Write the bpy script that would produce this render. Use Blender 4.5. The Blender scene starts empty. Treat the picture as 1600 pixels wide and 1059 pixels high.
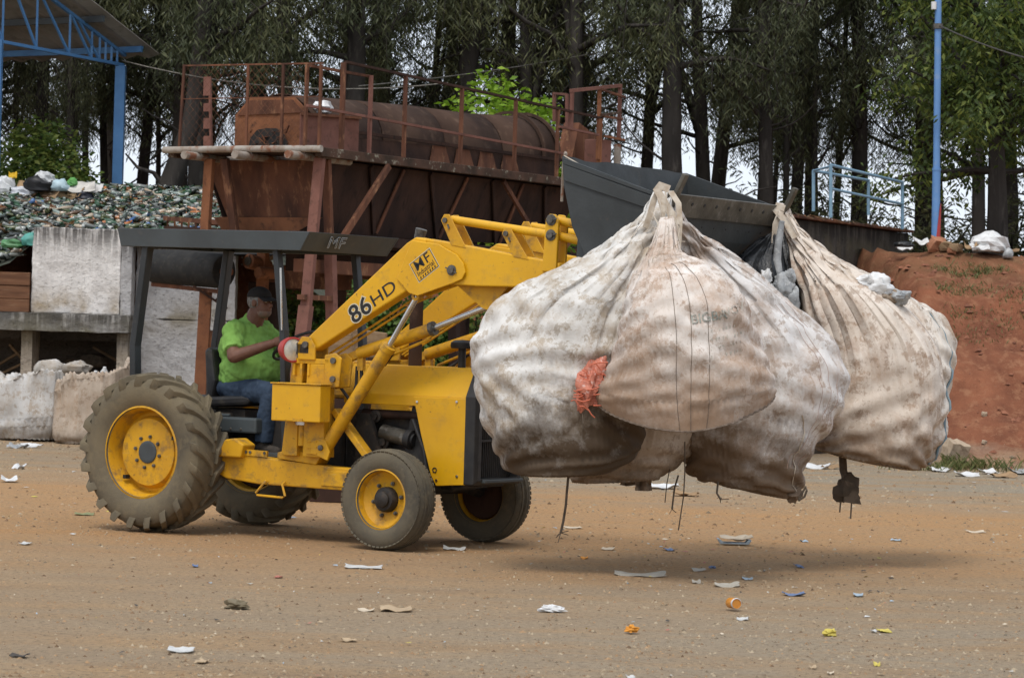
import bpy, bmesh, math, random
import numpy as np
from mathutils import Vector, Matrix, noise
from mathutils.bvhtree import BVHTree
R = math.radians
random.seed(7)
S = bpy.context.scene
COL = S.collection

# ------------------------------------------------------------------ camera, sky, sun, exposure
FPX, CAMH, PIT, ROLL = 4500.0, 1.65, math.atan(9.5/4500.0), R(1.65)
cam = bpy.data.cameras.new('camera')
cam.sensor_width = 36.0
cam.lens = 36.0*FPX/1600.0
cam.clip_start = 0.1
cam.clip_end = 6000.0
camo = bpy.data.objects.new('camera', cam)
COL.objects.link(camo)
camo.matrix_world = Matrix.Translation((0, 0, CAMH)) @ Matrix.Rotation(math.pi/2-PIT, 4, 'X') @ Matrix.Rotation(ROLL, 4, 'Z')
cam.dof.use_dof = True
cam.dof.focus_distance = 21.5
cam.dof.aperture_fstop = 9.0
S.camera = camo

SUN_EL, SUN_AZ = 62.0, 200.0       # degrees; azimuth clockwise from +Y (behind the camera, a little to the left)
w = bpy.data.worlds.new('World')
S.world = w
w.use_nodes = True
wn, wl = w.node_tree.nodes, w.node_tree.links
sky = wn.new('ShaderNodeTexSky')
sky.sky_type = 'NISHITA'
sky.sun_disc = False
sky.sun_elevation = R(SUN_EL)
sky.sun_rotation = R(SUN_AZ)
sky.dust_density = 4.0
wmix = wn.new('ShaderNodeMixRGB')
wmix.inputs[0].default_value = 0.72
wmix.inputs[2].default_value = (9.4, 10.2, 11.4, 1)      # the even grey-white of a closed cloud layer
wl.new(sky.outputs[0], wmix.inputs[1])
bg = wn['Background']
bg.inputs[1].default_value = 0.1
wl.new(wmix.outputs[0], bg.inputs[0])
sl = bpy.data.lights.new('sun', 'SUN')
sl.energy = 1.5
sl.angle = R(22)
sl.color = (1.0, 0.95, 0.88)
so = bpy.data.objects.new('sun', sl)
COL.objects.link(so)
az, el = R(SUN_AZ), R(SUN_EL)
sd = Vector((math.sin(az)*math.cos(el), math.cos(az)*math.cos(el), math.sin(el)))
so.rotation_euler = sd.to_track_quat('Z', 'Y').to_euler()
S.view_settings.view_transform = 'Standard'
S.view_settings.look = 'None'
S.view_settings.exposure = 0.32
S.view_settings.gamma = 1.0
S.view_settings.use_curve_mapping = False
S.cycles.max_bounces = 6
S.cycles.diffuse_bounces = 3
S.cycles.glossy_bounces = 3
S.cycles.transmission_bounces = 3

# ------------------------------------------------------------------ surveying: photo bearing + distance -> world point
def ray(u, v):
    x, y = (u-800)/FPX, (529.5-v)/FPX
    c, s = math.cos(ROLL), math.sin(ROLL)
    xr, yr = c*x-s*y, s*x+c*y
    cp, sp = math.cos(PIT), math.sin(PIT)
    return Vector((xr, cp+yr*sp, -sp+yr*cp))
def at(u, v, Y):
    r = ray(u, v)
    return Vector((0, 0, CAMH)) + r*(Y/r.y)
def gr(u, v, z=0.0):
    r = ray(u, v)
    return Vector((0, 0, CAMH)) + r*((z-CAMH)/r.z)

# ------------------------------------------------------------------ mesh building
class MB:
    def __init__(s):
        s.v, s.f, s.s = [], [], []
    def add(s, vs, fs, smooth=False):
        o = len(s.v)
        s.v += [tuple(p) for p in vs]
        s.f += [tuple(i+o for i in f) for f in fs]
        s.s += [smooth]*len(fs)
        return s
    def box(s, c, d, rot=None):
        c = Vector(c)
        P = []
        for x in (-.5, .5):
            for y in (-.5, .5):
                for z in (-.5, .5):
                    p = Vector((x*d[0], y*d[1], z*d[2]))
                    if rot: p = rot @ p
                    P.append(c+p)
        return s.add(P, [(0, 1, 3, 2), (4, 6, 7, 5), (0, 4, 5, 1), (2, 3, 7, 6), (0, 2, 6, 4), (1, 5, 7, 3)])
    def bb(s, x0, x1, y0, y1, z0, z1):
        return s.box(((x0+x1)/2, (y0+y1)/2, (z0+z1)/2), (abs(x1-x0), abs(y1-y0), abs(z1-z0)))
    def bar(s, p, q, w, h=None, up=(0, 0, 1)):
        p, q = Vector(p), Vector(q)
        h = h or w
        d = (q-p)
        L = d.length
        x = d.normalized()
        u = Vector(up)
        if abs(x.dot(u)) > .98: u = Vector((0, 1, 0))
        y = u.cross(x).normalized()
        z = x.cross(y)
        m = Matrix((x, y, z)).transposed()
        return s.box((p+q)/2, (L, w, h), m)
    def tube(s, pts, r, n=10, cap=True):
        pts = [Vector(p) for p in pts]
        m = len(pts)
        rs = r if isinstance(r, (list, tuple)) else [r]*m
        V, Fc = [], []
        prev = None
        for i, p in enumerate(pts):
            t = (pts[min(i+1, m-1)]-pts[max(i-1, 0)]).normalized()
            if prev is None:
                a = Vector((0, 0, 1)) if abs(t.z) < .9 else Vector((1, 0, 0))
                x = t.cross(a).normalized()
            else:
                x = (prev-t*prev.dot(t)).normalized()
            prev = x
            y = t.cross(x)
            for k in range(n):
                a = 2*math.pi*k/n
                V.append(p+(x*math.cos(a)+y*math.sin(a))*rs[i])
        for i in range(m-1):
            for k in range(n):
                a, b = i*n+k, i*n+(k+1) % n
                Fc.append((a, b, b+n, a+n))
        s.add(V, Fc, True)
        if cap:
            s.add(V[:n], [tuple(range(n))[::-1]])
            s.add(V[-n:], [tuple(range(n))])
        return s
    def lathe(s, prof, o, axis, n=24, close=False):
        o, ax = Vector(o), Vector(axis).normalized()
        a = Vector((0, 0, 1)) if abs(ax.z) < .9 else Vector((1, 0, 0))
        x = ax.cross(a).normalized()
        y = ax.cross(x)
        V, Fc = [], []
        for (r, t) in prof:
            for k in range(n):
                q = 2*math.pi*k/n
                V.append(o+ax*t+(x*math.cos(q)+y*math.sin(q))*r)
        m = len(prof)
        for i in range(m-1 if not close else m):
            for k in range(n):
                a_, b_ = i*n+k, i*n+(k+1) % n
                c_, d_ = ((i+1) % m)*n+(k+1) % n, ((i+1) % m)*n+k
                Fc.append((a_, b_, c_, d_))
        return s.add(V, Fc, True)
    def prism(s, poly, y0, y1):
        n = len(poly)
        V = [(x, y0, z) for x, z in poly]+[(x, y1, z) for x, z in poly]
        Fc = [tuple(range(n)), tuple(range(2*n-1, n-1, -1))]
        Fc += [(i, (i+1) % n, (i+1) % n+n, i+n) for i in range(n)]
        return s.add(V, Fc)
    def slab(s, poly, d):
        """a flat polygon of 3-D points given thickness d (vector)"""
        d = Vector(d)
        n = len(poly)
        V = [Vector(p) for p in poly]+[Vector(p)+d for p in poly]
        Fc = [tuple(range(n)), tuple(range(2*n-1, n-1, -1))]
        Fc += [(i, (i+1) % n, (i+1) % n+n, i+n) for i in range(n)]
        return s.add(V, Fc)
    def ball(s, c, r, n=12, m=8):
        c = Vector(c)
        r = Vector(r) if hasattr(r, '__len__') else Vector((r, r, r))
        V, Fc = [], []
        for i in range(m+1):
            t = math.pi*i/m
            for k in range(n):
                q = 2*math.pi*k/n
                V.append(c+Vector((r.x*math.sin(t)*math.cos(q), r.y*math.sin(t)*math.sin(q), r.z*math.cos(t))))
        for i in range(m):
            for k in range(n):
                Fc.append((i*n+k, (i+1)*n+k, (i+1)*n+(k+1) % n, i*n+(k+1) % n))
        return s.add(V, Fc, True)
    def capsule(s, p, q, r0, r1, n=12):
        p, q = Vector(p), Vector(q)
        d = (q-p).normalized()
        pts = [p-d*r0*.98, p-d*r0*.7, p, p.lerp(q, .5), q, q+d*r1*.7, q+d*r1*.98]
        return s.tube(pts, [r0*.15, r0*.7, r0, (r0+r1)/2, r1, r1*.7, r1*.15], n)
    def mesh(s, name):
        me = bpy.data.meshes.new(name)
        me.from_pydata(s.v, [], s.f)
        me.polygons.foreach_set('use_smooth', s.s)
        me.update()
        return me
    def build(s, name, mat, parent=None, bevel=0.0, fix=True, loc=None):
        me = s.mesh(name)
        if fix and len(s.f) < 60000:
            bm = bmesh.new()
            bm.from_mesh(me)
            bmesh.ops.remove_doubles(bm, verts=bm.verts, dist=1e-6)
            bmesh.ops.recalc_face_normals(bm, faces=bm.faces)
            bm.to_mesh(me)
            bm.free()
            if any(s.s): me.set_sharp_from_angle(angle=R(42))
        o = bpy.data.objects.new(name, me)
        COL.objects.link(o)
        if mat:
            for m_ in (mat if isinstance(mat, (list, tuple)) else [mat]):
                me.materials.append(m_)
        if parent: o.parent = parent
        if loc: o.location = loc
        if bevel:
            b = o.modifiers.new('bevel', 'BEVEL')
            b.width = bevel
            b.segments = 2
            b.limit_method = 'ANGLE'
            b.angle_limit = R(35)
        return o

def tag(o, label=None, cat=None, group=None, kind=None):
    if label: o['label'] = label
    if cat: o['category'] = cat
    if group: o['group'] = group
    if kind: o['kind'] = kind
    return o
def thing(name, label, cat, loc=(0, 0, 0), rz=0.0, group=None):
    o = bpy.data.objects.new(name, None)
    COL.objects.link(o)
    o.location = loc
    o.rotation_euler = (0, 0, rz)
    return tag(o, label, cat, group)
def copy_tree(o, parent=None):
    c = o.copy()
    COL.objects.link(c)
    c.parent = parent
    for ch in o.children: copy_tree(ch, c)
    return c

# ------------------------------------------------------------------ materials
def _new(name):
    m = bpy.data.materials.new(name)
    m.use_nodes = True
    nt = m.node_tree
    return m, nt.nodes, nt.links, nt.nodes['Principled BSDF']
def _noise(N, L, co, scale, detail=5, rough=.55, dist=0.0):
    n = N.new('ShaderNodeTexNoise')
    n.inputs['Scale'].default_value = scale
    n.inputs['Detail'].default_value = detail
    n.inputs['Roughness'].default_value = rough
    n.inputs['Distortion'].default_value = dist
    if co: L.new(co, n.inputs['Vector'])
    return n.outputs[0]
def _ramp(N, L, src, stops):
    r = N.new('ShaderNodeValToRGB')
    e = r.color_ramp.elements
    while len(e) < len(stops): e.new(.5)
    for i, (p, c) in enumerate(stops):
        e[i].position = p
        e[i].color = (c, c, c, 1) if not hasattr(c, '__len__') else (*c, 1)
    L.new(src, r.inputs[0])
    return r.outputs[0]
def _mix(N, L, fac, a, b, mode='MIX'):
    m = N.new('ShaderNodeMixRGB')
    m.blend_type = mode
    for i, x in ((0, fac), (1, a), (2, b)):
        if hasattr(x, 'is_linked') or hasattr(x, 'links'): L.new(x, m.inputs[i])
        elif i == 0: m.inputs[0].default_value = x
        else: m.inputs[i].default_value = (*x, 1)
    return m.outputs[0]
def _math(N, L, op, a, b=0.0, clamp=False):
    m = N.new('ShaderNodeMath')
    m.operation = op
    m.use_clamp = clamp
    for i, x in ((0, a), (1, b)):
        if hasattr(x, 'links'): L.new(x, m.inputs[i])
        else: m.inputs[i].default_value = x
    return m.outputs[0]
def _coord(N, L, stretch=None, which='Object'):
    t = N.new('ShaderNodeTexCoord')
    o = t.outputs[which]
    if stretch:
        mp = N.new('ShaderNodeMapping')
        mp.inputs['Scale'].default_value = stretch
        L.new(o, mp.inputs['Vector'])
        o = mp.outputs[0]
    return o
def _bump(N, L, P, h, strength, dist=.02):
    b = N.new('ShaderNodeBump')
    b.inputs['Strength'].default_value = strength
    b.inputs['Distance'].default_value = dist
    L.new(h, b.inputs['Height'])
    L.new(b.outputs[0], P.inputs['Normal'])
def mat(name, c1, c2=None, c3=None, scale=4.0, dirt=14.0, rough=.6, rough2=None, metal=0.0, bump=.15, bscale=40.0, bdist=.01, spec=.4, stretch=None, lo=.4, hi=.65, dlo=.55, dhi=.72, chips=None):
    """c1/c2 mottled together, c3 in smaller patches on top"""
    m, N, L, P = _new(name)
    c2 = c2 or tuple(x*.75 for x in c1)
    co = _coord(N, L, stretch)
    n1 = _noise(N, L, co, scale, 6)
    col = _mix(N, L, _ramp(N, L, n1, [(lo, 0.0), (hi, 1.0)]), c1, c2)
    if c3:
        n2 = _noise(N, L, co, dirt, 7, .65)
        col = _mix(N, L, _ramp(N, L, n2, [(dlo, 0.0), (dhi, 1.0)]), col, c3)
    if chips:          # small chips, scratches and grease spots
        ch = _math(N, L, 'MULTIPLY', _ramp(N, L, _noise(N, L, co, 26, 8, .75), [(.60, 0.0), (.66, 1.0)]), _ramp(N, L, _noise(N, L, co, 1.7, 3, .5), [(.45, 0.0), (.6, 1.0)]))
        col = _mix(N, L, _math(N, L, 'MULTIPLY', ch, .85), col, chips)
        sc = _ramp(N, L, _noise(N, L, _coord(N, L, (1.2, 9, 9)), 5, 6, .7), [(.62, 0.0), (.70, .35)])
        col = _mix(N, L, sc, col, (.50, .38, .16))
    L.new(col, P.inputs['Base Color'])
    if rough2 is None: rough2 = min(1, rough+.15)
    L.new(_ramp(N, L, _noise(N, L, co, scale*2.3, 4), [(.35, rough), (.7, rough2)]), P.inputs['Roughness'])
    P.inputs['Metallic'].default_value = metal
    P.inputs['Specular IOR Level'].default_value = spec
    if bump: _bump(N, L, P, _noise(N, L, co, bscale, 5), bump, bdist)
    return m
def flat(name, c, rough=.6, metal=0.0, spec=.4):
    return mat(name, c, tuple(x*.8 for x in c), None, scale=9, rough=rough, metal=metal, bump=.05, spec=spec)

yellow = mat('yellow_paint', (.68, .365, .006), (.59, .305, .007), (.36, .215, .05), scale=2.2, dirt=6.5, rough=.36, rough2=.60, bump=.08, bscale=45, dlo=.54, dhi=.90, spec=.45, chips=(.14, .075, .03))
yellow_worn = mat('worn_yellow_paint', (.62, .325, .008), (.50, .25, .012), (.17, .105, .045), scale=3.5, dirt=9, rough=.5, bump=.15, bscale=40, dlo=.50, dhi=.72, chips=(.10, .055, .028))
dark_paint = mat('charcoal_paint', (.060, .072, .076), (.047, .055, .058), (.10, .095, .085), scale=3, dirt=12, rough=.5, bump=.05, dlo=.6, dhi=.85)
bucket_steel = mat('bucket_steel', (.040, .045, .046), (.026, .029, .029), (.070, .056, .042), scale=2.5, dirt=7, rough=.55, bump=.2, bscale=30, dlo=.58, dhi=.8)
edge_steel = mat('scuffed_steel', (.115, .105, .085), (.06, .054, .042), (.19, .18, .16), scale=5, dirt=16, rough=.45, metal=.5, bump=.2)
bright_steel = mat('bright_steel', (.62, .62, .6), (.5, .5, .48), None, scale=8, rough=.22, rough2=.35, metal=1.0, bump=.02)
bolt_steel = mat('bolt_steel', (.16, .15, .13), (.07, .065, .06), None, scale=30, rough=.5, metal=.6, bump=.1)
black_plastic = mat('black_plastic', (.016, .016, .017), (.03, .028, .026), (.075, .065, .05), scale=6, dirt=11, rough=.5, bump=.06, dlo=.56, dhi=.85)
black_grime = mat('oily_black_iron', (.012, .011, .010), (.028, .022, .017), (.065, .045, .028), scale=7, dirt=14, rough=.6, bump=.3)
rubber = mat('dusty_rubber', (.165, .134, .085), (.085, .074, .055), (.205, .165, .10), scale=3.2, dirt=7, rough=.85, rough2=.95, bump=.25, bscale=70, spec=.2, lo=.35, hi=.7, dlo=.5, dhi=.8)
rubber2 = mat('dusty_rubber_front', (.125, .106, .073), (.066, .060, .048), (.165, .135, .088), scale=4.2, dirt=9, rough=.85, rough2=.95, bump=.25, bscale=80, spec=.2, lo=.35, hi=.7, dlo=.5, dhi=.8)
belt_rubber = mat('belt_rubber', (.012, .012, .012), (.020, .019, .017), (.045, .038, .030), scale=4, rough=.8, bump=.2)
rust = mat('rust', (.160, .070, .041), (.070, .035, .025), (.30, .155, .085), scale=2.2, dirt=7, rough=.85, rough2=.95, bump=.35, bscale=35, spec=.15, stretch=(1.5, 1.5, .5))
rust_dark = mat('dark_rust', (.034, .021, .017), (.060, .033, .024), (.015, .012, .011), scale=2.0, dirt=5, rough=.88, rough2=.95, bump=.35, bscale=30, spec=.12, stretch=(1.4, 1.4, .55))
rust_orange = mat('orange_rust', (.245, .105, .052), (.15, .064, .036), (.075, .040, .027), scale=2.8, dirt=9, rough=.85, rough2=.95, bump=.3, spec=.15)
rust_pink = mat('faded_red_oxide', (.20, .095, .073), (.145, .068, .052), (.09, .05, .038), scale=3.2, dirt=10, rough=.85, bump=.25, spec=.15)
rust_drum = mat('drum_rust', (.070, .043, .031), (.040, .025, .020), (.115, .073, .052), scale=1.6, dirt=5, rough=.9, bump=.3, spec=.12, stretch=(1.0, 1.0, 1.0))
lichen = mat('lichened_rust', (.085, .050, .036), (.045, .032, .024), (.24, .22, .17), scale=4, dirt=9, rough=.92, bump=.5, bscale=30, spec=.1, dlo=.57, dhi=.66)
grey_pipe = mat('weathered_pipe', (.33, .30, .26), (.22, .17, .13), (.20, .085, .045), scale=6, dirt=7, rough=.75, bump=.2, dlo=.52, dhi=.62)
blue_paint = mat('blue_paint', (.075, .20, .40), (.060, .165, .34), (.17, .235, .32), scale=3, dirt=9, rough=.5, bump=.05, dlo=.62, dhi=.85)
blue_pole = mat('pole_blue', (.125, .265, .52), (.10, .22, .45), (.20, .30, .46), scale=2, dirt=6, rough=.5, bump=.05)
blue_grey = mat('faded_blue_rail', (.20, .33, .43), (.15, .26, .35), (.18, .11, .08), scale=5, dirt=14, rough=.6, bump=.1, dlo=.64, dhi=.75)
roof_sheet = mat('fibre_cement_roof', (.30, .28, .25), (.22, .205, .18), (.14, .125, .105), scale=2, dirt=5, rough=.9, bump=.2)
red_paint = mat('red_paint', (.42, .045, .038), (.33, .045, .04), None, rough=.45, bump=.05)
glass_lens = mat('lamp_glass', (.72, .70, .62), (.50, .48, .42), None, scale=14, rough=.12, rough2=.2, metal=.25, bump=.1, bscale=60)
wood_old = mat('old_wood', (.26, .175, .10), (.17, .11, .065), (.33, .245, .16), scale=3, dirt=9, rough=.9, bump=.4, stretch=(1, 1, 6), spec=.1)
plank_mat = mat('brown_planks', (.185, .092, .052), (.12, .060, .036), (.235, .14, .085), scale=3, dirt=7, rough=.9, bump=.4, stretch=(.6, 1, 5), spec=.1)
brick_mat = mat('broken_brick', (.36, .16, .085), (.28, .12, .066), (.40, .24, .16), scale=8, rough=.9, bump=.4)
cardboard = mat('cardboard', (.34, .225, .125), (.27, .18, .105), (.20, .13, .075), scale=5, dirt=10, rough=.9, bump=.15, spec=.1)
white_plastic = mat('white_plastic', (.66, .66, .65), (.55, .55, .54), (.40, .37, .33), scale=6, dirt=12, rough=.45, bump=.2, dlo=.6, dhi=.8)
black_bag = mat('black_film', (.014, .015, .016), (.025, .027, .03), (.10, .11, .12), scale=5, dirt=14, rough=.28, rough2=.5, bump=.5, bscale=18, bdist=.03, dlo=.58, dhi=.75)
grey_film = mat('grey_film', (.40, .41, .41), (.20, .21, .215), (.58, .58, .57), scale=9, dirt=20, rough=.35, bump=.5, bscale=18, bdist=.03)
bark = mat('gum_bark', (.052, .046, .041), (.028, .025, .023), (.095, .085, .075), scale=3, dirt=8, rough=.95, bump=.5, bscale=12, bdist=.04, stretch=(1, 1, .25), spec=.08)
post_paint = mat('black_post_paint', (.026, .030, .032), (.018, .020, .021), (.06, .058, .052), scale=3, dirt=12, rough=.45, bump=.05, dlo=.6, dhi=.85)
shaded_skin = mat('skin', (.165, .078, .050), (.125, .058, .038), None, scale=12, rough=.55, bump=.06, spec=.35)  # base colour lowered: the canopy's shade on the driver is mixed in
shirt_mat = mat('lime_cotton', (.215, .40, .095), (.175, .335, .075), None, scale=7, rough=.9, bump=.35, bscale=14, bdist=.03, spec=.12)
jeans_mat = mat('denim', (.042, .062, .095), (.024, .036, .058), (.085, .11, .145), scale=9, dirt=16, rough=.92, bump=.4, bscale=18, bdist=.025, spec=.1, dlo=.6, dhi=.8)
stubble_mat = mat('grey_stubble', (.19, .115, .085), (.15, .115, .095), (.24, .21, .185), scale=40, dirt=90, rough=.8, bump=.3, bscale=150)
hair_mat = mat('grey_hair', (.20, .195, .185), (.10, .095, .09), None, scale=60, rough=.8, bump=.5, bscale=120)
cap_mat = mat('dark_cap', (.014, .013, .014), (.022, .02, .02), None, scale=12, rough=.9, bump=.2)
boot_mat = mat('worn_boot', (.04, .034, .028), (.065, .052, .04), None, scale=14, rough=.8, bump=.2)
black_print = mat('black_print', (.012, .012, .013), (.02, .02, .02), None, rough=.5, bump=0)
cream_print = mat('cream_print', (.62, .56, .40), (.55, .49, .34), None, rough=.5, bump=0)
pale_print = mat('pale_outline', (.34, .35, .34), (.26, .27, .27), None, rough=.5, bump=0)
orange_mesh = mat('orange_net', (.56, .20, .13), (.48, .15, .10), (.66, .52, .46), scale=18, dirt=38, rough=.55, bump=.5, bscale=60, bdist=.02)
strap_mat = mat('dirty_strap', (.13, .10, .072), (.065, .050, .036), None, scale=14, rough=.9, bump=.3)
rope_mat = mat('cream_webbing', (.50, .44, .36), (.36, .285, .21), None, scale=16, rough=.9, bump=.3)
seam_mat = mat('seam_thread', (.115, .085, .062), (.20, .155, .12), None, scale=20, rough=.9, bump=0)
blue_seam = mat('blue_seam', (.15, .235, .30), (.22, .27, .29), None, scale=20, rough=.9, bump=0)

def concrete_mat(name, base, base2, streak, moss, zt, z0):
    m, N, L, P = _new(name)
    co = _coord(N, L)
    c = _mix(N, L, _ramp(N, L, _noise(N, L, co, 3.0, 8, .65), [(.38, 0.0), (.66, 1.0)]), base, base2)
    st = _noise(N, L, _coord(N, L, (7, 7, .45)), 1.6, 6, .6)
    sep = N.new('ShaderNodeSeparateXYZ')
    L.new(co, sep.inputs[0])
    # black mould runs down from the weathered top edge: it follows the wall, not the light
    hi_ = _ramp(N, L, _math(N, L, 'DIVIDE', _math(N, L, 'SUBTRACT', zt, sep.outputs[2]), .75), [(0.0, 1.0), (.18, .85), (.4, .35), (.7, .08)])
    f = _math(N, L, 'MULTIPLY', _ramp(N, L, st, [(.36, 0.0), (.52, 1.0)]), hi_)
    c = _mix(N, L, _math(N, L, 'MULTIPLY', f, .95), c, streak)
    pit = _ramp(N, L, _noise(N, L, _coord(N, L, (1, 1, 1.7)), 16, 6, .7), [(.56, 0.0), (.70, .6)])
    c = _mix(N, L, pit, c, tuple(x*.42 for x in base2))
    ms = _math(N, L, 'MULTIPLY', _ramp(N, L, _noise(N, L, co, 2.4, 5), [(.42, 0.0), (.6, 1.0)]), _ramp(N, L, _math(N, L, 'ABSOLUTE', _math(N, L, 'SUBTRACT', sep.outputs[2], z0)), [(0.0, 1.0), (.32, 0.0)]))
    c = _mix(N, L, _math(N, L, 'MULTIPLY', ms, .8), c, moss)
    L.new(c, P.inputs['Base Color'])
    P.inputs['Roughness'].default_value = .95
    P.inputs['Specular IOR Level'].default_value = .1
    _bump(N, L, P, _math(N, L, 'ADD', _noise(N, L, co, 18, 8, .7), _math(N, L, 'MULTIPLY', pit, -.6)), .8, .03)
    return m
white_wall = concrete_mat('whitewashed_wall', (.80, .77, .73), (.68, .645, .61), (.075, .07, .066), (.30, .215, .11), 2.97, 1.86)
grey_wall = concrete_mat('grey_rendered_wall', (.52, .51, .505), (.40, .39, .385), (.07, .066, .062), (.20, .165, .10), 2.85, 1.72)
ledge_mat = concrete_mat('mouldy_ledge', (.40, .385, .36), (.24, .225, .205), (.06, .056, .05), (.12, .105, .065), 1.80, 1.50)
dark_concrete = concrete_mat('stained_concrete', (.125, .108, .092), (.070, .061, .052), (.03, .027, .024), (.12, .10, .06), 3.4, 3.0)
block_mat = concrete_mat('pillar_concrete', (.44, .375, .30), (.33, .275, .215), (.10, .09, .075), (.2, .16, .1), 1.5, 1.4)

def bag_mat(name, base, base2, stain, dirt, zlo, zhi, amount=.8, seed=0.0, stain_lo=.48, stain_hi=.74, slant=0.0):
    """woven polypropylene: cream cloth, clay stains, and caked mud where it was dragged"""
    m, N, L, P = _new(name)
    t = N.new('ShaderNodeTexCoord')
    mp = N.new('ShaderNodeMapping')
    mp.inputs['Location'].default_value = (seed, seed*1.7, seed*.6)
    L.new(t.outputs['Object'], mp.inputs['Vector'])
    co = mp.outputs[0]
    c = _mix(N, L, _ramp(N, L, _noise(N, L, co, 3.2, 7, .6), [(.36, 0.0), (.68, 1.0)]), base, base2)
    s1 = _ramp(N, L, _noise(N, L, co, 2.4, 10, .72, .15), [(stain_lo, 0.0), (stain_hi, 1.0)])
    c = _mix(N, L, _math(N, L, 'MULTIPLY', s1, .8), c, stain)
    sm = _ramp(N, L, _noise(N, L, co, 5.5, 9, .78), [(.54, 0.0), (.585, .6)])      # dried clay in ragged patches
    c = _mix(N, L, sm, c, tuple(x*.9 for x in stain))
    s2 = _ramp(N, L, _noise(N, L, co, 9, 7, .72, .3), [(.55, 0.0), (.60, .55)])
    c = _mix(N, L, s2, c, tuple(x*.7 for x in stain))
    sep = N.new('ShaderNodeSeparateXYZ')
    L.new(t.outputs['Object'], sep.inputs[0])
    h = N.new('ShaderNodeMapRange')
    h.inputs[1].default_value, h.inputs[2].default_value = zhi, zlo
    h.inputs[3].default_value, h.inputs[4].default_value = 0.0, 1.0
    L.new(_math(N, L, 'SUBTRACT', sep.outputs[2], _math(N, L, 'MULTIPLY', sep.outputs[0], slant)), h.inputs[0])
    d = _math(N, L, 'ADD', _math(N, L, 'MULTIPLY', h.outputs[0], .52), _math(N, L, 'MULTIPLY', _noise(N, L, co, 3.4, 9, .74, .1), .95))
    c = _mix(N, L, _math(N, L, 'MULTIPLY', _ramp(N, L, d, [(.62, 0.0), (.74, .55), (.95, 1.0)]), amount), c, dirt)
    L.new(c, P.inputs['Base Color'])
    P.inputs['Roughness'].default_value = .72
    P.inputs['Specular IOR Level'].default_value = .25
    def crease(sc, dt):
        return _math(N, L, 'ABSOLUTE', _math(N, L, 'SUBTRACT', _noise(N, L, co, sc, dt, .5, .3), .5))
    hgt = _math(N, L, 'ADD', _math(N, L, 'MULTIPLY', crease(5.0, 2), .5), _math(N, L, 'MULTIPLY', crease(13, 2), .3))
    hgt = _math(N, L, 'ADD', hgt, _math(N, L, 'MULTIPLY', _noise(N, L, co, 60, 3, .6), .07))
    _bump(N, L, P, hgt, .6, .03)
    return m

def leaf_mat(name, c1, c2, c3, trans=.25):
    m, N, L, P = _new(name)
    g = N.new('ShaderNodeNewGeometry')
    c = _ramp(N, L, g.outputs['Random Per Island'], [(0.0, c1), (.55, c2), (1.0, c3)])
    L.new(c, P.inputs['Base Color'])
    P.inputs['Roughness'].default_value = .55
    P.inputs['Specular IOR Level'].default_value = .3
    tr = N.new('ShaderNodeBsdfTranslucent')
    L.new(c, tr.inputs[0])
    mx = N.new('ShaderNodeMixShader')
    mx.inputs[0].default_value = trans
    L.new(P.outputs[0], mx.inputs[1])
    L.new(tr.outputs[0], mx.inputs[2])
    L.new(mx.outputs[0], N['Material Output'].inputs[0])
    return m
gum_leaf = leaf_mat('gum_leaf', (.040, .050, .024), (.066, .078, .036), (.118, .126, .060))
gum_leaf2 = leaf_mat('olive_gum_leaf', (.050, .058, .026), (.083, .092, .038), (.138, .138, .062))
broad_leaf = leaf_mat('broad_leaf', (.035, .055, .016), (.075, .115, .026), (.19, .22, .045), .4)
bush_leaf = leaf_mat('bush_leaf', (.055, .095, .022), (.12, .175, .032), (.21, .235, .05), .35)
lime_leaf = leaf_mat('lime_leaf', (.14, .26, .02), (.22, .37, .03), (.32, .46, .05), .4)
vine_leaf = leaf_mat('vine_leaf', (.045, .095, .022), (.085, .17, .035), (.17, .26, .06), .35)
grass_leaf = leaf_mat('grass_blade', (.08, .11, .03), (.14, .15, .05), (.24, .20, .09), .3)

# ------------------------------------------------------------------ ground: yard, red bank, terrace, falling away behind the trees
def sst(t):
    t = max(0.0, min(1.0, t))
    return t*t*(3-2*t)
def height(x, y):
    k = sst((x-4.5)/1.3)                    # 0 behind the machine, 1 at the red bank on the right
    yb = 44.0*(1-k)+37.7*k+.5*noise.noise((x*.35, 3.1, 0))
    if x < -3.6: yb += (42.6-yb)*sst((-3.6-x)/1.2)
    wd = 2.4*(1-k)+4.4*k
    t = (y-yb)/wd
    z = 3.0*(max(0.0, min(1.0, t))*.5+sst(t)*.5)
    if 0 < t < 1.25:
        e = min(1, t*4)*min(1, (1.25-t)*4)
        z += e*(.16*noise.noise((x*1.1, y*1.1, 1.7))+.07*noise.noise((x*2.7, y*2.7, 4.2))-.09*abs(noise.noise((x*4, y*1.5, 9.2)))+.035*noise.noise((x*11, y*11, 2.2)))
        z += e*.06*math.sin(t*19+noise.noise((x*.8, y*.5, 2))*3)
    elif t <= 0:
        z += .014*noise.noise((x*.9, y*.9, 0))*min(1, abs(y-22)/6)
        r = abs(((y-26.2+.05*x+.5*noise.noise((x*.2, 0, 5))) % 2.1)-1.05)
        if 23.5 < y < 34: z -= .012*max(0, 1-r/.22)
        z += .006*noise.noise((x*6, y*6, 3))
    if y > 57: z -= (min(y, 170)-57)*.055
    return z
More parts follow.
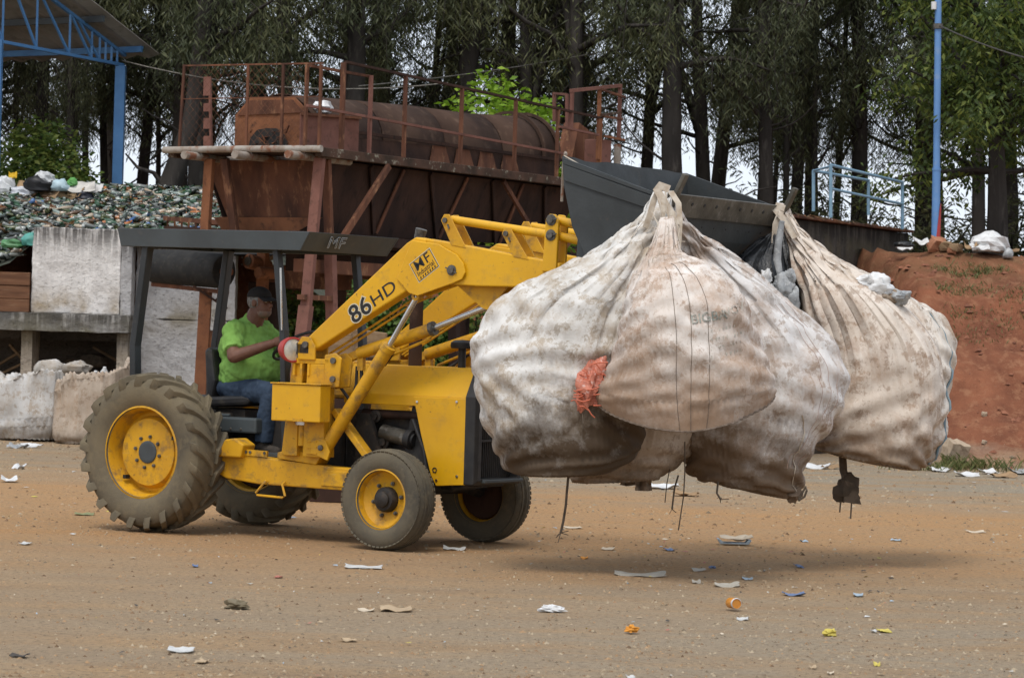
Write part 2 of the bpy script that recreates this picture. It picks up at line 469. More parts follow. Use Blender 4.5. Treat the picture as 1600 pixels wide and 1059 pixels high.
def ground_mat():
    m, N, L, P = _new('yard_soil')
    co = _coord(N, L)
    sep = N.new('ShaderNodeSeparateXYZ')
    L.new(co, sep.inputs[0])
    X, Y, Z = sep.outputs
    st = _coord(N, L, (.35, 1.0, 1.0))
    big = _noise(N, L, st, .55, 5, .6, .4)
    med = _noise(N, L, st, 2.3, 7, .65)
    fine = _noise(N, L, co, 26, 8, .72)
    tan, tan2, orange, grey = (.415, .280, .158), (.325, .222, .132), (.49, .270, .115), (.325, .278, .208)
    c = _mix(N, L, _ramp(N, L, med, [(.35, 0.0), (.7, 1.0)]), tan, tan2)
    yy = _math(N, L, 'ADD', Y, _math(N, L, 'MULTIPLY', _math(N, L, 'SUBTRACT', big, .5), 9.0))
    ob = _ramp(N, L, _math(N, L, 'DIVIDE', yy, 50.0), [(.36, 0.0), (.44, .8), (.56, .8), (.64, 0.0)])
    c = _mix(N, L, _math(N, L, 'MULTIPLY', ob, _ramp(N, L, med, [(.3, .45), (.6, 1.0)])), c, orange)
    gb = _ramp(N, L, _math(N, L, 'DIVIDE', yy, 50.0), [(.10, .6), (.31, .72), (.40, .25), (.56, .05), (.66, .95), (.9, .9)])
    # loose grey stone is thickest on the right of the foreground
    gx = _ramp(N, L, _math(N, L, 'ADD', _math(N, L, 'DIVIDE', X, 12.0), .5), [(.3, .55), (.62, 1.0)])
    gm = _math(N, L, 'MULTIPLY', _math(N, L, 'MULTIPLY', gb, gx), _ramp(N, L, _noise(N, L, st, 1.3, 8, .7), [(.38, 0.0), (.54, 1.0)]))
    c = _mix(N, L, gm, c, grey)
    sp = _ramp(N, L, fine, [(.50, 0.0), (.64, .85)])
    c = _mix(N, L, sp, c, (.175, .132, .090))
    sp2 = _ramp(N, L, _noise(N, L, co, 41, 6, .7), [(.63, 0.0), (.73, .7)])
    c = _mix(N, L, sp2, c, (.52, .43, .31))
    # red subsoil of the bank
    red = _mix(N, L, _ramp(N, L, _noise(N, L, co, 1.6, 8, .65), [(.36, 0.0), (.62, 1.0)]), (.285, .112, .060), (.170, .066, .038))
    red = _mix(N, L, _ramp(N, L, _noise(N, L, co, 6, 8, .7), [(.50, 0.0), (.66, .8)]), red, (.335, .165, .092))
    zz = _math(N, L, 'ADD', Z, _math(N, L, 'MULTIPLY', _math(N, L, 'SUBTRACT', med, .5), .5))
    c = _mix(N, L, _ramp(N, L, zz, [(.06, 0.0), (.34, 1.0)]), c, red)
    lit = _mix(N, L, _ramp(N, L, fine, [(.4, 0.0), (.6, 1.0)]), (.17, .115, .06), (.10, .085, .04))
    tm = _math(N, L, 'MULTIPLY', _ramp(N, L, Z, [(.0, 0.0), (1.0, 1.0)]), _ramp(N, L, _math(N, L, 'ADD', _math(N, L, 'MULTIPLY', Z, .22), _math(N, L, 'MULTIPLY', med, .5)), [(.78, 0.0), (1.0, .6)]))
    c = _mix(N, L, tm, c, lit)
    L.new(c, P.inputs['Base Color'])
    P.inputs['Roughness'].default_value = .96
    P.inputs['Specular IOR Level'].default_value = .12
    _bump(N, L, P, _math(N, L, 'ADD', fine, _math(N, L, 'MULTIPLY', _noise(N, L, co, 90, 4, .7), .5)), .9, .03)
    return m
def ground():
    def axis(segs):
        out = []
        for a, b, d in segs:
            n = max(1, round((b-a)/d))
            out += [a+(b-a)*i/n for i in range(n)]
        return out+[segs[-1][1]]
    xs = axis([(-2500, -60, 610), (-60, -12, 4), (-12, 12, .16), (12, 60, 4), (60, 2500, 610)])
    ys = axis([(-300, -20, 70), (-20, 8, 4), (8, 37, .2), (37, 47.5, .13), (47.5, 60, .8), (60, 180, 10), (180, 4500, 720)])
    V = [(x, y, height(x, y)) for y in ys for x in xs]
    n = len(xs)
    Fc = [(j*n+i, j*n+i+1, (j+1)*n+i+1, (j+1)*n+i) for j in range(len(ys)-1) for i in range(n-1)]
    me = bpy.data.meshes.new('ground')
    me.from_pydata(V, [], Fc)
    me.polygons.foreach_set('use_smooth', [True]*len(Fc))
    me.materials.append(ground_mat())
    o = bpy.data.objects.new('ground', me)
    COL.objects.link(o)
    tag(o, 'bare tan yard rising to a red earth bank', None, None, 'structure')
ground()

def gravel():
    """stones and crumbs too many to count, thick where the lorries have not packed the soil"""
    rnd = random.Random(3)
    def stone_mat(name, cs):
        m, N, L, P = _new(name)
        g = N.new('ShaderNodeNewGeometry')
        L.new(_ramp(N, L, g.outputs['Random Per Island'], cs), P.inputs['Base Color'])
        P.inputs['Roughness'].default_value = .95
        P.inputs['Specular IOR Level'].default_value = .1
        return m
    A = stone_mat('mixed_gravel', [(0.0, (.16, .125, .085)), (.35, (.25, .195, .13)), (.7, (.34, .265, .175)), (1.0, (.41, .335, .235))])
    B = stone_mat('soil_crumb', [(0.0, (.12, .08, .05)), (.4, (.24, .155, .09)), (1.0, (.38, .25, .14))])
    for name, mt, cnt, lab in (('gravel', A, 34000, 'loose grey gravel strewn over the yard'), ('soil_crumbs', B, 12000, 'brown soil crumbs strewn over the yard')):
        V, Fc = [], []
        for i in range(cnt):
            v = 688+385*rnd.random()
            u = -60+1720*rnd.random()
            p = gr(u, v+(u-800)*.0288*.0)
            if p.y > 40 or p.y < 12: continue
            if name == 'gravel':
                k = noise.noise((p.x*.55, p.y*.28, 2))+.5*noise.noise((p.x*1.7, p.y*.8, 7))
                far = .35 if 20 < p.y < 29 else 0
                if p.y < 18 and p.x > -.5: k += .25
                if p.y > 30: k += .3
                if rnd.random() > max(.10, .45+1.1*(k-far)): continue
            z0 = height(p.x, p.y)
            if z0 > .4: continue
            r = (.0035+.011*rnd.random()**4)*max(.9, p.y/19)
            ax, ay, az_ = r*(.8+.9*rnd.random()), r*(.8+.6*rnd.random()), r*(.5+.5*rnd.random())
            a = rnd.random()*6.28
            c, s_ = math.cos(a), math.sin(a)
            o = len(V)
            for dx, dy, dz in ((1, 0, 0), (.2, .9, .1), (-1, .1, 0), (-.1, -1, .05), (.1, .1, 1)):
                dx += .4*(rnd.random()-.5)
                V.append((p.x+c*dx*ax-s_*dy*ay, p.y+s_*dx*ax+c*dy*ay, z0-.002+dz*az_*1.3))
            Fc += [(o, o+1, o+4), (o+1, o+2, o+4), (o+2, o+3, o+4), (o+3, o, o+4)]
        me = bpy.data.meshes.new(name)
        me.from_pydata(V, [], Fc)
        me.materials.append(mt)
        ob = bpy.data.objects.new(name, me)
        COL.objects.link(ob)
        tag(ob, lab, 'gravel', None, 'stuff')
gravel()
def clods():
    rnd = random.Random(13)
    V, Fc = [], []
    for i in range(1500):
        x, y = rnd.uniform(4.8, 11), 37.2+5.2*rnd.random()
        z = height(x, y)
        if z < .03: continue
        r = .012+.045*rnd.random()**4
        o = len(V)
        a = rnd.random()*6.28
        for dx, dy, dz in ((1, 0, 0), (.2, .9, .1), (-1, .1, 0), (-.1, -1, .05), (.1, .1, .9), (-.4, -.4, .7)):
            dx += .5*(rnd.random()-.5)
            dy += .5*(rnd.random()-.5)
            V.append((x+r*(dx*math.cos(a)-dy*math.sin(a))*1.4, y+r*(dx*math.sin(a)+dy*math.cos(a)), z-.01+dz*r))
        Fc += [(o, o+1, o+4), (o+1, o+2, o+4), (o+2, o+5, o+4), (o+2, o+3, o+5), (o+3, o, o+4), (o+3, o+4, o+5)]
    me = bpy.data.meshes.new('clods')
    me.from_pydata(V, [], Fc)
    me.materials.append(mat('red_clod', (.26, .105, .058), (.15, .060, .036), (.32, .16, .09), scale=2, dirt=5, rough=.95, bump=.4, bscale=30))
    ob = bpy.data.objects.new('earth_clods', me)
    COL.objects.link(ob)
    tag(ob, 'loose clods lying over the red earth bank', 'soil', None, 'stuff')
clods()

# ------------------------------------------------------------------ concrete bunker on the left
WL = thing('concrete_bunker', 'whitewashed concrete bunker wall with ledge and dark openings, left', 'wall', (-6.2, 41, 0))
def wl(x0, x1, y0, y1, z0, z1): return MB().bb(x0+6.2, x1+6.2, y0-41, y1-41, z0, z1)
def rough_box(x0, x1, y0, y1, z0, z1, amp=.012, d=.09):
    """a box whose faces are finely divided and uneven like trowelled render"""
    bm = bmesh.new()
    bmesh.ops.create_cube(bm, size=1)
    bmesh.ops.scale(bm, vec=(x1-x0, y1-y0, z1-z0), verts=bm.verts)
    bmesh.ops.translate(bm, vec=((x0+x1)/2, (y0+y1)/2, (z0+z1)/2), verts=bm.verts)
    n = int(max(2, min(22, max(x1-x0, z1-z0)/d)))
    bmesh.ops.subdivide_edges(bm, edges=bm.edges, cuts=n, use_grid_fill=True)
    bm.normal_update()
    for v in bm.verts:
        c = v.co
        k = noise.noise((c.x*5, c.y*5, c.z*5))+.6*noise.noise((c.x*13+7, c.y*13, c.z*13))
        v.co = c+v.normal*amp*k
    b = MB()
    for v in bm.verts: v.index = v.index
    bm.verts.index_update()
    b.add([tuple(v.co) for v in bm.verts], [[v.index for v in f.verts] for f in bm.faces])
    bm.free()
    return b
def rwl(x0, x1, y0, y1, z0, z1, amp=.012): return rough_box(x0+6.2, x1+6.2, y0-41, y1-41, z0, z1, amp)
rwl(-6.86, -5.60, 41, 41.35, 1.742, 2.96, .014).build('wall_panel', white_wall, WL, .015)
rwl(-5.597, -5.44, 41.02, 41.4, 1.742, 2.95, .012).build('wall_pier', grey_wall, WL, .015)
rwl(-10.5, -5.42, 40.72, 41.6, 1.49, 1.738, .02).build('ledge', ledge_mat, WL, .02)
rwl(-5.436, -4.0, 41.45, 41.75, 1.70, 2.86, .016).build('wall_panel', grey_wall, WL, .015)
rwl(-5.436, -4.0, 41.43, 41.75, 0, 1.69, .018).build('wall_panel', grey_wall, WL, .015)
for x in (-6.88, -5.52, -8.5, -10.2): rwl(x-.08, x+.08, 40.85, 41.5, -.1, 1.488, .01).build('pillar', block_mat, WL, .012)
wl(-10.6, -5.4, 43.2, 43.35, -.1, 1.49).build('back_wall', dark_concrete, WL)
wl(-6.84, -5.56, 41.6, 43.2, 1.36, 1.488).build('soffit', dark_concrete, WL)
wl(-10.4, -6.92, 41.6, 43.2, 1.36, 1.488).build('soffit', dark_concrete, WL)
# brown boards closing the heap, left of the white panel
for k in range(3):
    z = 1.745+k*.19
    b = MB().bb(-10.5+6.2, -6.875+6.2, 40.92-41+(.012 if k % 2 else 0), 40.99-41, z, z+.182)
    b.build('plank', plank_mat, WL, .006)

# ------------------------------------------------------------------ the bottle heap above the wall
def heap_z(x, y):
    z = 2.85+.20*(y-41.3)
    z = min(z, 3.72+.1*noise.noise((x*.8, y*.8, 0)))
    k = sst((-6.7-x)/.7)*sst((43.2-y)/2.0)
    z -= k*.40
    z += .09*noise.noise((x*1.7, y*1.7, 2))
    if x > -3.9: z -= (x+3.9)*.6
    return z
def heap():
    xs = [-12+.2*i for i in range(48)]
    ys = [41.1+.2*i for i in range(40)]
    V = [(x, y, heap_z(x, y)-.03) for y in ys for x in xs]
    n = len(xs)
    Fc = [(j*n+i, j*n+i+1, (j+1)*n+i+1, (j+1)*n+i) for j in range(len(ys)-1) for i in range(n-1)]
    me = bpy.data.meshes.new('heap_core')
    me.from_pydata(V, [], Fc)
    me.materials.append(mat('broken_glass_core', (.06, .075, .055), (.11, .10, .08), (.03, .045, .03), scale=9, dirt=22, rough=.4, bump=.6))
    o = bpy.data.objects.new('glass_shard_bed', me)
    COL.objects.link(o)
    tag(o, 'bed of broken glass under the bottle heap', 'glass', None, 'stuff')
    prof = [(.001, 0), (.034, .004), (.036, .03), (.036, .165), (.030, .195), (.014, .235), (.0135, .275), (.016, .278), (.001, .282)]
    prof2 = [(.001, 0), (.040, .004), (.042, .03), (.042, .12), (.032, .15), (.026, .165), (.026, .185), (.001, .187)]
    cols = [('green_glass', (.035, .085, .045)), ('clear_glass', (.22, .27, .24)), ('brown_glass', (.10, .05, .018)), ('pale_glass', (.42, .44, .41)), ('olive_glass', (.07, .085, .028)), ('grey_glass', (.17, .18, .165)), ('dark_glass', (.025, .03, .026)), ('orange_plastic', (.45, .17, .06)), ('blue_plastic', (.08, .16, .34)), ('cream_label', (.40, .32, .23))]
    mts = []
    for nm, c in cols:
        m, N, L, P = _new(nm)
        P.inputs['Base Color'].default_value = (*c, 1)
        P.inputs['Roughness'].default_value = .12
        P.inputs['Specular IOR Level'].default_value = .6
        P.inputs['Coat Weight'].default_value = .3
        mts.append(m)
    protos = []
    for i, m in enumerate(mts):
        b = MB().lathe(prof if i % 3 else prof2, (0, 0, -.1), (0, 0, 1), 8)
        me = b.mesh('bottle')
        me.materials.append(m)
        protos.append(me)
    rnd = random.Random(11)
    wts = [0, 0, 0, 1, 1, 2, 2, 3, 4, 4, 5, 5, 6, 6, 6, 6, 6]*3+[7, 8, 9, 9, 9]
    def pose(x, y):
        z = heap_z(x, y)+.01+.05*rnd.random()
        rot = Matrix.Rotation(rnd.random()*6.28, 3, 'Z') @ Matrix.Rotation(R(90+rnd.uniform(-24, 24)), 3, 'X')
        return Vector((x, y, z)), rot, .62+.5*rnd.random()
    # individually built: the ones nearest the wall, which show largest
    for i in range(300):
        x = rnd.uniform(-9.2, -3.95)
        y = 41.30+2.2*rnd.random()**1.1 if x > -6.9 else 41.02+2.2*rnd.random()
        p, rot, s = pose(x, y)
        k = rnd.choice(wts)
        ob = bpy.data.objects.new('glass_bottle', protos[k])
        COL.objects.link(ob)
        ob.matrix_world = Matrix.Translation(p) @ rot.to_4x4() @ Matrix.Scale(s, 4)
        tag(ob, 'loose glass bottle lying in the bottle heap above the white wall', 'bottle', 'bottles in the heap above the wall')
    V, Fc, MI = [], [], []
    small = [(.001, 0), (.036, .004), (.036, .17), (.014, .235), (.0135, .28)]
    for i in range(5600):
        x = rnd.uniform(-11.5, -3.4)
        y = 42.6+4.6*rnd.random() if i % 5 else 41.3+3*rnd.random()
        p, rot, s = pose(x, y)
        o = len(V)
        for r, t in small:
            for k in range(6):
                a = k*math.pi/3
                V.append(p+rot @ Vector((r*math.cos(a)*s, r*math.sin(a)*s, (t-.1)*s)))
        for j in range(4):
            for k in range(6):
                Fc.append((o+j*6+k, o+j*6+(k+1) % 6, o+(j+1)*6+(k+1) % 6, o+(j+1)*6+k))
        MI += [rnd.choice(wts)]*24
    me = bpy.data.meshes.new('bottle_heap')
    me.from_pydata(V, [], Fc)
    for m in mts: me.materials.append(m)
    me.polygons.foreach_set('material_index', MI)
    me.polygons.foreach_set('use_smooth', [True]*len(Fc))
    ob = bpy.data.objects.new('bottle_heap', me)
    COL.objects.link(ob)
    tag(ob, 'great mass of mixed glass bottles heaped behind the wall', 'bottles', None, 'stuff')
heap()

def crumple(name, c, r, mt, lab, cat, seed, amp=.35, fr=2.2, group=None, n=14, m=9, squash=True):
    """a crumpled film or rag: a ball dented by noise"""
    b = MB().ball((0, 0, 0), 1.0, n, m)
    r = Vector(r)
    V = []
    for p in b.v:
        p = Vector(p)
        k = 1+amp*noise.noise(p*fr+Vector((seed*3.1, seed, 0)))+amp*.6*abs(noise.noise(p*fr*2.3+Vector((seed, 0, seed*2))))-amp*.35
        q = Vector((p.x*r.x*k, p.y*r.y*k, p.z*r.z*k))
        V.append(q)
    if squash:
        V = [Vector((q.x, q.y, max(q.z, -r.z*.55))) for q in V]
    b.v = [tuple(q) for q in V]
    b.s = [False]*len(b.f) if seed % 2 else b.s
    o = b.build(name, mt, None, loc=c)
    return tag(o, lab, cat, group) if lab else o
def sheet(name, c, sx, sy, mt, lab, cat, rz=0, tilt=0, curl=.02, seed=0, thick=.003, group=None, n=6, tz=0):
    """a piece of paper, card or film: a bent sheet with thickness and a ragged edge"""
    V, Fc = [], []
    rnd = random.Random(seed)
    for lay in (0, 1):
        for j in range(n+1):
            for i in range(n+1):
                x, y = (i/n-.5)*sx, (j/n-.5)*sy
                x += (rnd.random()-.5)*sx*.06 if j in (0, n) or i in (0, n) else 0
                z = curl*noise.noise((x*3/sx+seed, y*3/sy, seed*1.3))*2+curl*1.2*(2*x/sx)**2
                V.append((x, y, z+lay*thick))
        rnd = random.Random(seed)
    k = (n+1)**2
    for j in range(n):
        for i in range(n):
            a = j*(n+1)+i
            Fc.append((a, a+n+1, a+n+2, a+1))
            Fc.append((a+k, a+k+1, a+k+n+2, a+k+n+1))
    rim = [i for i in range(n)]+[n+j*(n+1) for j in range(n)]+[k-1-i for i in range(n)]+[k-1-n-j*(n+1) for j in range(n)]
    for a, b_ in zip(rim, rim[1:]+rim[:1]): Fc.append((a, b_, b_+k, a+k))
    b = MB().add(V, Fc, True)
    o = b.build(name, mt, None, loc=c)
    o.rotation_euler = (tilt, tz, rz)
    return tag(o, lab, cat, group) if lab else o

def heap_rubbish():
    L_ = [  # u, v, kind, size, colour, label, category
        (8, 292, 'c', (.16, .12, .14), (.62, .63, .63), 'white plastic bag at the far left end of the heap', 'plastic bag'),
        (12, 308, 'c', (.12, .1, .09), (.10, .22, .48), 'blue plastic bag at the far left end of the heap', 'plastic bag'),
        (42, 292, 's', (.30, .22), (.36, .24, .13), 'brown cardboard flap standing beside the white bag on the heap', 'cardboard'),
        (20, 276, 's', (.13, .1), (.62, .40, .03), 'small yellow carton standing high on the heap', 'carton'),
        (33, 303, 'c', (.24, .14, .10), (.58, .60, .64), 'pale bluish film bundle low on the heap', 'plastic bag'),
        (62, 290, 'c', (.26, .18, .13), (.018, .018, .02), 'black rubbish bag on the crest of the heap', 'rubbish bag'),
        (68, 282, 'c', (.17, .13, .12), (.56, .57, .57), 'white bag lying over the black rubbish bag', 'plastic bag'),
        (94, 292, 'c', (.17, .13, .10), (.42, .55, .60), 'light blue film ball beside the cardboard', 'plastic bag'),
        (113, 286, 'c', (.08, .08, .07), (.12, .36, .09), 'green plastic scrap on the crest of the heap', 'plastic scrap'),
        (128, 294, 's', (.42, .20), (.60, .57, .52), 'white sheet slanting over the heap crest', 'paper'),
        (152, 296, 's', (.20, .18), (.62, .61, .59), 'square white carton at the right end of the rubbish', 'carton'),
        (75, 308, 's', (.42, .25), (.33, .215, .12), 'large brown cardboard box lying open on the heap', 'cardboard'),
        (58, 313, 's', (.30, .22), (.36, .20, .12), 'reddish brown cardboard piece below the black bag', 'cardboard'),
        (104, 306, 's', (.30, .20), (.29, .19, .10), 'brown cardboard piece in the middle of the heap crest', 'cardboard'),
        (120, 302, 's', (.24, .18), (.33, .22, .115), 'tan cardboard flap under the slanting white sheet', 'cardboard'),
        (132, 308, 'c', (.14, .1, .09), (.020, .022, .035), 'small dark bag right of the cardboard', 'rubbish bag'),
        (138, 316, 'c', (.12, .09, .06), (.50, .49, .46), 'grey white film scrap below the dark bag', 'plastic scrap'),
        (100, 320, 'c', (.10, .07, .06), (.05, .10, .40), 'deep blue plastic scrap on the bottles', 'plastic scrap'),
        (170, 320, 'c', (.11, .06, .04), (.62, .20, .05), 'orange plastic bottle crushed among the bottles', 'bottle'),
        (28, 327, 'c', (.10, .07, .05), (.45, .10, .05), 'red plastic scrap among the bottles near the left edge', 'plastic scrap'),
        (2, 306, 'c', (.06, .06, .09), (.66, .45, .02), 'yellow plastic bottle at the left edge of the heap', 'bottle'),
        (46, 387, 'c', (.12, .11, .10), (.09, .33, .28), 'teal plastic jug just left of the white wall', 'jug'),
        (18, 380, 'c', (.16, .09, .07), (.08, .22, .09), 'green plastic bottle lying near the left edge', 'bottle')]
    for i, (u, v, k, sz, col, lab, cat) in enumerate(L_):
        Y = 44.6 if v < 330 else 41.2
        p = at(u, v, Y)
        p.z = max(p.z-.02, heap_z(p.x, Y)+.02) if v > 330 else p.z
        mt = mat('rubbish_%d' % i, col, tuple(x*.75 for x in col), None, scale=7, rough=.45 if k == 'c' else .9, bump=.3, bscale=16)
        nm = cat.replace(' ', '_')
        if k == 'c': crumple(nm, p, (sz[0]*1.1, sz[1]*1.2, sz[2]*1.25), mt, lab, cat, i+1)
        else: sheet(nm, p, sz[0], sz[1], mt, lab, cat, rz=random.uniform(-.5, .5), tilt=R(random.uniform(35, 75)), curl=.03, seed=i+3, thick=.012)
heap_rubbish()

# ------------------------------------------------------------------ rusty drum screen on its raised frame
M0 = Vector((-2.29, 34, 0))
E1, E2 = Vector((.5, .8660254, 0)), Vector((-.8660254, .5, 0))
MC = thing('drum_screen', 'rusty rotary drum screen with railed walkway on a raised frame', 'machine', M0, R(60))
def pb(u, v, b):
    """point of the machine's long face (local y = b) seen at u, v"""
    r = ray(u, v)
    P = Vector((0, 0, CAMH))
    t = (b-(P-M0).dot(E2))/r.dot(E2)
    q = P+r*t
    return Vector(((q-M0).dot(E1), b, q.z))
def pa(u, v, a):
    r = ray(u, v)
    P = Vector((0, 0, CAMH))
    t = (a-(P-M0).dot(E1))/r.dot(E1)
    q = P+r*t
    return Vector((a, (q-M0).dot(E2), q.z))
def machine():
    MB().bb(-.1, 7.0, -.05, .05, 3.66, 3.77).build('walkway_beam', lichen, MC, .008)
    MB().bb(-.1, 7.0, .052, .5, 3.70, 3.735).build('walkway_deck', rust_dark, MC)
    MB().bb(-.1, 7.0, 2.1, 2.2, 3.66, 3.77).build('walkway_beam', lichen, MC, .008)
    MB().bb(-.1, .4, .502, 2.098, 3.70, 3.735).build('walkway_deck', rust_dark, MC)
    MB().tube([(-.16, -.08, 3.745), (-.16, 1.0, 3.75), (-.16, 2.22, 3.745)], .042, 10).build('end_pipe', grey_pipe, MC)
    for b in (.22, .98, 1.72): MB().tube([(-.42, b, 3.665), (.9, b, 3.665)], .05, 10).build('joist_pipe', grey_pipe, MC)
    # hopper under the deck: sloping steel sides with welded ribs
    hop = [(.35, .22, 3.655), (6.7, .22, 3.655), (6.5, .48, 2.86), (.5, .48, 2.78)]
    hs = MB().slab(hop, (0, .012, 0)).build('hopper_side', rust_dark, MC)
    hop2 = [(.35, 1.98, 3.655), (6.7, 1.98, 3.655), (6.5, 1.72, 2.86), (.5, 1.72, 2.78)]
    MB().slab(hop2, (0, -.012, 0)).build('hopper_side', rust_dark, MC)
    MB().slab([(.34, .245, 3.65), (.34, 1.955, 3.65), (.50, 1.72, 2.97), (.50, .50, 2.97)], (.012, 0, 0)).build('hopper_end', rust, MC)
    MB().slab([(.46, .30, 2.965), (.46, 1.90, 2.965), (.52, 1.72, 2.70), (.52, .9, 2.70)], (.012, 0, 0)).build('hopper_chute', rust_orange, MC)
    for a0, a1, k in ((1.35, 1.85, 0), (2.1, 1.9, 1), (2.75, 3.35, 0), (3.65, 3.4, 1), (4.3, 4.85, 0), (5.1, 4.95, 1), (5.7, 6.2, 0)):
        MB().bar((a0, .19, 3.64), (a1, .45, 2.84), .05 if k else .075, .02, (0, 1, 0)).build('rib', rust if k else rust_dark, MC)
    # bottom frame and its clutter
    MB().bb(-.25, 6.9, .18, .30, 2.66, 2.78).build('frame_beam', rust_dark, MC, .008)
    MB().bb(-.05, 6.9, 1.88, 2.0, 2.66, 2.78).build('frame_beam', rust_dark, MC, .008)
    MB().bb(-.2, 6.8, .302, 1.878, 2.64, 2.665).build('frame_deck', rust_dark, MC)
    MB().bb(1.6, 6.6, .55, 1.6, 2.35, 2.63).build('discharge_chute', rust_dark, MC, .01)
    MB().bb(.1, 5.5, .33, .45, 2.30, 2.46).build('cross_beam', rust, MC, .006)
    MB().bb(2.6, 5.5, 1.75, 1.87, 2.30, 2.46).build('cross_beam', rust, MC, .006)
    # legs: paired channels at each corner, splayed to the ground
    def leg(p, q, w, m, d=.07): MB().bar(p, q, w, d, (1, 0, 0)).build('leg', m, MC, .006)
    leg((.02, .06, 3.65), (-.12, .10, 1.9), .13, rust_pink)
    leg((-.12, .10, 1.9), (-.40, .12, 0), .16, rust_pink, .1)
    leg((.22, .10, 3.65), (.42, .16, 2.67), .10, rust)
    leg((.50, .20, 2.66), (.78, .22, 0), .12, rust_pink, .1)
    leg((.02, 1.66, 3.65), (.05, 1.72, 2.67), .12, rust_orange)
    leg((.02, 1.44, 3.65), (.25, 1.40, 2.67), .10, rust)
    leg((1.6, 1.94, 2.66), (1.7, 2.0, 0), .13, rust_orange, .1)
    for a in (3.4, 6.6):
        leg((a, .24, 2.66), (a+.1, .15, 0), .13, rust_dark, .1)
        leg((a, 1.94, 2.66), (a+.1, 2.05, 0), .13, rust_dark, .1)
    MB().bar((-.30, .11, .55), (.66, .21, 1.45), .07, .05).build('brace', rust_pink, MC)
    MB().bar((-.22, .11, 2.0), (.62, .21, 2.0), .10, .06).build('brace', rust, MC)
    MB().bar((.46, .0, 2.72), (1.35, -.06, 3.64), .075, .05, (0, 1, 0)).build('brace', rust, MC)
    MB().bar((5.9, .0, 2.80), (6.9, -.06, 3.6), .06, .05, (0, 1, 0)).build('brace', rust, MC)
    MB().bar((4.4, .1, 3.64), (5.7, .12, 2.70), .06, .04, (0, 1, 0)).build('brace', rust, MC)
    MB().bar((6.8, .06, 3.65), (6.9, .1, 0), .1, .08).build('leg', rust_dark, MC)
    # drum: sheet hood in bent plates, climbing towards the back, open perforated band below it
    ax0, ax1 = Vector((.55, 1.02, 3.93)), Vector((6.5, 1.02, 4.12))
    def arcpts(c, r, a0, a1, n): return [(c.x, c.y+r*math.cos(R(a0+(a1-a0)*i/n)), c.z+r*math.sin(R(a0+(a1-a0)*i/n))) for i in range(n+1)]
    segs = 4
    for k in range(segs):
        t0, t1 = k/segs+.002, (k+1)/segs-.002
        c0, c1 = ax0.lerp(ax1, t0), ax0.lerp(ax1, t1)
        r = .545+.003*(k % 2)
        sag = -.03 if k == 2 else 0
        n = 14
        A = arcpts(c0+Vector((0, 0, -.03 if k == 3 else 0)), r, 0, 205, n)
        B = arcpts(c1+Vector((0, 0, sag)), r, 0, 205, n)
        b = MB()
        b.add(A+B, [(i, i+1, i+n+2, i+n+1) for i in range(n)], True)
        o = b.build('drum_plate', rust_drum, MC)
        sm = o.modifiers.new('thick', 'SOLIDIFY')
        sm.thickness = .012
    MB().lathe([(.50, 0), (.50, 5.8)], ax0+Vector((.05, 0, 0)), ax1-ax0, 26).build('inner_drum', rust_dark, MC)
    for t in (.93, 1.0):
        c = ax0.lerp(ax1, t)
        MB().lathe([(.56, -.02), (.60, -.02), (.60, .02), (.56, .02)], c, ax1-ax0, 30, True).build('drum_hoop', rust_drum, MC)
    MB().lathe([(.59, 0), (.52, .12), (.40, .20), (.15, .25), (.001, .26)], ax1, ax1-ax0, 28).build('drum_end', rust_drum, MC)
    # side skirts below the hood with triangular patches worn bright
    MB().slab([(.75, .40, 3.77), (6.4, .40, 3.77), (6.4, .44, 4.07), (.75, .44, 3.98)], (0, .012, 0)).build('skirt_plate', rust_dark, MC)
    for a in (3.0, 3.6, 4.2, 4.8): MB().slab([(a, .375, 3.78), (a+.52, .375, 3.78), (a+.42, .40, 4.02), (a+.12, .40, 4.02)], (0, .012, 0)).build('patch_plate', rust, MC)
    MB().bb(.55, 6.5, .36, .40, 4.03, 4.07).build('skirt_rail', rust_dark, MC)
    # feed end: cut-cornered plate with a dark slab painted in for its shaded hole, and the pinkish cover panel beside it
    pl = [(1.50, 3.78), (1.50, 4.20), (1.29, 4.40), (.64, 4.40), (.45, 4.24), (.45, 3.78)]
    MB().slab([(.30, y, z) for y, z in pl], (.02, 0, 0)).build('feed_plate', rust_orange, MC)
    MB().slab([(.282, y, z) for y, z in [(1.46, 4.19), (1.28, 4.37), (.66, 4.37), (.49, 4.215)]], (.016, 0, 0)).build('feed_plate_lip', rust, MC)
    c = Vector((.272, .98, 3.93))
    rp = random.Random(5)
    hole = [(c.x, c.y+(.26+.05*rp.random())*math.cos(i*.483), c.z-.12+(.20+.05*rp.random())*max(-.3, math.sin(i*.483))) for i in range(13)]
    MB().slab(hole, (.008, 0, 0)).build('dark_hole_slab', black_grime, MC)
    for i in range(14):
        q = c+Vector((-.02, rp.uniform(-.26, .3), rp.uniform(-.15, .06)))
        MB().bar(q, q+Vector((rp.uniform(-.05, .05), rp.uniform(-.12, .12), rp.uniform(-.03, .1))), .02, .012).build('caught_scrap', rp.choice([rust, rust_orange, rust_dark]), MC)
    MB().slab([(-.05, .30, 3.78), (-.05, .30, 4.17), (1.0, .16, 4.20), (1.0, .16, 3.78)], (0, .015, 0)).build('cover_panel', rust_pink, MC, .004)
    MB().bar((-.05, .285, 4.17), (1.0, .145, 4.20), .04, .03).build('cover_panel_rim', rust, MC)
    crum = crumple('film_scrap', (0, 0, 0), (.17, .12, .10), white_plastic, None, None, 3)
    crum.parent = MC
    crum.location = pb(505, 170, .55)
    # walkway railing, each stile where the photograph shows it
    top0, top1 = pb(540, 97, 0), pb(940, 185, 0)
    def ztop(a): return top0.z+(top1.z-top0.z)*(a-top0.x)/(top1.x-top0.x)
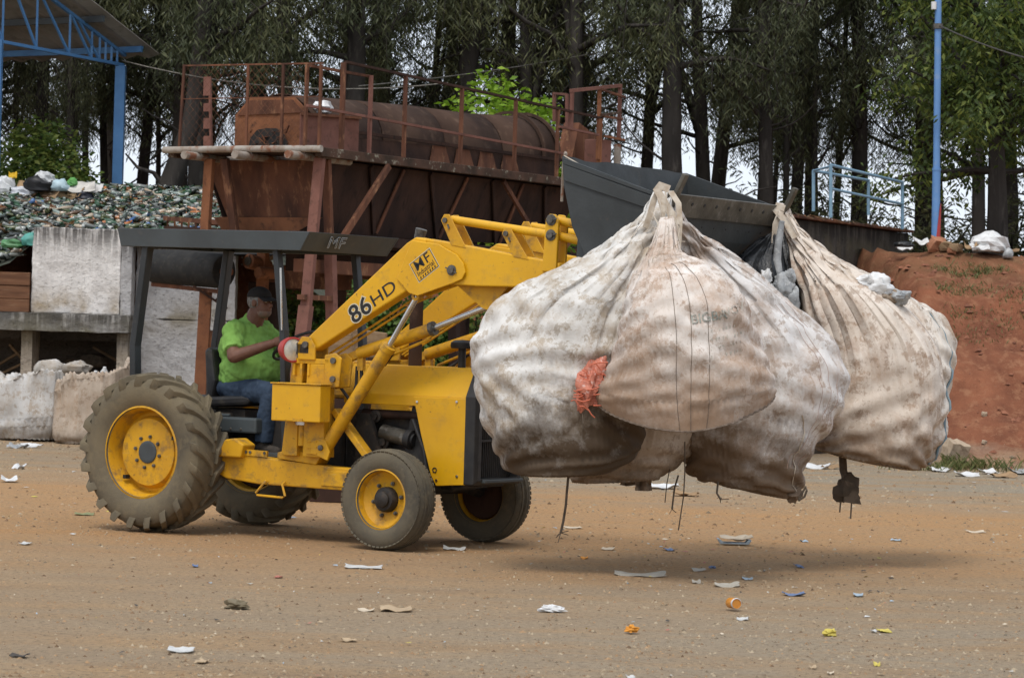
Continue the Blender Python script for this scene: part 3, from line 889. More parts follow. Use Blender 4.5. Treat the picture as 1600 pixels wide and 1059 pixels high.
    for u, v, m in ((537, 97, rust), (580, 118, rust_pink), (634, 120, rust), (722, 143, rust), (806, 162, rust), (872, 178, rust), (938, 185, rust_orange)):
        p = pb(u, v, 0)
        MB().bar((p.x, 0, 3.772), (p.x, 0, ztop(p.x)-.012 if u != 580 else p.z), .06 if u in (537, 938) else .045, .035, (1, 0, 0)).build('stile', m, MC)
    MB().bar(top0, top1, .045, .03).build('top_rail', rust_dark, MC)
    MB().bar(pb(480, 165, -.03), pb(880, 240, -.03), .035, .03).build('middle_rail', rust_pink, MC)
    MB().bar(pb(485, 103, .05), pb(580, 120, .05), .035, .03).build('top_rail', rust, MC)
    # end railing with chain-link
    for u, m, w_ in ((288, rust, .024), (388, rust, .022), (443, rust, .028), (480, rust, .045), (502, rust, .035)):
        q = pa(u, 101, -.16)
        y1 = q.y+.04 if u == 288 else q.y
        MB().bar((-.16, y1, 3.78), (-.16, q.y, q.z), w_, .03).build('stile', m, MC)
    a_, b_ = pa(286, 103, -.16), pa(505, 99, -.16)
    MB().bar(a_, b_, .02, .02).build('top_rail', rust, MC)
    MB().bar((-.16, a_.y, 4.36), (-.16, b_.y, 4.36), .012, .012).build('middle_rail', rust, MC)
    wm = MB()
    y0_, y1_, z0_, z1_ = b_.y+.3, a_.y, 3.80, a_.z
    st = .10
    k = y0_-(z1_-z0_)
    while k < y1_:
        for s in (1, -1):
            P0, P1 = [], []
            ya, za = (k, z0_) if s == 1 else (k, z1_)
            yb, zb = k+(z1_-z0_), (z1_ if s == 1 else z0_)
            if ya < y0_: za += s*(y0_-ya); ya = y0_
            if yb > y1_: zb -= s*(yb-y1_); yb = y1_
            if ya < yb: wm.bar((-.155, ya, za), (-.155, yb, zb), .0024, .0024)
        k += st
    wm.build('chain_link_mesh', rust, MC)
    # pink ladder post with plates left of the drum
    MB().bar(pa(330, 232, 1.2), pa(328, 125, 1.2), .03).build('ladder_post', rust_pink, MC)
    for v, h in ((135, .16), (168, .07), (193, .09), (222, .10)): 
        q = pa(324, v, 1.19)
        MB().bb(q.x-.01, q.x+.01, q.y-.055, q.y+.055, q.z-h*.75, q.z+h*.75).build('ladder_plate', rust_pink, MC)
    # platform beyond the far end of the drum
    P = lambda u, v, b=0.0: pb(u, v, b)
    MB().bar(P(892, 142), P(970, 134), .05, .045).build('platform_rail', rust_pink, MC)
    for u, v0, v1 in ((894, 143, 205), (937, 140, 250), (969, 135, 218)):
        q = P(u, v0)
        MB().bar(q, (q.x, 0, P(u, v1).z), .05, .04).build('platform_post', rust_pink if u != 937 else rust_orange, MC)
    for u0, v0, u1, v1, m in ((940, 140, 976, 152, rust), (942, 182, 972, 186, rust), (874, 198, 935, 211, rust_pink), (945, 213, 975, 219, rust_orange), (940, 180, 970, 176, lichen)):
        MB().bar(P(u0, v0, -.04), P(u1, v1, -.04), .04, .03).build('platform_rail', m, MC)
    MB().bar(P(866, 145, 1.2), P(866, 190, 1.2), .04).build('platform_post', rust_pink, MC)
    MB().bar(P(886, 147, .6), P(886, 200, .6), .04).build('platform_post', rust_pink, MC)
    MB().bar(P(866, 146, 1.2), P(886, 148, .6), .03).build('platform_rail', rust_pink, MC)
    q = P(944, 232, .05)
    MB().bb(q.x-.12, q.x+.16, .02, .3, 3.78, q.z+.12).build('bearing_housing', rust_pink, MC, .01)
    q = P(910, 215, .5)
    MB().slab([q+Vector((-.3, 0, -.35)), q+Vector((.35, 0, -.3)), q+Vector((.42, 0, .05)), q+Vector((-.1, 0, .2))], (0, .25, 0)).build('chute_plate', rust, MC)
    q = P(965, 228, .1)
    MB().tube([(q.x, .1, 3.78), (q.x, .1, q.z+.02)], .05).build('stub_pipe', grey_pipe, MC)
    MB().bb(6.4, 7.3, .04, 1.9, 3.66, 3.77).build('end_deck', rust_dark, MC)
machine()

# discharge belt conveyor at the near end
CV = thing('belt_conveyor', 'belt conveyor head with thick black belt roller under the drum screen', 'conveyor', (-3.9, 36, 0))
def cv(u, v, Y): return at(u, v, Y)-Vector((-3.9, 36, 0))
def conveyor():
    p, q = cv(242, 416, 36.6), cv(350, 424, 35.7)
    d = (q-p).normalized()
    MB().lathe([(.001, 0), (.10, 0), (.195, .01), (.215, .03), (.215, (q-p).length-.03), (.19, (q-p).length), (.13, (q-p).length-.03), (.001, (q-p).length-.03)], p, d, 26).build('belt_roller', belt_rubber, CV)
    MB().tube([q-d*.05, q+d*.12], .05, 12).build('roller_shaft', rust, CV)
    n = Vector((.35, .93, 0))
    MB().slab([p+Vector((0, 0, .213)), q+Vector((0, 0, .213)), q+n*2.6+Vector((0, 0, .30)), p+n*2.6+Vector((0, 0, .30))], (0, 0, -.02)).build('belt', belt_rubber, CV)
    MB().bar(p+Vector((-.02, 0, -.23)), q+Vector((.05, 0, -.26)), .06, .05).build('frame', rust, CV)
    a = cv(322, 452, 36.0)
    MB().bar(a, Vector((a.x-.06, a.y, 0)), .15, .12).build('leg', rust_orange, CV, .006)
    for u, v0, v1, Y in ((343, 440, 560, 36.8), (351, 440, 560, 37.0)):
        b_ = cv(u, v0, Y)
        MB().bar(b_, (b_.x, b_.y, 0), .05, .05).build('leg', rust_orange, CV)
    MB().bar(cv(302, 447, 35.9), cv(355, 482, 35.9), .035, .03).build('brace', rust_dark, CV)
    MB().bar(cv(352, 458, 35.9), cv(336, 470, 35.9), .03, .03).build('brace', rust_dark, CV)
    MB().bb(*[cv(326, 0, 36.8).x, cv(356, 0, 36.8).x, .9, 1.1], 1.36, 1.56).build('motor', black_grime, CV, .02)
    s = cv(325, 532, 36.6)
    MB().tube([s, s+Vector((.4, -.1, .0))], .13, 16).build('gear_drum', rust_orange, CV)
    # gearbox and drive at the far side
    g = cv(388, 408, 36.2)
    MB().tube([g, g+Vector((.22, .3, -.05))], [.095, .085], 14).build('gearbox', rust_orange, CV)
    MB().tube([g+Vector((-.01, -.015, 0)), g+Vector((.02, .02, 0))], [.055, .055], 12).build('gearbox_flange', edge_steel, CV)
    for k in range(5):
        a_ = k*1.257
        MB().ball(g+Vector((-.015, -.01, 0))+Vector((.075*math.cos(a_), 0, .075*math.sin(a_))), .012, 6, 4).build('bolt', bolt_steel, CV)
    g2 = cv(403, 426, 36.1)
    MB().tube([g2, g2+Vector((.2, .2, 0))], .075, 12).build('gearbox_pulley', rust_orange, CV)
    MB().bar(cv(408, 410, 36.4), cv(434, 399, 36.4), .06, .05).build('drive_arm', wood_old, CV)
    MB().bb(g.x-.02, g.x+.35, g.y+.3, g.y+.7, 1.6, 2.2).build('drive_housing', rust_dark, CV, .02)
    t = cv(440, 420, 37.4)
    MB().bb(t.x-.2, t.x+.9, t.y, t.y+.3, t.z-.25, t.z+.05).build('trough', rust, CV, .01)
conveyor()
# loose rusty frame on top of the wall, left of the machine
GR = thing('rusty_grating', 'rusty slatted grating leaning on the wall top under the drum screen', 'grating', at(258, 350, 38.5))
def grating():
    o = at(258, 350, 38.5)
    P = lambda u, v, Y=38.5: at(u, v, Y)-o
    MB().bar(P(257, 341), P(395, 352, 37.5), .05, .06).build('rail', rust, GR)
    MB().bar(P(258, 356), P(395, 362, 37.5), .04, .05).build('rail', rust_dark, GR)
    for u in range(262, 322, 11): MB().bar(P(u, 343), P(u, 357), .025, .02).build('slat', rust_orange if u % 2 else rust, GR)
    MB().slab([P(305, 350, 38.2), P(372, 356, 37.8), P(410, 350, 37.6), P(330, 345, 38.0)], (0, 0, .02)).build('plate', rust, GR)
    MB().bar(P(318, 345), P(333, 358), .02, .02).build('slat', wood_old, GR)
grating()
# lumber pile behind the tractor's bonnet
for i, (u0, v0, u1, v1, Y, lab) in enumerate(((505, 545, 552, 540, 27.5, 'short brown timber block behind the loader arm'), (545, 533, 602, 541, 28.0, 'longer tan timber block lying behind the bonnet'))):
    p, q = at(u0, v0, Y), at(u1, v1, Y)
    b = MB()
    b.bar((p-q)/2, (q-p)/2, .30, .26)
    o = b.build('timber_block', wood_old, None, .012, loc=(p+q)/2)
    tag(o, lab, 'timber')
    MB().bb(-.22, .22, -.2, .2, -((p+q)/2).z, -.131).build('trestle', rust_dark, o)

# ------------------------------------------------------------------ blue steel shed, top left
E0 = at(222, 93, 48)
TT, PP = Vector((-.53, -.848, 0)), Vector((-.848, .53, 0))
SH = thing('open_shed', 'open blue steel shed with grey sheet roof at top left', 'shed', (E0.x, E0.y, 0))
def shed():
    z0 = E0.z
    tn = math.tan(R(21.5))
    def P(s, p, dz=0): return TT*s+PP*p+Vector((0, 0, z0+dz+s*tn))
    # corrugated sheets, one per bay
    for k in range(5):
        b = MB()
        V, Fc = [], []
        n = 30
        s0, s1 = -.15+k*1.2, -.15+(k+1)*1.2+.06
        for i in range(n+1):
            p = -.25+7*i/n
            z = .03*math.cos(i*math.pi)
            V += [P(s0, p, .13+z+.008*k), P(s1, p, .13+z+.008*k)]
        for i in range(n): Fc.append((2*i, 2*i+2, 2*i+3, 2*i+1))
        o = b.add(V, Fc).build('roof_sheet', roof_sheet, SH)
        o.modifiers.new('thick', 'SOLIDIFY').thickness = .012
    for s in (.25, 1.25, 2.3, 3.4, 4.5): MB().bar(P(s, -.2, .04), P(s, 6.7, .04), .06, .10).build('purlin', dark_paint if s > .3 else blue_paint, SH)
    def truss(p):
        zb = -.12
        B = lambda s: TT*s+PP*p+Vector((0, 0, z0+zb+.03*s))
        T_ = lambda s: P(s, p, -.03)
        MB().bar(B(.25), B(5.6), .06, .05).build('bottom_chord', blue_paint, SH)
        MB().bar(T_(.2), T_(5.6), .06, .05).build('top_chord', blue_paint, SH)
        for i, s in enumerate((.4, .55, .7, .85, 1.05, 1.6, 2.4, 3.2, 4.0, 4.8)):
            MB().bar(B(s), T_(s), .035, .03).build('strut', blue_paint, SH)
            if s > .8: MB().bar(B(s), T_(s+(.55 if s < 1.3 else .8)), .035, .03).build('diagonal', blue_paint, SH)
        MB().bar(TT*.3+PP*p+Vector((0, 0, 2.6)), TT*.3+PP*p+Vector((0, 0, z0-.13)), .17, .17).build('column', blue_paint, SH, .01)
    truss(.2)
    truss(4.2)
    q = TT*3.3+PP*.2
    MB().bar(q+Vector((0, 0, 2.6)), q+Vector((0, 0, z0)), .15, .15).build('column', blue_paint, SH, .01)
shed()

# ------------------------------------------------------------------ loading ramp with blue rails, right
R0 = at(1180, 328, 40)
RM = thing('loading_ramp', 'stained concrete loading ramp with rusty deck behind the bucket', 'ramp', (R0.x, R0.y, 0), R(62.3))
def ramp():
    z = R0.z
    rough_box(1.25, 6.4, .06, 1.7, -.2, z-.045, .02).build('ramp_wall', dark_concrete, RM, .02)
    MB().bb(-.1, 6.3, -.06, 1.9, z-.04, z).build('deck', rust, RM, .006)
    MB().bb(.0, 1.25, .35, 1.6, z-1.3, z-.045).build('chute_end', rust_dark, RM)
    MB().bb(.0, 1.24, .02, .05, z-1.1, z-.045).build('rust_plate', rust, RM)
    rp = random.Random(9)
    for i in range(46):
        a = rp.uniform(0, 6)
        MB().bar((a, -.09+rp.uniform(-.03, .1), z+.006+rp.random()*.02), (a+rp.uniform(-.2, .35), -.11+rp.uniform(-.06, .1), z+.01-rp.random()*.06), .012, .006).build('straw_wisp', rp.choice([wood_old, rust_orange, strap_mat]), RM)
ramp()
RL = thing('ramp_railing', 'faded blue pipe railing standing on the loading ramp', 'railing', at(1298, 340, 41.3))
def railing():
    o = at(1298, 340, 41.3)
    P = lambda u, v, Y: at(u, v, Y)-o
    D = {}
    for u, v0, v1, Y in ((1298, 257, 340, 41.3), (1410, 284, 358, 43.9)):
        MB().tube([P(u, v1, Y), P(u, v0, Y)], .025).build('post', blue_grey, RL)
    for u, v0, v1, Y in ((1271, 266, 330, 42.2), (1357, 281, 336, 43.9)):
        MB().tube([P(u, v1, Y), P(u, v0, Y)], .025).build('post', blue_grey, RL)
    MB().tube([P(1298, 258, 41.3), P(1410, 285, 43.9)], .022).build('rail', blue_grey, RL)
    MB().tube([P(1298, 295, 41.3), P(1410, 319, 43.9)], .02).build('rail', blue_grey, RL)
    MB().tube([P(1271, 267, 42.2), P(1357, 282, 43.9)], .022).build('rail', blue_grey, RL)
    MB().tube([P(1271, 267, 42.2), P(1298, 260, 41.3)], .016).build('rail', blue_grey, RL)
railing()
# blue pole
pb0, pt0 = at(1462, 395, 43), at(1466, 0, 43)
dv = pt0-pb0
PO = thing('lamp_pole', 'tall sky blue steel pole with red scuff at its foot', 'pole', pb0)
MB().tube([Vector((0, 0, -.6)), dv*.33], [.062, .060], 14).build('lower_tube', blue_pole, PO)
MB().tube([dv*.33, dv*1.9], [.052, .045], 14).build('upper_tube', blue_pole, PO)
MB().tube([dv*.325, dv*.335], .066, 14).build('joint_ring', blue_pole, PO)
MB().tube([dv*.885, dv*.905], .075, 14).build('cable_clamp', bolt_steel, PO)
MB().tube([dv*.96+Vector((-.07, -.04, 0)), dv*.99+Vector((-.07, -.04, 0))], .04, 10).build('insulator', white_plastic, PO)
b = MB()
for k in range(7):
    a0, a1 = R(-95+k*17), R(-95+(k+1)*17)
    h0, h1 = .2+.55*math.sin((k+.2)/7*3.0), .2+.55*math.sin((k+1.2)/7*3.0)
    b.add([(.0635*math.cos(a0), .0635*math.sin(a0), -.1), (.0635*math.cos(a1), .0635*math.sin(a1), -.1), (.0635*math.cos(a1), .0635*math.sin(a1), h1), (.0635*math.cos(a0), .0635*math.sin(a0), h0)], [(0, 1, 2, 3)])
b.build('red_scuff', red_paint, PO)
def wire(p, q, sag, lab, r=.012):
    pts = []
    for i in range(13):
        t = i/12
        x = p.lerp(q, t)
        x.z -= sag*4*t*(1-t)
        pts.append(x-p)
    o = MB().tube(pts, r, 5).build('overhead_cable', bolt_steel, None, loc=p)
    tag(o, lab, 'cable')
wire(at(1468, 40, 43), at(1640, 100, 36), .05, 'overhead cable running right from the blue pole')
wire(at(190, 95, 47.5), at(700, 130, 46), .25, 'lower overhead cable crossing behind the drum screen railing')
wire(at(560, 135, 46), at(1250, 5, 52), .2, 'upper overhead cable rising to the right between the trees')
LP = thing('street_lamp', 'small grey street lamp among the trees above the drum screen', 'street lamp', at(898, 330, 52))
q = at(898, 330, 52)
MB().tube([Vector((0, 0, -1)), at(897, 160, 52)-q, at(880, 105, 52)-q, at(868, 88, 52)-q], .03, 8).build('arm', blue_grey, LP)
MB().ball(at(862, 88, 52)-q, (.14, .1, .09), 10, 6).build('lamp_head', roof_sheet, LP)

# ------------------------------------------------------------------ vegetation
def leaf_mesh(name, clumps, mt, rnd, length, width, per, spread, droop, build=True):
    V, Fc = [], []
    for c in clumps:
        n = int(per*(.6+.8*rnd.random()))
        for i in range(n):
            p = c+Vector((rnd.gauss(0, spread), rnd.gauss(0, spread), rnd.gauss(0, spread*.8)))
            a = rnd.random()*6.283
            d = Vector((math.cos(a), math.sin(a), -droop+rnd.uniform(-.6, .6))).normalized()
            s = d.cross(Vector((rnd.uniform(-1, 1), rnd.uniform(-1, 1), rnd.uniform(-.3, 1)))).normalized()
            L = length*(.6+.8*rnd.random())
            w = width*(.7+.6*rnd.random())
            o = len(V)
            m = p+d*L*.45+Vector((0, 0, L*.05))
            V += [p, m+s*w, p+d*L, m-s*w]
            Fc.append((o, o+1, o+2, o+3))
    me = bpy.data.meshes.new(name)
    me.from_pydata(V, [], Fc)
    me.materials.append(mt)
    return me
def limb(b, p, d, L, r, rnd, n=5, wob=.25, up=0.0):
    pts, rs = [p], [r]
    d = d.normalized()
    for i in range(n):
        d = (d+Vector((rnd.uniform(-wob, wob), rnd.uniform(-wob, wob), rnd.uniform(-wob, wob)+up))).normalized()
        p = p+d*L/n
        pts.append(p)
        rs.append(r*(1-.8*(i+1)/n)+.006)
    b.tube(pts, rs, 6, False)
    return pts
def gum_variant(k):
    rnd = random.Random(100+k)
    b = MB()
    H_ = 11.5+2*rnd.random()
    r0 = .10+.085*rnd.random()
    p, d = Vector((0, 0, -.8)), Vector((rnd.uniform(-.05, .05), rnd.uniform(-.05, .05), 1))
    pts, rs = [p], [r0*1.15]
    n = 12
    for i in range(n):
        d = (d+Vector((rnd.uniform(-.05, .05), rnd.uniform(-.05, .05), 0))).normalized()
        p = p+d*(H_+.8)/n
        pts.append(p)
        rs.append(r0*(1-.75*(i+1)/n))
    b.tube(pts, rs, 9, False)
    if k % 3 == 0:        # forked stem
        q = pts[3]
        fk = limb(b, q, Vector((rnd.uniform(-.5, .5), rnd.uniform(-.3, .3), 1)), 6, r0*.6, rnd, 8, .08)
    clumps = []
    nl = 27
    for i in range(nl):
        t = .25+.73*i/nl+rnd.uniform(-.03, .03)
        j = min(n-1, int(t*n))
        q = pts[j].lerp(pts[j+1], t*n-j if t*n-j < 1 else .9)
        a = rnd.random()*6.283
        L = (1.2+1.5*rnd.random())*(1.1-.4*t)
        lp = limb(b, q, Vector((math.cos(a), math.sin(a), .55)), L, .045*(1.2-t)+.012, rnd, 5, .3, -.03)
        for c in lp[2:]:
            # hanging twigs carrying the drooping leaves
            for _ in range(2):
                tw = c+Vector((rnd.uniform(-.35, .35), rnd.uniform(-.35, .35), rnd.uniform(-.1, .3)))
                h = .35+.75*rnd.random()
                sw = Vector((rnd.uniform(-.25, .25), rnd.uniform(-.25, .25), -h))
                b.tube([c, tw, tw+sw], [.010, .007, .004], 4, False)
                for s in range(5): clumps.append(tw+sw*(s/4))
    # dead and bare twigs on the lower stem
    for i in range(7):
        q = pts[1].lerp(pts[4], rnd.random())
        a = rnd.random()*6.283
        limb(b, q, Vector((math.cos(a), math.sin(a), rnd.uniform(-.2, .7))), .5+1.1*rnd.random(), .018, rnd, 5, .35)
    return b.mesh('trunk'), leaf_mesh('crown', clumps, gum_leaf if k % 3 else gum_leaf2, rnd, .14, .0105, 21 if k % 4 else 15, .125, 1.2)
def gums():
    var = []
    for k in range(8):
        t, c = gum_variant(k)
        t.materials.append(bark)
        var.append((t, c))
    rnd = random.Random(21)
    spots = []
    x = -13.5
    while x < 14:
        spots.append((x+rnd.uniform(-.3, .3), 49.5+rnd.uniform(-1.2, 1.5)))
        x += 1.35
    x = -15
    while x < 15.5:
        spots.append((x+rnd.uniform(-.4, .4), 55+rnd.uniform(-1.5, 1.5)))
        x += 1.45
    x = -17
    while x < 17.5:
        spots.append((x+rnd.uniform(-.5, .5), 62+rnd.uniform(-2, 2)))
        x += 2.6
    for i, (x, y) in enumerate(spots):
        if 4.6 < x < 8 and y < 52: continue            # kept clear for the broad-leaved tree
        if -9.5 < x < -5.6 and y < 52.5: continue      # the shed stands here
        k = rnd.randrange(8)
        o = thing('gum_tree', 'tall dark gum tree with drooping leaves in the belt behind the yard', 'tree', (x, y, height(x, y)), rnd.random()*6.28, 'gum trees behind the yard')
        sc = .92+.3*rnd.random()
        o.scale = (sc, sc, sc)
        for nm, me in (('trunk', var[k][0]), ('crown', var[k][1])):
            c = bpy.data.objects.new(nm, me)
            COL.objects.link(c)
            c.parent = o
    for i in range(26):
        x, y = rnd.uniform(-12, 13), rnd.uniform(51, 59)
        if 4.6 < x < 8 and y < 52: continue
        o = thing('gum_sapling', 'slender young gum stem among the thicker trunks behind the yard', 'tree', (x, y, height(x, y)), rnd.random()*6.28, 'slender gum stems behind the yard')
        k = rnd.randrange(8)
        o.scale = (.5, .5, .85)
        for nm, me in (('trunk', var[k][0]), ('crown', var[k][1])):
            c = bpy.data.objects.new(nm, me)
            COL.objects.link(c)
            c.parent = o
    # the leaning bare stem left of the drum screen
    p, q = at(262, 320, 47.5), at(330, 60, 47.5)
    LT = thing('leaning_tree', 'dark gum stem leaning right, beside the mesh end of the drum screen', 'tree', (p.x, p.y, 0))
    b = MB()
    o3 = Vector((p.x, p.y, 0))
    P = lambda u, v, Y=47.5: at(u, v, Y)-o3
    b.tube([P(255, 345), P(265, 290), P(285, 235), P(300, 190), P(308, 120), P(318, 40), P(330, -60)], [.22, .19, .17, .16, .14, .13, .11], 10, False)
    b.tube([P(303, 150), P(318, 90), P(345, 70), P(372, 45)], [.08, .06, .05, .03], 7, False)
    b.tube([P(262, 300), P(240, 270), P(215, 262), P(196, 240)], [.05, .04, .03, .015], 6, False)
    b.build('trunk', bark, LT)
    cl = []
    rn = random.Random(4)
    for i in range(90): cl.append(P(rn.uniform(265, 400), rn.uniform(-60, 90), 47.5+rn.uniform(-.8, .8)))
    c = bpy.data.objects.new('crown', leaf_mesh('crown', cl, gum_leaf, rn, .16, .013, 22, .16, 1.3))
    COL.objects.link(c)
    c.parent = LT
gums()

def broad_tree():
    rnd = random.Random(31)
    base = at(1560, 400, 45)
    z0 = height(base.x, 45)
    o = thing('broadleaf_tree', 'bright broad-leaved tree overhanging the bank at the right edge', 'tree', (base.x, 45, z0))
    b = MB()
    st = limb(b, Vector((0, 0, -.3)), Vector((0, 0, 1)), 4.5, .2, rnd, 8, .05)
    cl = []
    for i in range(46):
        q = st[3+rnd.randrange(5)]
        a = rnd.random()*6.283
        lp = limb(b, q, Vector((math.cos(a), math.sin(a), rnd.uniform(-.1, .9))), 1.2+1.3*rnd.random(), .05, rnd, 5, .25, -.04)
        cl += lp[2:]
        cl += [p+Vector((rnd.uniform(-.25, .25), rnd.uniform(-.25, .25), rnd.uniform(-.3, .15))) for p in lp[2:]]
    b.build('trunk', bark, o)
    c = bpy.data.objects.new('crown', leaf_mesh('crown', cl, broad_leaf, rnd, .135, .023, 36, .18, .9))
    COL.objects.link(c)
    c.parent = o
broad_tree()
def bush(name, label, cat, base, rad, h, mt, seed, n=220, L=.10, W=.022, per=16, group=None, droop=.1, stem=bark):
    rnd = random.Random(seed)
    o = thing(name, label, cat, base, 0, group)
    b = MB()
    cl = []
    for i in range(14):
        a = rnd.random()*6.283
        lp = limb(b, Vector((rnd.uniform(-.1, .1), rnd.uniform(-.1, .1), -.3)), Vector((math.cos(a)*rad/h*.9, math.sin(a)*rad/h*.9, 1)), h*(.6+.35*rnd.random()), .025, rnd, 6, .18)
        cl += lp[2:]
    b.build('stem', stem, o)
    while len(cl) < n:
        p = Vector((rnd.uniform(-1, 1), rnd.uniform(-1, 1), rnd.uniform(0, 1)))
        if p.x**2+p.y**2+(p.z*1.02)**2 > 1: continue
        if noise.noise(p*2.6+Vector((seed, 0, 0))) < -.22: continue
        cl.append(Vector((p.x*rad, p.y*rad, p.z*h)))
    c = bpy.data.objects.new('foliage', leaf_mesh('foliage', cl, mt, rnd, L, W, per, .09, droop))
    COL.objects.link(c)
    c.parent = o
p = at(60, 290, 47); bush('shrub', 'rounded green shrub behind the bottle heap at the left', 'shrub', (p.x, p.y, 3.0), .95, 1.95, bush_leaf, 1, 800, .10, .026, 16)
p = at(132, 290, 48); bush('shrub', 'dim olive shrub beside the blue shed column', 'shrub', (p.x, p.y, 3.0), .55, 1.35, bush_leaf, 2, 90, .09, .022, 12)
p = at(775, 200, 46.5); bush('bright_shrub', 'bright lime green young tree rising behind the drum screen', 'tree', (p.x, p.y, 3.0), 1.45, 2.95, lime_leaf, 3, 620, .12, .034, 13, None, .2)
p = at(845, 200, 46); bush('bright_shrub', 'lime green sapling at the far end of the drum', 'tree', (p.x, p.y, 3.0), .5, 2.2, lime_leaf, 5, 90, .13, .03, 11, None, .2)
def vines():
    labs = ['leafy green vine clump nearest the concrete wall, under the drum screen', 'leafy vine clump left of the drum screen leg', 'leafy vine clump between the drum screen legs', 'vine clump seen just above the loader arm', 'vine clump behind the exhaust pipe', 'vine clump behind the bonnet and arm rods', 'vine clump furthest right, just left of the bags']
    for k, (u, v, w_, h) in enumerate(((462, 570, .6, 1.5), (495, 575, .6, 1.6), (535, 570, .7, 1.75), (585, 570, .75, 1.7), (640, 570, .75, 1.6), (690, 570, .75, 1.5), (735, 570, .7, 1.4))):
        p = at(u, v, 42.6+.3*(k % 2))
        bush('vine_clump', labs[k], 'vine', (p.x, p.y, max(0.0, p.z-.25)), w_, h, vine_leaf if k % 3 else bush_leaf, 40+k, 210, .09, .035, 13)
vines()
for i, (x, y, r_, h_) in enumerate(((-4.6, 50.5, 1.0, 1.5), (.4, 51, 1.1, 1.7), (2.6, 50.2, 1.0, 1.6), (4.1, 51.5, 1.2, 2.0), (5.9, 52.5, 1.2, 2.1), (7.3, 50.8, 1.0, 1.5), (8.8, 52, 1.2, 1.8))):
    bush('undergrowth', 'dim olive undergrowth between the gum trunks beyond the terrace edge', 'shrub', (x, y, height(x, y)), r_, h_, gum_leaf2, 80+i, 150, .14, .016, 16, 'undergrowth between the gum trunks', .6)
def tufts():
    rnd = random.Random(8)
    i = 0
    names = [(1530, 565, 'upper'), (1500, 545, ''), (1575, 610, ''), (1545, 430, ''), (1480, 560, ''), (1590, 560, ''), (1520, 425, ''), (1560, 440, '')]
    def tuft(p, r, n, h, mt, lab, sx=1.0):
        V, Fc = [], []
        for _ in range(n):
            a = rnd.random()*6.283
            q = Vector((rnd.gauss(0, r)*sx, rnd.gauss(0, r*.6), 0))
            zz = height(p.x+q.x, p.y+q.y)-p.z
            d = Vector((math.cos(a)*.5, math.sin(a)*.5, 1))*h*(.5+rnd.random())
            s = Vector((-math.sin(a), math.cos(a), 0))*.006
            o = len(V)
            q.z = zz
            V += [q-s, q+s, q+d*.6+s*.7, q+d+Vector((d.x*.5, d.y*.5, -h*.1))]
            Fc.append((o, o+1, o+2, o+3))
        me = bpy.data.meshes.new('grass')
        me.from_pydata(V, [], Fc)
        me.materials.append(mt)
        o = bpy.data.objects.new('grass_tuft', me)
        COL.objects.link(o)
        o.location = p
        tag(o, lab, 'grass', 'grass tufts on the bank', 'stuff')
    def on_bank(u, v):
        r = ray(u, v)
        y = 34.0
        while y < 48:
            q = Vector((0, 0, CAMH))+r*(y/r.y)
            if q.z <= height(q.x, q.y): return Vector((q.x, q.y, height(q.x, q.y)))
            y += .04
        return at(u, v, 42)
    tuft(on_bank(1500, 732), .16, 420, .11, grass_leaf, 'grass patch along the foot of the red bank beside the bag', 2.2)
    for u, v, r, n, lab in ((1490, 430, .16, 170, 'grass tuft high on the red bank below the bricks'), (1525, 425, .16, 220, 'grass tuft high on the bank in the middle of the row'), (1552, 428, .12, 130, 'grass tuft high on the bank near the right edge'), (1480, 452, .10, 90, 'small grass tuft just under the upper row on the bank'),
                          (1520, 455, .2, 170, 'wide thin grass tuft on the upper bank'), (1590, 465, .15, 130, 'grass tuft on the upper bank at the right edge'), (1500, 492, .12, 80, 'grass tuft halfway up the bank beside the bag'), (1583, 505, .25, 210, 'dry grass patch halfway up the bank at the right edge'),
                          (1510, 530, .15, 90, 'sparse grass tuft in the middle of the bank')):
        tuft(on_bank(u, v), r*.8, n, .05, grass_leaf, lab, 1.5)
    return on_bank
on_bank = tufts()

# ------------------------------------------------------------------ the tractor loader
TA = R(32.5)
TO = Vector((-2.262, 23.227, 0))
TF, TLAT = Vector((math.cos(TA), -math.sin(TA), 0)), Vector((math.sin(TA), math.cos(TA), 0))
TR = thing('tractor_loader', 'yellow tractor loader with dark canopy carrying hanging bags', 'tractor', TO, -TA)
def tl(u, v, y):
    """point of the tractor's lengthwise plane (local y) seen at u, v"""
    r = ray(u, v)
    P = Vector((0, 0, CAMH))
    q = P+r*((y-(P-TO).dot(TLAT))/r.dot(TLAT))
    return Vector(((q-TO).dot(TF), y, q.z))
def tworld(x, y, z): return TO+TF*x+TLAT*y+Vector((0, 0, z))

def text_mesh(s, size, extrude=.001, outline=0.0, shear=0.0, offset=0.0, sx=1.0, spacing=1.0):
    cu = bpy.data.curves.new('t', 'FONT')
    cu.body = s
    cu.size = size
    cu.align_x = 'CENTER'
    cu.align_y = 'CENTER'
    cu.shear = shear
    cu.space_character = spacing
    cu.offset = offset
    cu.resolution_u = 4
    if outline:
        cu.fill_mode = 'NONE'
        cu.bevel_depth = outline
        cu.bevel_resolution = 0
    else:
        cu.extrude = extrude
    o = bpy.data.objects.new('t', cu)
    COL.objects.link(o)
    bpy.context.view_layer.update()
    me = bpy.data.meshes.new_from_object(o.evaluated_get(bpy.context.evaluated_depsgraph_get()))
    bpy.data.objects.remove(o)
    bpy.data.curves.remove(cu)
    if sx != 1.0:
        for v in me.vertices: v.co.x *= sx
    return me
def put_text(name, me, m, parent, c, right, up):
    right, up = Vector(right).normalized(), Vector(up).normalized()
    nrm = right.cross(up)
    M = Matrix((right, up, nrm)).transposed().to_4x4()
    M.translation = Vector(c)
    me.transform(M)
    me.materials.clear()
    me.materials.append(m)
    o = bpy.data.objects.new(name, me)
    COL.objects.link(o)
    o.parent = parent
    return o

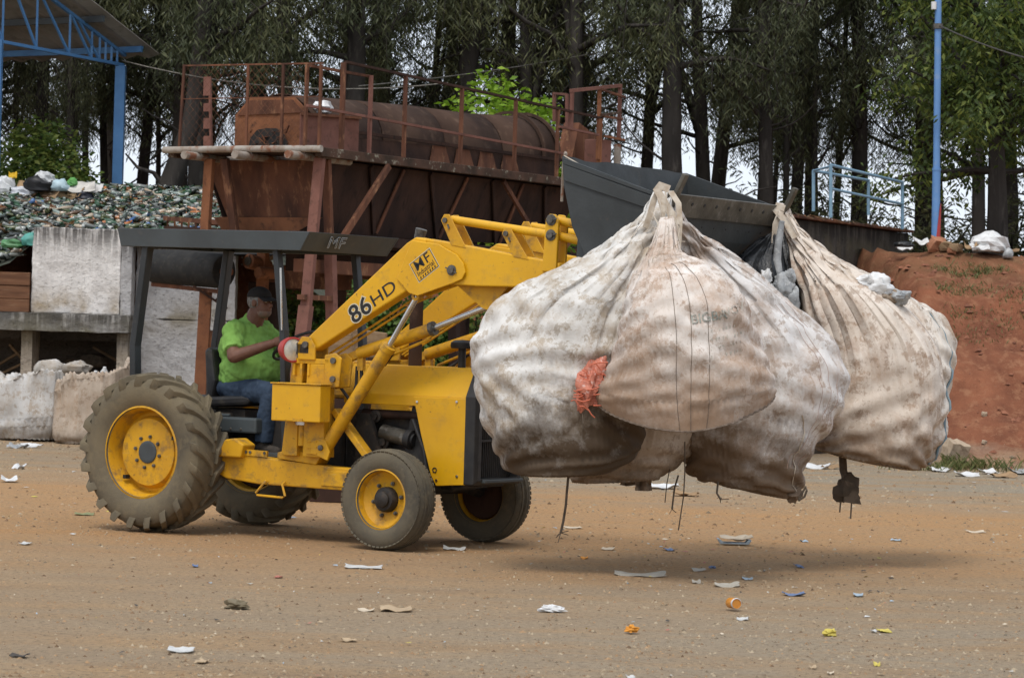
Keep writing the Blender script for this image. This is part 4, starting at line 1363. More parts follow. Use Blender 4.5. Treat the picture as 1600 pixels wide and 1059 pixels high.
def rear_tyre(sd):
    b = MB()
    half = [(.352, -.150), (.385, -.172), (.43, -.187), (.485, -.192), (.535, -.184), (.572, -.160), (.590, -.11), (.597, -.05)]
    prof = half+[(r, -y) for r, y in half[::-1]]
    b.lathe(prof, (0, 0, 0), (0, 1, 0), 56, True)
    N_ = 21
    for side in (-1, 1):
        for k in range(N_):
            base = 2*math.pi*(k+(.5 if side > 0 else 0))/N_
            path = []
            for s in (0, .2, .45, .7, .88, 1.0):
                ang = base-sd*math.radians(21)*(s**.85)
                y = side*(-.018+.215*min(1, s/.9))
                y = side*min(abs(y), .186)
                r = .594-.004*(s*5) if s < .8 else (.568 if s < .95 else .525)
                wv = .030+.010*s
                hh = .036 if s < .8 else (.034 if s < .95 else .012)
                path.append((r, y, ang, wv, hh))
            V, Fc = [], []
            for r, y, ang, wv, hh in path:
                for dw, top in ((-1, 0), (-.72, 1), (.72, 1), (1, 0)):
                    rr = r-.012+(hh+.012)*top
                    yy = y+(side*.012 if top and r < .58 else 0)
                    a = ang+dw*wv/.6
                    V.append((rr*math.sin(a), yy, rr*math.cos(a)))
            n = len(path)
            for i in range(n-1):
                for j in range(3): Fc.append((i*4+j, i*4+j+1, i*4+j+5, i*4+j+4))
            Fc += [(0, 1, 2, 3), ((n-1)*4+3, (n-1)*4+2, (n-1)*4+1, (n-1)*4)]
            b.add(V, Fc)
    return b
def wheel_rear(y, sd):
    b = MB()
    s = -sd           # outer side is towards -y on the near wheel
    prof = [(.352, .165), (.366, .160), (.366, .148), (.346, .140), (.338, .12), (.328, .03), (.312, .005), (.288, .010), (.274, .045), (.262, .072), (.15, .076), (.001, .076)]
    prof2 = [(.345, .140), (.335, .06), (.335, -.12), (.366, -.150), (.366, -.165)]
    b.lathe([(r, s*t) for r, t in prof], (0, 0, 0), (0, 1, 0), 48)
    b.lathe([(r, s*t) for r, t in prof2], (0, 0, 0), (0, 1, 0), 48)
    w_ = b.build('rear_wheel', yellow_worn, TR, loc=(-.2, y, .63))
    MB().lathe([(.33, -s*.02), (.31, -s*.04), (.2, -s*.05), (.001, -s*.05)], (0, 0, 0), (0, 1, 0), 28).build('backing_plate', rust_dark, w_)
    rear_tyre(sd).build('tyre', rubber, w_, .011)
    MB().lathe([(.090, s*.074), (.088, s*.084), (.080, s*.088), (.060, s*.086), (.001, s*.086)], (0, 0, 0), (0, 1, 0), 24).build('hub', dark_paint, w_)
    for k in range(8):
        a = k*math.pi/4+.2
        c = Vector((.124*math.sin(a), s*.076, .124*math.cos(a)))
        MB().lathe([(.015, 0), (.015, s*.012), (.010, s*.013), (.010, s*.020), (.001, s*.021)], c, (0, 1, 0), 6).build('wheel_nut', bolt_steel, w_)
    for a in (1.15, 3.95):
        MB().box((.295*math.sin(a), s*.075, .295*math.cos(a)), (.03, .05, .03)).build('rim_lug', black_grime, w_)
wheel_rear(-.69, 1)
wheel_rear(.69, -1)
def wheel_front(y, sd, steer):
    s = -sd
    b = MB()
    b.lathe([(r, s*t) for r, t in [(.218, .10), (.230, .096), (.230, .086), (.214, .08), (.205, .03), (.17, .012), (.15, .0), (.001, .0)]], (0, 0, 0), (0, 1, 0), 40)
    b.lathe([(r, s*t) for r, t in [(.214, .08), (.205, .03), (.205, -.06), (.230, -.09), (.230, -.10)]], (0, 0, 0), (0, 1, 0), 40)
    w_ = b.build('front_wheel', yellow_worn, TR, loc=(2.05, y, .378))
    w_.rotation_euler = (R(-2*sd), 0, steer)
    t = MB()
    half = [(.215, -.085), (.232, -.100), (.27, -.112), (.31, -.113), (.345, -.103), (.366, -.085), (.376, -.055), (.372, -.050), (.372, -.044), (.379, -.040), (.379, -.016), (.373, -.012), (.373, -.006), (.381, -.001)]
    t.lathe(half+[(r, -yy) for r, yy in half[::-1]], (0, 0, 0), (0, 1, 0), 52, True)
    for side in (-1, 1):
        for k in range(58):
            a = 2*math.pi*k/58
            c = Vector((.3505*math.sin(a), side*.0965, .3505*math.cos(a)))
            rot = Matrix.Rotation(a, 3, 'Y') @ Matrix.Rotation(side*R(-38), 3, 'X')
            t.box(c, (.029, .006, .030), rot)
    t.build('tyre', rubber2, w_)
    MB().lathe([(.096, s*.0), (.094, s*.045), (.082, s*.062), (.060, s*.066), (.058, s*.085), (.035, s*.098), (.001, s*.10)], (0, 0, 0), (0, 1, 0), 28).build('hub', black_grime, w_)
    MB().lathe([(.200, -s*.02), (.19, -s*.045), (.12, -s*.05), (.001, -s*.05)], (0, 0, 0), (0, 1, 0), 28).build('backing_plate', rust_dark, w_)
    for k in range(6):
        a = k*math.pi/3+.35
        MB().lathe([(.016, s*.0), (.016, s*.012), (.010, s*.013), (.010, s*.024), (.001, s*.025)], (.128*math.sin(a), s*.004, .128*math.cos(a)), (0, 1, 0), 6).build('wheel_nut', bolt_steel, w_)
wheel_front(-.67, 1, R(-1.0))
wheel_front(.67, -1, R(-1.0))

def tractor():
    T = TR
    # --- chassis rails of the loader frame
    for s in (-1, 1):
        y0, y1 = s*.44, s*.56
        MB().prism([(.30, .66), (.62, .64), (1.46, .59), (1.62, .585), (2.18, .60), (2.18, .48), (1.72, .45), (1.60, .415), (.75, .42), (.42, .45), (.26, .52)], y0, y1).build('frame_rail', yellow_worn, T, .01)
        MB().prism([(.93, .675), (1.02, .70), (1.28, .685), (1.34, .655), (1.30, .60), (.93, .63)], y0-s*.01, y1+s*.015).build('frame_gusset', yellow_worn, T, .005)
        MB().box((1.47, s*.565, .50), (.24, .012, .12)).build('frame_plate', yellow_worn, T, .02)
        # front axle hanger brackets
        MB().prism([(1.5, .60), (1.78, .60), (1.62, 1.0), (1.5, 1.0)], s*.30, s*.34).build('engine_bracket', black_grime, T)
        MB().bar((1.42, s*.5, 1.02), (1.86, s*.50, .56), .05, .09, (0, 1, 0)).build('diagonal_brace', yellow_worn, T, .006)
    MB().bb(2.36, 2.46, -.29, .29, .47, .60).build('front_crossmember', black_grime, T, .01)
    # --- foot step of bent rod, rear foot peg bracket
    a, b_ = tl(412, 755, -.6), tl(441, 757, -.6)
    MB().tube([a+Vector((0, .03, .02)), a+Vector((-.0, 0, 0)), a+Vector((-.06, -.02, -.075)), a+Vector((-.045, -.02, -.092)), b_+Vector((.02, -.02, -.097)), b_+Vector((.045, -.02, -.085)), b_, b_+Vector((0, .03, .02))], .0095, 8).build('foot_step', yellow_worn, T)
    q = tl(372, 700, -.52)
    MB().prism([(q.x-.13, .62), (q.x+.10, .62), (q.x+.13, .72), (q.x+.04, .77), (q.x-.06, .755)], -.62, -.46).build('axle_bracket', yellow_worn, T, .012)
    MB().prism([(q.x-.02, .64), (q.x+.32, .635), (q.x+.32, .68), (q.x-.02, .69)], -.57, -.55).build('bolt_plate', yellow_worn, T)
    for dx in (.02, .06, .20): MB().lathe([(.012, 0), (.012, -.008), (.001, -.008)], (q.x+.1+dx, -.57, .665), (0, 1, 0), 8).build('bolt', bolt_steel, T)
    # --- rear axle, gearbox, engine, all oily and dark
    MB().tube([(-.2, -.62, .63), (-.2, -.3, .63), (-.2, .3, .63), (-.2, .62, .63)], [.10, .14, .14, .10], 14).build('rear_axle', black_grime, T)
    MB().bb(-.4, .2, -.26, .26, .42, .95).build('transmission_case', black_grime, T, .03)
    MB().prism([(.2, .48), (1.3, .52), (1.3, .98), (.2, .9)], -.2, .2).build('gearbox_case', black_grime, T, .03)
    MB().bb(1.3, 2.15, -.20, .20, .52, 1.02).build('engine_block', black_grime, T, .02)
    MB().tube([(1.5, -.24, 1.0), (2.05, -.24, 1.0)], .035, 10).build('manifold', rust_dark, T)
    for x in (1.55, 1.72, 1.90): MB().tube([(x, -.24, 1.0), (x, -.15, .98)], .03, 8).build('manifold_port', rust_dark, T)
    q = tl(620, 682, -.27)
    MB().tube([q+Vector((-.13, 0, .03)), q+Vector((.10, 0, -.01))], .062, 14).build('oil_filter', edge_steel, T)
    MB().lathe([(.075, 0), (.075, .05), (.05, .055), (.05, .07), (.001, .07)], q+Vector((.10, 0, -.01)), (1, 0, -.15), 16).build('filter_head', black_plastic, T)
    q = tl(648, 690, -.26)
    MB().prism([(q.x-.10, .72), (q.x+.10, .62), (q.x+.16, .72), (q.x+.14, 1.08), (q.x-.03, 1.10)], -.26, -.22).build('fan_shroud', black_plastic, T, .01)
    MB().tube([tl(645, 655, -.3), tl(662, 700, -.3), tl(668, 745, -.3)], .016, 8).build('radiator_hose', black_plastic, T)
    for k, (u, v) in enumerate(((575, 665), (592, 650), (605, 690))):
        q = tl(u, v, -.24)
        MB().lathe([(.05, 0), (.05, -.05), (.03, -.055), (.03, -.075), (.001, -.075)], q, (0, 1, 0), 14).build('pulley', black_grime, T)
    MB().bb(1.0, 2.2, -.46, .46, .44, .50).build('belly_plate', black_grime, T)
    MB().tube([(2.05, -.58, .40), (2.05, -.35, .46), (2.05, .35, .46), (2.05, .58, .40)], [.05, .06, .06, .05], 10).build('front_axle', black_grime, T)
    MB().tube([(1.9, -.55, .40), (1.9, .55, .40)], .022, 8).build('tie_rod', black_grime, T)
    MB().bb(1.9, 2.3, -.18, .18, .44, .60).build('axle_pivot', black_grime, T, .02)
    # --- bonnet with its slanted shoulders
    x0, x1 = 1.36, 2.52
    sec = [(-.315, 1.075), (-.315, 1.155), (-.20, 1.375), (.20, 1.375), (.315, 1.155), (.315, 1.075)]
    V = [(x0, y, z) for y, z in sec]+[(x1, y, z) for y, z in sec]
    o = MB().add(V, [(i, i+1, i+7, i+6) for i in range(5)]).build('bonnet', yellow, T)
    m_ = o.modifiers.new('thick', 'SOLIDIFY'); m_.thickness = .012; m_.offset = -1
    bv = o.modifiers.new('bevel', 'BEVEL'); bv.width = .012; bv.segments = 2; bv.limit_method = 'ANGLE'; bv.angle_limit = R(20)
    for s in (-1, 1):
        MB().prism([(2.02, 1.145), (2.515, 1.145), (2.515, .50), (2.25, .48), (2.20, .56), (2.10, .86)], s*.318, s*.332).build('side_panel', yellow, T, .004)
        for u, v in ((652, 628), (714, 628), (682, 750), (714, 744)):
            q = tl(u, v, -.332)
            MB().lathe([(.011, 0), (.011, -s*-.006), (.001, s*.007)], (q.x, s*.332, q.z), (0, 1, 0), 8).build('panel_screw', bright_steel, T)
        q = tl(679, 734, -.335)
        MB().lathe([(.020, 0), (.020, s*.005), (.014, s*.005), (.013, -s*.01), (.001, -s*.01)], (q.x, s*.333, q.z), (0, 1, 0), 16).build('panel_latch', black_grime, T)
    MB().bb(1.02, 1.355, -.19, .19, 1.10, 1.40).build('dash_cowl', yellow_worn, T, .03)
    # --- radiator grille: black moulding, recessed mesh, crossbar
    fr = MB()
    fo = [(-.335, .50), (-.335, 1.16), (-.21, 1.385), (.21, 1.385), (.335, 1.16), (.335, .50)]
    fi = [(-.255, .545), (-.255, 1.10), (-.165, 1.30), (.165, 1.30), (.255, 1.10), (.255, .545)]
    n = 6
    for xa, xb, o_, i_ in ((2.50, 2.585, 1.0, 1.0),):
        V = [(xa, y, z) for y, z in fo]+[(xb, y, z) for y, z in fo]+[(xb+.02, y*.9, .94+(z-.94)*.93) for y, z in fo]+[(xb+.02, y, z) for y, z in fi]+[(xa+.03, y, z) for y, z in fi]
        Fc = []
        for lay in range(4):
            for i in range(n): Fc.append((lay*n+i, lay*n+(i+1) % n, (lay+1)*n+(i+1) % n, (lay+1)*n+i))
        fr.add(V, Fc)
    fr.build('grille_frame', black_plastic, T, .008)
    MB().slab([(2.532, y, z) for y, z in fi], (-.01, 0, 0)).build('grille_screen', black_grime, T)
    for k in range(19):
        y = -.24+k*.48/18
        MB().bb(2.533, 2.537, y-.002, y+.002, .55, 1.10+(.18 if abs(y) < .16 else 0)).build('grille_wire', black_plastic, T)
    for z in (.83, 1.08): MB().bb(2.533, 2.556, -.25, .25, z-.008, z+.008).build('grille_bar', black_plastic, T)
    MB().bb(2.57, 2.63, -.24, .30, .515, .54).build('grille_lip', dark_paint, T, .005)
    # --- exhaust and pre-cleaner
    MB().tube([(1.80, 0, 1.36), (1.80, 0, 1.93)], .052, 14).build('muffler', rust_drum, T)
    MB().tube([(1.80, 0, 1.93), (1.80, 0, 2.28), (1.805, 0, 2.36), (1.825, 0, 2.43)], [.036, .036, .040, .046], 14).build('exhaust_pipe', bolt_steel, T)
    MB().tube([(2.30, -.1, 1.37), (2.30, -.1, 1.53)], .030, 12).build('intake_pipe', black_plastic, T)
    MB().lathe([(.001, .0), (.085, 0), (.092, .02), (.088, .045), (.06, .062), (.001, .066)], (2.30, -.1, 1.52), (0, 0, 1), 22).build('intake_cap', black_plastic, T)
    # --- loader towers, tool box, lift arms, rams (both sides)
    for s in (-1, 1):
        Y = lambda y: s*abs(y)
        near = s < 0
        MB().prism([(1.00, .66), (1.15, .66), (1.15, 1.0), (1.20, 1.37), (1.08, 1.37)], Y(.565), Y(.62)).build('tower_plate', yellow_worn, T, .006)
        MB().prism([(1.22, .66), (1.42, .66), (1.40, 1.37), (1.24, 1.37)], Y(.565), Y(.64)).build('tower_plate', yellow_worn, T, .006)
        MB().prism([(1.00, .66), (1.42, .66), (1.40, 1.40), (1.08, 1.40)], Y(.50), Y(.56)).build('tower_web', yellow_worn, T, .006)
        MB().tube([(1.185, Y(.60), .74), (1.185, Y(.60), .93)], .032, 12).build('tower_pipe', yellow_worn, T)
        MB().tube([(1.185, Y(.605), .90), (1.185, Y(.605), .925)], .055, 14).build('pipe_collar', bright_steel, T)
        # head of the tower with its pin
        MB().prism([(1.08, 1.37), (1.46, 1.37), (1.44, 1.41), (1.10, 1.41)], Y(.50), Y(.64)).build('tower_cap', yellow_worn, T, .004)
        for x in (1.12, 1.19, 1.26): MB().prism([(x-.01, 1.28), (x+.01, 1.28), (x+.01, 1.37), (x-.01, 1.37)], Y(.62), Y(.65)).build('tower_rib', yellow_worn, T)
        MB().prism([(1.16, 1.40), (1.32, 1.40), (1.32, 1.50), (1.27, 1.575), (1.19, 1.575), (1.15, 1.52)], Y(.635), Y(.655)).build('pivot_ear', yellow_worn, T, .006)
        MB().prism([(1.16, 1.40), (1.32, 1.40), (1.32, 1.50), (1.27, 1.575), (1.19, 1.575), (1.15, 1.52)], Y(.475), Y(.495)).build('pivot_ear', yellow_worn, T, .006)
        MB().lathe([(.026, 0), (.026, s*.02), (.001, s*.021)], (1.235, Y(.655), 1.515), (0, 1, 0), 14).build('pivot_pin', bolt_steel, T)
        MB().prism([(1.40, 1.18), (1.54, 1.20), (1.56, 1.42), (1.50, 1.46), (1.40, 1.44)], Y(.62), Y(.64)).build('ram_ear', yellow_worn, T, .008)
        MB().prism([(1.40, 1.18), (1.54, 1.20), (1.56, 1.42), (1.50, 1.46), (1.40, 1.44)], Y(.48), Y(.50)).build('ram_ear', yellow_worn, T, .008)
        for z in (1.40, 1.26): MB().lathe([(.024, 0), (.024, s*.018), (.001, s*.02)], (1.49, Y(.64), z), (0, 1, 0), 12).build('ram_pin', bolt_steel, T)
        # box
        bx = MB().bb(1.03, 1.49, Y(.665), Y(.80), .93, 1.21).build('tool_box', yellow, T, .008)
        MB().bb(1.02, 1.50, Y(.655), Y(.81), 1.2115, 1.222).build('lid', yellow_worn, bx, .003)
        MB().bb(1.24, 1.33, Y(.801), Y(.806), .932, .955).build('catch', yellow_worn, bx)
        # lift arm: tapering rear beam, knee plate, front beam
        arm = MB().prism([(1.205, 1.555), (1.255, 1.465), (1.29, 1.47), (2.16, 1.955), (2.28, 2.0), (2.30, 2.33), (2.20, 2.345), (2.12, 2.30)], Y(.50), Y(.625)).build('lift_arm', yellow, T, .012)
        MB().prism([(2.28, 2.335), (2.45, 2.315), (3.46, 2.165), (3.50, 2.02), (3.44, 1.985), (2.75, 1.985), (2.40, 2.0), (2.28, 1.99)], Y(.505), Y(.615)).build('front_beam', yellow, arm, .010)
        kp = [(2.05, 2.03), (2.13, 2.22), (2.185, 2.318), (2.42, 2.292), (2.585, 2.215), (2.645, 2.150), (2.665, 2.085), (2.635, 2.035), (2.56, 2.005), (2.24, 1.905), (2.165, 1.925)]
        MB().prism(kp, Y(.626), Y(.642)).build('knee_plate', yellow, arm, .005)
        MB().prism(kp, Y(.482), Y(.499)).build('knee_plate', yellow, arm, .005)
        q = Vector((2.545, Y(.642), 2.10))
        MB().lathe([(.040, 0), (.040, s*.006), (.026, s*.008), (.026, s*.022), (.001, s*.023)], q, (0, 1, 0), 16).build('knee_pin', bolt_steel, arm)
        MB().bar(q+Vector((-.05, s*.012, .02)), q+Vector((.05, s*.012, -.02)), .008).build('cotter', bolt_steel, arm)
        # bracket under the front beam for the crowd ram
        MB().prism([(2.52, 2.0), (2.98, 2.0), (2.86, 1.86), (2.80, 1.815), (2.75, 1.83)], Y(.52), Y(.54)).build('ram_bracket', yellow_worn, arm)
        MB().prism([(2.52, 2.0), (2.98, 2.0), (2.86, 1.86), (2.80, 1.815), (2.75, 1.83)], Y(.41), Y(.43)).build('ram_bracket', yellow_worn, arm)
        MB().bb(2.52, 2.98, Y(.41), Y(.54), 2.001, 2.02).build('bracket_cap', yellow_worn, arm)
        # lift ram
        p0, p1, p2 = Vector((1.40, Y(.585), .735)), Vector((1.955, Y(.585), 1.515)), Vector((2.205, Y(.585), 1.905))
        ram = MB().tube([p0, p1], .052, 18).build('lift_ram', yellow_worn, T)
        MB().tube([p1-(p1-p0).normalized()*.03, p1+(p1-p0).normalized()*.012], .060, 18).build('gland', yellow_worn, ram)
        MB().tube([p1, p2], .022, 14).build('rod', bright_steel, ram)
        MB().lathe([(.035, -.03), (.035, .03), (.015, .03), (.015, -.03)], p2, (0, 1, 0), 14, True).build('rod_eye', yellow_worn, ram)
        MB().lathe([(.045, -.03), (.045, .03), (.001, .031)], p0, (0, 1, 0), 14).build('base_eye', yellow_worn, ram)
        MB().prism([(1.30, .69), (1.46, .64), (1.48, .70), (1.44, .79), (1.38, .81), (1.30, .78)], Y(.63), Y(.65)).build('ram_foot', yellow_worn, T, .005)
        MB().lathe([(.022, 0), (.022, s*.015), (.001, s*.016)], (1.40, Y(.65), .735), (0, 1, 0), 12).build('ram_pin', bolt_steel, T)
        for z in (.69, .735, .78): MB().bb(1.26, 1.36, Y(.642), Y(.655), z-.006, z+.006).build('foot_rib', yellow_worn, T)
        # crowd ram (bucket tilt) inside the arm
        c0, c1, c2 = Vector((1.60, Y(.46), 1.46)), Vector((2.27, Y(.46), 1.665)), Vector((2.80, Y(.475), 1.850))
        cr_ = MB().tube([c0, c1], .048, 18).build('crowd_ram', yellow_worn, T)
        MB().tube([c1-(c1-c0).normalized()*.02, c1+(c1-c0).normalized()*.014], .054, 18).build('gland', bolt_steel, cr_)
        MB().tube([c1, c2], .023, 14).build('rod', bright_steel, cr_)
        MB().bar((1.48, Y(.46), 1.41), c0, .05, .06).build('base_clevis', yellow_worn, cr_)
        MB().tube([c0+Vector((.1, 0, -.085)), c1+Vector((-.02, 0, -.075))], .012, 8).build('oil_pipe', yellow_worn, cr_)
        MB().bar(c0+Vector((.02, 0, -.02)), c0+Vector((.02, 0, -.13)), .05, .04).build('pipe_block', yellow_worn, cr_)
        # steel oil lines along the arm and a looping hose to the ram
        MB().tube([(1.34, Y(.49), 1.45), (2.10, Y(.485), 1.88), (2.24, Y(.485), 1.93)], .009, 7).build('oil_line', yellow_worn, arm)
        MB().tube([(1.38, Y(.47), 1.44), (2.12, Y(.465), 1.86), (2.26, Y(.465), 1.91)], .009, 7).build('oil_line', yellow_worn, arm)
        MB().tube([(1.30, Y(.53), 1.36), (1.40, Y(.50), 1.26), (1.52, Y(.46), 1.10), (1.50, Y(.40), .95), (1.42, Y(.34), .85)], .013, 8).build('hose', black_plastic, T)
        MB().tube([(1.955, Y(.52), 1.47), (1.84, Y(.46), 1.38), (1.68, Y(.44), 1.30), (1.56, Y(.42), 1.14)], .011, 8).build('hose', black_plastic, T)
        # hoses
        MB().tube([c0+Vector((.02, 0, -.12)), c0+Vector((.03, -.01*s, -.26)), c0+Vector((-.02, .02*s, -.42)), c0+Vector((-.1, .03*s, -.5))], .014, 8).build('hose', black_plastic, T)
        MB().tube([c0+Vector((-.02, 0, -.10)), c0+Vector((-.03, -.01*s, -.24)), c0+Vector((-.06, .02*s, -.40)), c0+Vector((-.12, .03*s, -.5))], .012, 8).build('hose', black_plastic, T)
        # tilt levers on top of the arm, in parallel plates
        for xb, xt, zt in ((2.50, 2.455, 2.50), (3.05, 2.995, 2.405)):
            zb = 2.33-.148*(xb-2.4)
            for yy in (.50, .62):
                MB().prism([(xb+.02, zb-.03), (xb+.15, zb-.05), (xt+.06, zt-.02), (xt+.035, zt+.015), (xt-.01, zt+.015), (xt-.035, zt-.03)], Y(yy), Y(yy-.015)).build('tilt_lever', yellow_worn, arm, .004)
            MB().lathe([(.020, 0), (.020, s*.015), (.001, s*.016)], (xt+.005, Y(.62), zt-.03), (0, 1, 0), 10).build('lever_pin', bolt_steel, arm)
            MB().bar((xt+.03, Y(.626), zt-.06), (xt+.045, Y(.626), zt-.09), .01).build('cotter', bolt_steel, arm)
        MB().tube([(2.48, Y(.56), 2.478), (3.40, Y(.56), 2.365)], .032, 14).build('tilt_rod', yellow, arm)
        lk = [(3.325, 2.10), (3.445, 2.10), (3.455, 2.47), (3.425, 2.515), (3.375, 2.52), (3.345, 2.485), (3.335, 2.30)]
        MB().prism(lk, Y(.605), Y(.635)).build('tilt_link', yellow, arm, .008)
        MB().prism(lk, Y(.485), Y(.510)).build('tilt_link', yellow, arm, .008)
        for z in (2.475, 2.365):
            MB().lathe([(.042, 0), (.042, s*.006), (.024, s*.008), (.024, s*.02), (.001, s*.021)], (3.395, Y(.635), z), (0, 1, 0), 14).build('link_pin', bolt_steel, arm)
            MB().bar((3.36, Y(.648), z-.012), (3.45, Y(.648), z+.01), .008).build('cotter', bolt_steel, arm)
        MB().tube([(3.40, Y(.56), 2.475), (3.72, Y(.56), 2.42)], .032, 12).build('bucket_rod', yellow, arm)
        MB().tube([(3.40, Y(.56), 2.365), (3.74, Y(.56), 2.30)], .032, 12).build('bucket_rod', yellow, arm)
        MB().prism([(3.62, 2.50), (3.72, 2.52), (3.88, 2.0), (3.70, 1.95), (3.60, 2.05)], Y(.50), Y(.62)).build('bucket_bracket', dark_paint, arm)
    MB().tube([(2.40, -.50, 2.14), (2.40, .50, 2.14)], .065, 16).build('arm_crosstube', yellow_worn, T)
    # --- markings on the near arm
    th = math.atan2(2.30-1.56, 2.13-1.21)-R(5.5)
    rt, up = Vector((math.cos(th), 0, math.sin(th))), Vector((-math.sin(th), 0, math.cos(th)))
    c = tl(563, 485, -.6262)
    put_text('marking_outline', text_mesh('86', .19, .0004, 0, 0, .011, 1.12), cream_print, T, c+Vector((0, -.0004, 0)), rt, up)
    put_text('marking', text_mesh('86', .19, .0004, 0, 0, .003, 1.12), black_print, T, c+Vector((0, -.0018, 0)), rt, up)
    c = tl(599, 459, -.6262)
    put_text('marking', text_mesh('HD', .135, .0006, 0, 0, .0002, 1.32), black_print, T, c, rt, up)
    # maker's plate on the knee
    ca, cb, cc = tl(639, 413, -.643), tl(671, 387, -.643), tl(655, 442, -.643)
    rx, ry = (cb-ca), (ca-cc)
    rx = rx.normalized(); ry = Vector((-rx.z, 0, rx.x))
    c = tl(663, 414.5, -.6425)
    W_, Hh = .222, .168
    def rect(w_, h_, dy, m, nm): MB().slab([c+rx*w_*a/2+ry*h_*b_/2+Vector((0, dy, 0)) for a, b_ in ((-1, -1), (1, -1), (1, 1), (-1, 1))], (0, -.0007, 0)).build(nm, m, T)
    rect(W_, Hh, 0, cream_print, 'decal_border')
    rect(W_-.010, Hh-.010, -.0008, black_print, 'decal_line')
    rect(W_-.020, Hh-.020, -.0016, yellow, 'decal_field')
    put_text('decal_letters', text_mesh('MF', .108, .0004, 0, 0, .0004, 1.15, 1.12), black_print, T, c+ry*.030+Vector((0, -.0034, 0)), rx, ry)
    put_text('decal_letters', text_mesh('Industrial', .054, .0004, 0, 0, .0002, .86), black_print, T, c-ry*.028+Vector((0, -.0034, 0)), rx, ry)
    bl = MB()
    for k in range(7):
        o_ = c-ry*.062+rx*(-.075+k*.025)+Vector((0, -.0028, 0))
        bl.slab([o_-rx*.007-ry*.008, o_+rx*.004-ry*.008, o_+rx*.009+ry*.008, o_-rx*.002+ry*.008], (0, -.0006, 0))
    bl.build('decal_dashes', black_print, T)
    # --- head lamp on its bracket
    h = tl(455, 546, -.66)
    ax = Vector((1.0, -.42, -.05)).normalized()
    L_ = MB().lathe([(.001, -.115), (.045, -.105), (.078, -.07), (.094, -.02), (.098, .022), (.098, .034), (.086, .036), (.084, .026)], h, ax, 26).build('head_lamp', red_paint, T)
    MB().lathe([(.084, .026), (.05, .038), (.001, .044)], h, ax, 26).build('lens', glass_lens, L_)
    MB().bb(h.x+.03, h.x+.17, -.655, -.60, h.z-.035, h.z+.055).build('lamp_bracket', black_plastic, T, .01)
    # --- canopy
    zt, zb = 2.40, 2.255
    fs = MB().slab([(-.72, -.60, zt), (1.20, -.60, zt-.02), (1.10, -.585, zb-.02), (-.69, -.585, zb)], (0, .02, 0)).build('canopy_side', dark_paint, T, .004)
    MB().slab([(-.72, .60, zt), (1.20, .60, zt-.02), (1.10, .585, zb-.02), (-.69, .585, zb)], (0, -.02, 0)).build('canopy_side', dark_paint, T, .004)
    MB().slab([(1.20, -.58, zt-.02), (1.20, .58, zt-.02), (1.10, .565, zb-.02), (1.10, -.565, zb-.02)], (-.02, 0, 0)).build('canopy_front', dark_paint, T, .004)
    MB().slab([(-.72, -.58, zt), (-.72, .58, zt), (-.69, .565, zb), (-.69, -.565, zb)], (.02, 0, 0)).build('canopy_back', dark_paint, T)
    rb = MB()
    V, Fc = [], []
    prof = []
    x = -.70
    while x < 1.17:
        prof += [(x, 0), (x+.10, 0), (x+.12, -.02), (x+.18, -.02), (x+.20, 0)]
        x += .235
    for (xx, dz) in prof:
        zz = zt-.004+dz-.02*(xx+.7)/1.9
        V += [(min(xx, 1.185), -.585, zz), (min(xx, 1.185), .585, zz)]
    for i in range(len(prof)-1): Fc.append((2*i, 2*i+1, 2*i+3, 2*i+2))
    o = rb.add(V, Fc).build('canopy_sheet', dark_paint, T)
    o.modifiers.new('thick', 'SOLIDIFY').thickness = .006
    put_text('canopy_letters', text_mesh('MF', .135, .001, .0032, 0, 0, 1.35), pale_print, T, Vector((1.165, -.20, 2.305)), (0, 1, 0), (.45, 0, 1))
    for s in (-1, 1):
        y = s*.52
        MB().bar((-.46, y, 2.27), (-.565, y, 1.46), .06, .082, (0, 1, 0)).build('canopy_post', post_paint, T, .008)
        MB().bar((-.565, y, 1.47), (-.53, y, .70), .06, .082, (0, 1, 0)).build('canopy_post', post_paint, T, .008)
        MB().bar((.83, y, 2.25), (.92, y, 1.62), .05, .07, (0, 1, 0)).build('canopy_post', post_paint, T, .008)
        MB().bar((.92, y, 1.63), (.98, y, .66), .05, .07, (0, 1, 0)).build('canopy_post', post_paint, T, .008)
    MB().bar((.90, -.562, 2.1), (.93, -.562, 1.62), .010, .012).build('post_seam', bright_steel, T)
    for y in (-.2, .25): MB().bb(-.65, 1.1, y-.02, y+.02, 2.30, 2.345).build('canopy_rib', dark_paint, T)
    # --- seat, floor, controls
    MB().prism([(-.085, 1.05), (-.035, 1.02), (.01, 1.20), (-.03, 1.45), (-.07, 1.47), (-.11, 1.44), (-.09, 1.22)], -.21, .21).build('seat_back', black_plastic, T, .025)
    MB().prism([(-.12, .98), (.36, 1.02), (.40, 1.06), (.37, 1.10), (-.02, 1.07), (-.14, 1.09)], -.24, .24).build('seat_cushion', black_plastic, T, .025)
    MB().prism([(-.2, .80), (.1, .80), (.06, .97), (-.16, 1.0)], -.27, -.25).build('seat_bracket', black_plastic, T)
    MB().tube([(-.05, -.27, .93), (.22, -.27, .93)], .013, 8).build('seat_rail', dark_paint, T)
    MB().bb(-.1, .3, -.18, .18, .88, .98).build('seat_base', black_grime, T, .01)
    MB().bb(.2, 1.0, -.44, .44, .632, .655).build('floor_plate', dark_paint, T)
    MB().bb(.05, .55, -.36, -.20, .80, .92).build('fuel_box', dark_paint, T, .015)
    for x in (.1, .2, .3, .4): MB().ball((x, -.36, .83), .012, 6, 4).build('rivet', bolt_steel, T)
    sc_, sn = Vector((.66, 0, 1.50)), Vector((-.55, 0, .83)).normalized()
    SW = MB()
    t1 = Vector((0, 1, 0)); t2 = sn.cross(t1)
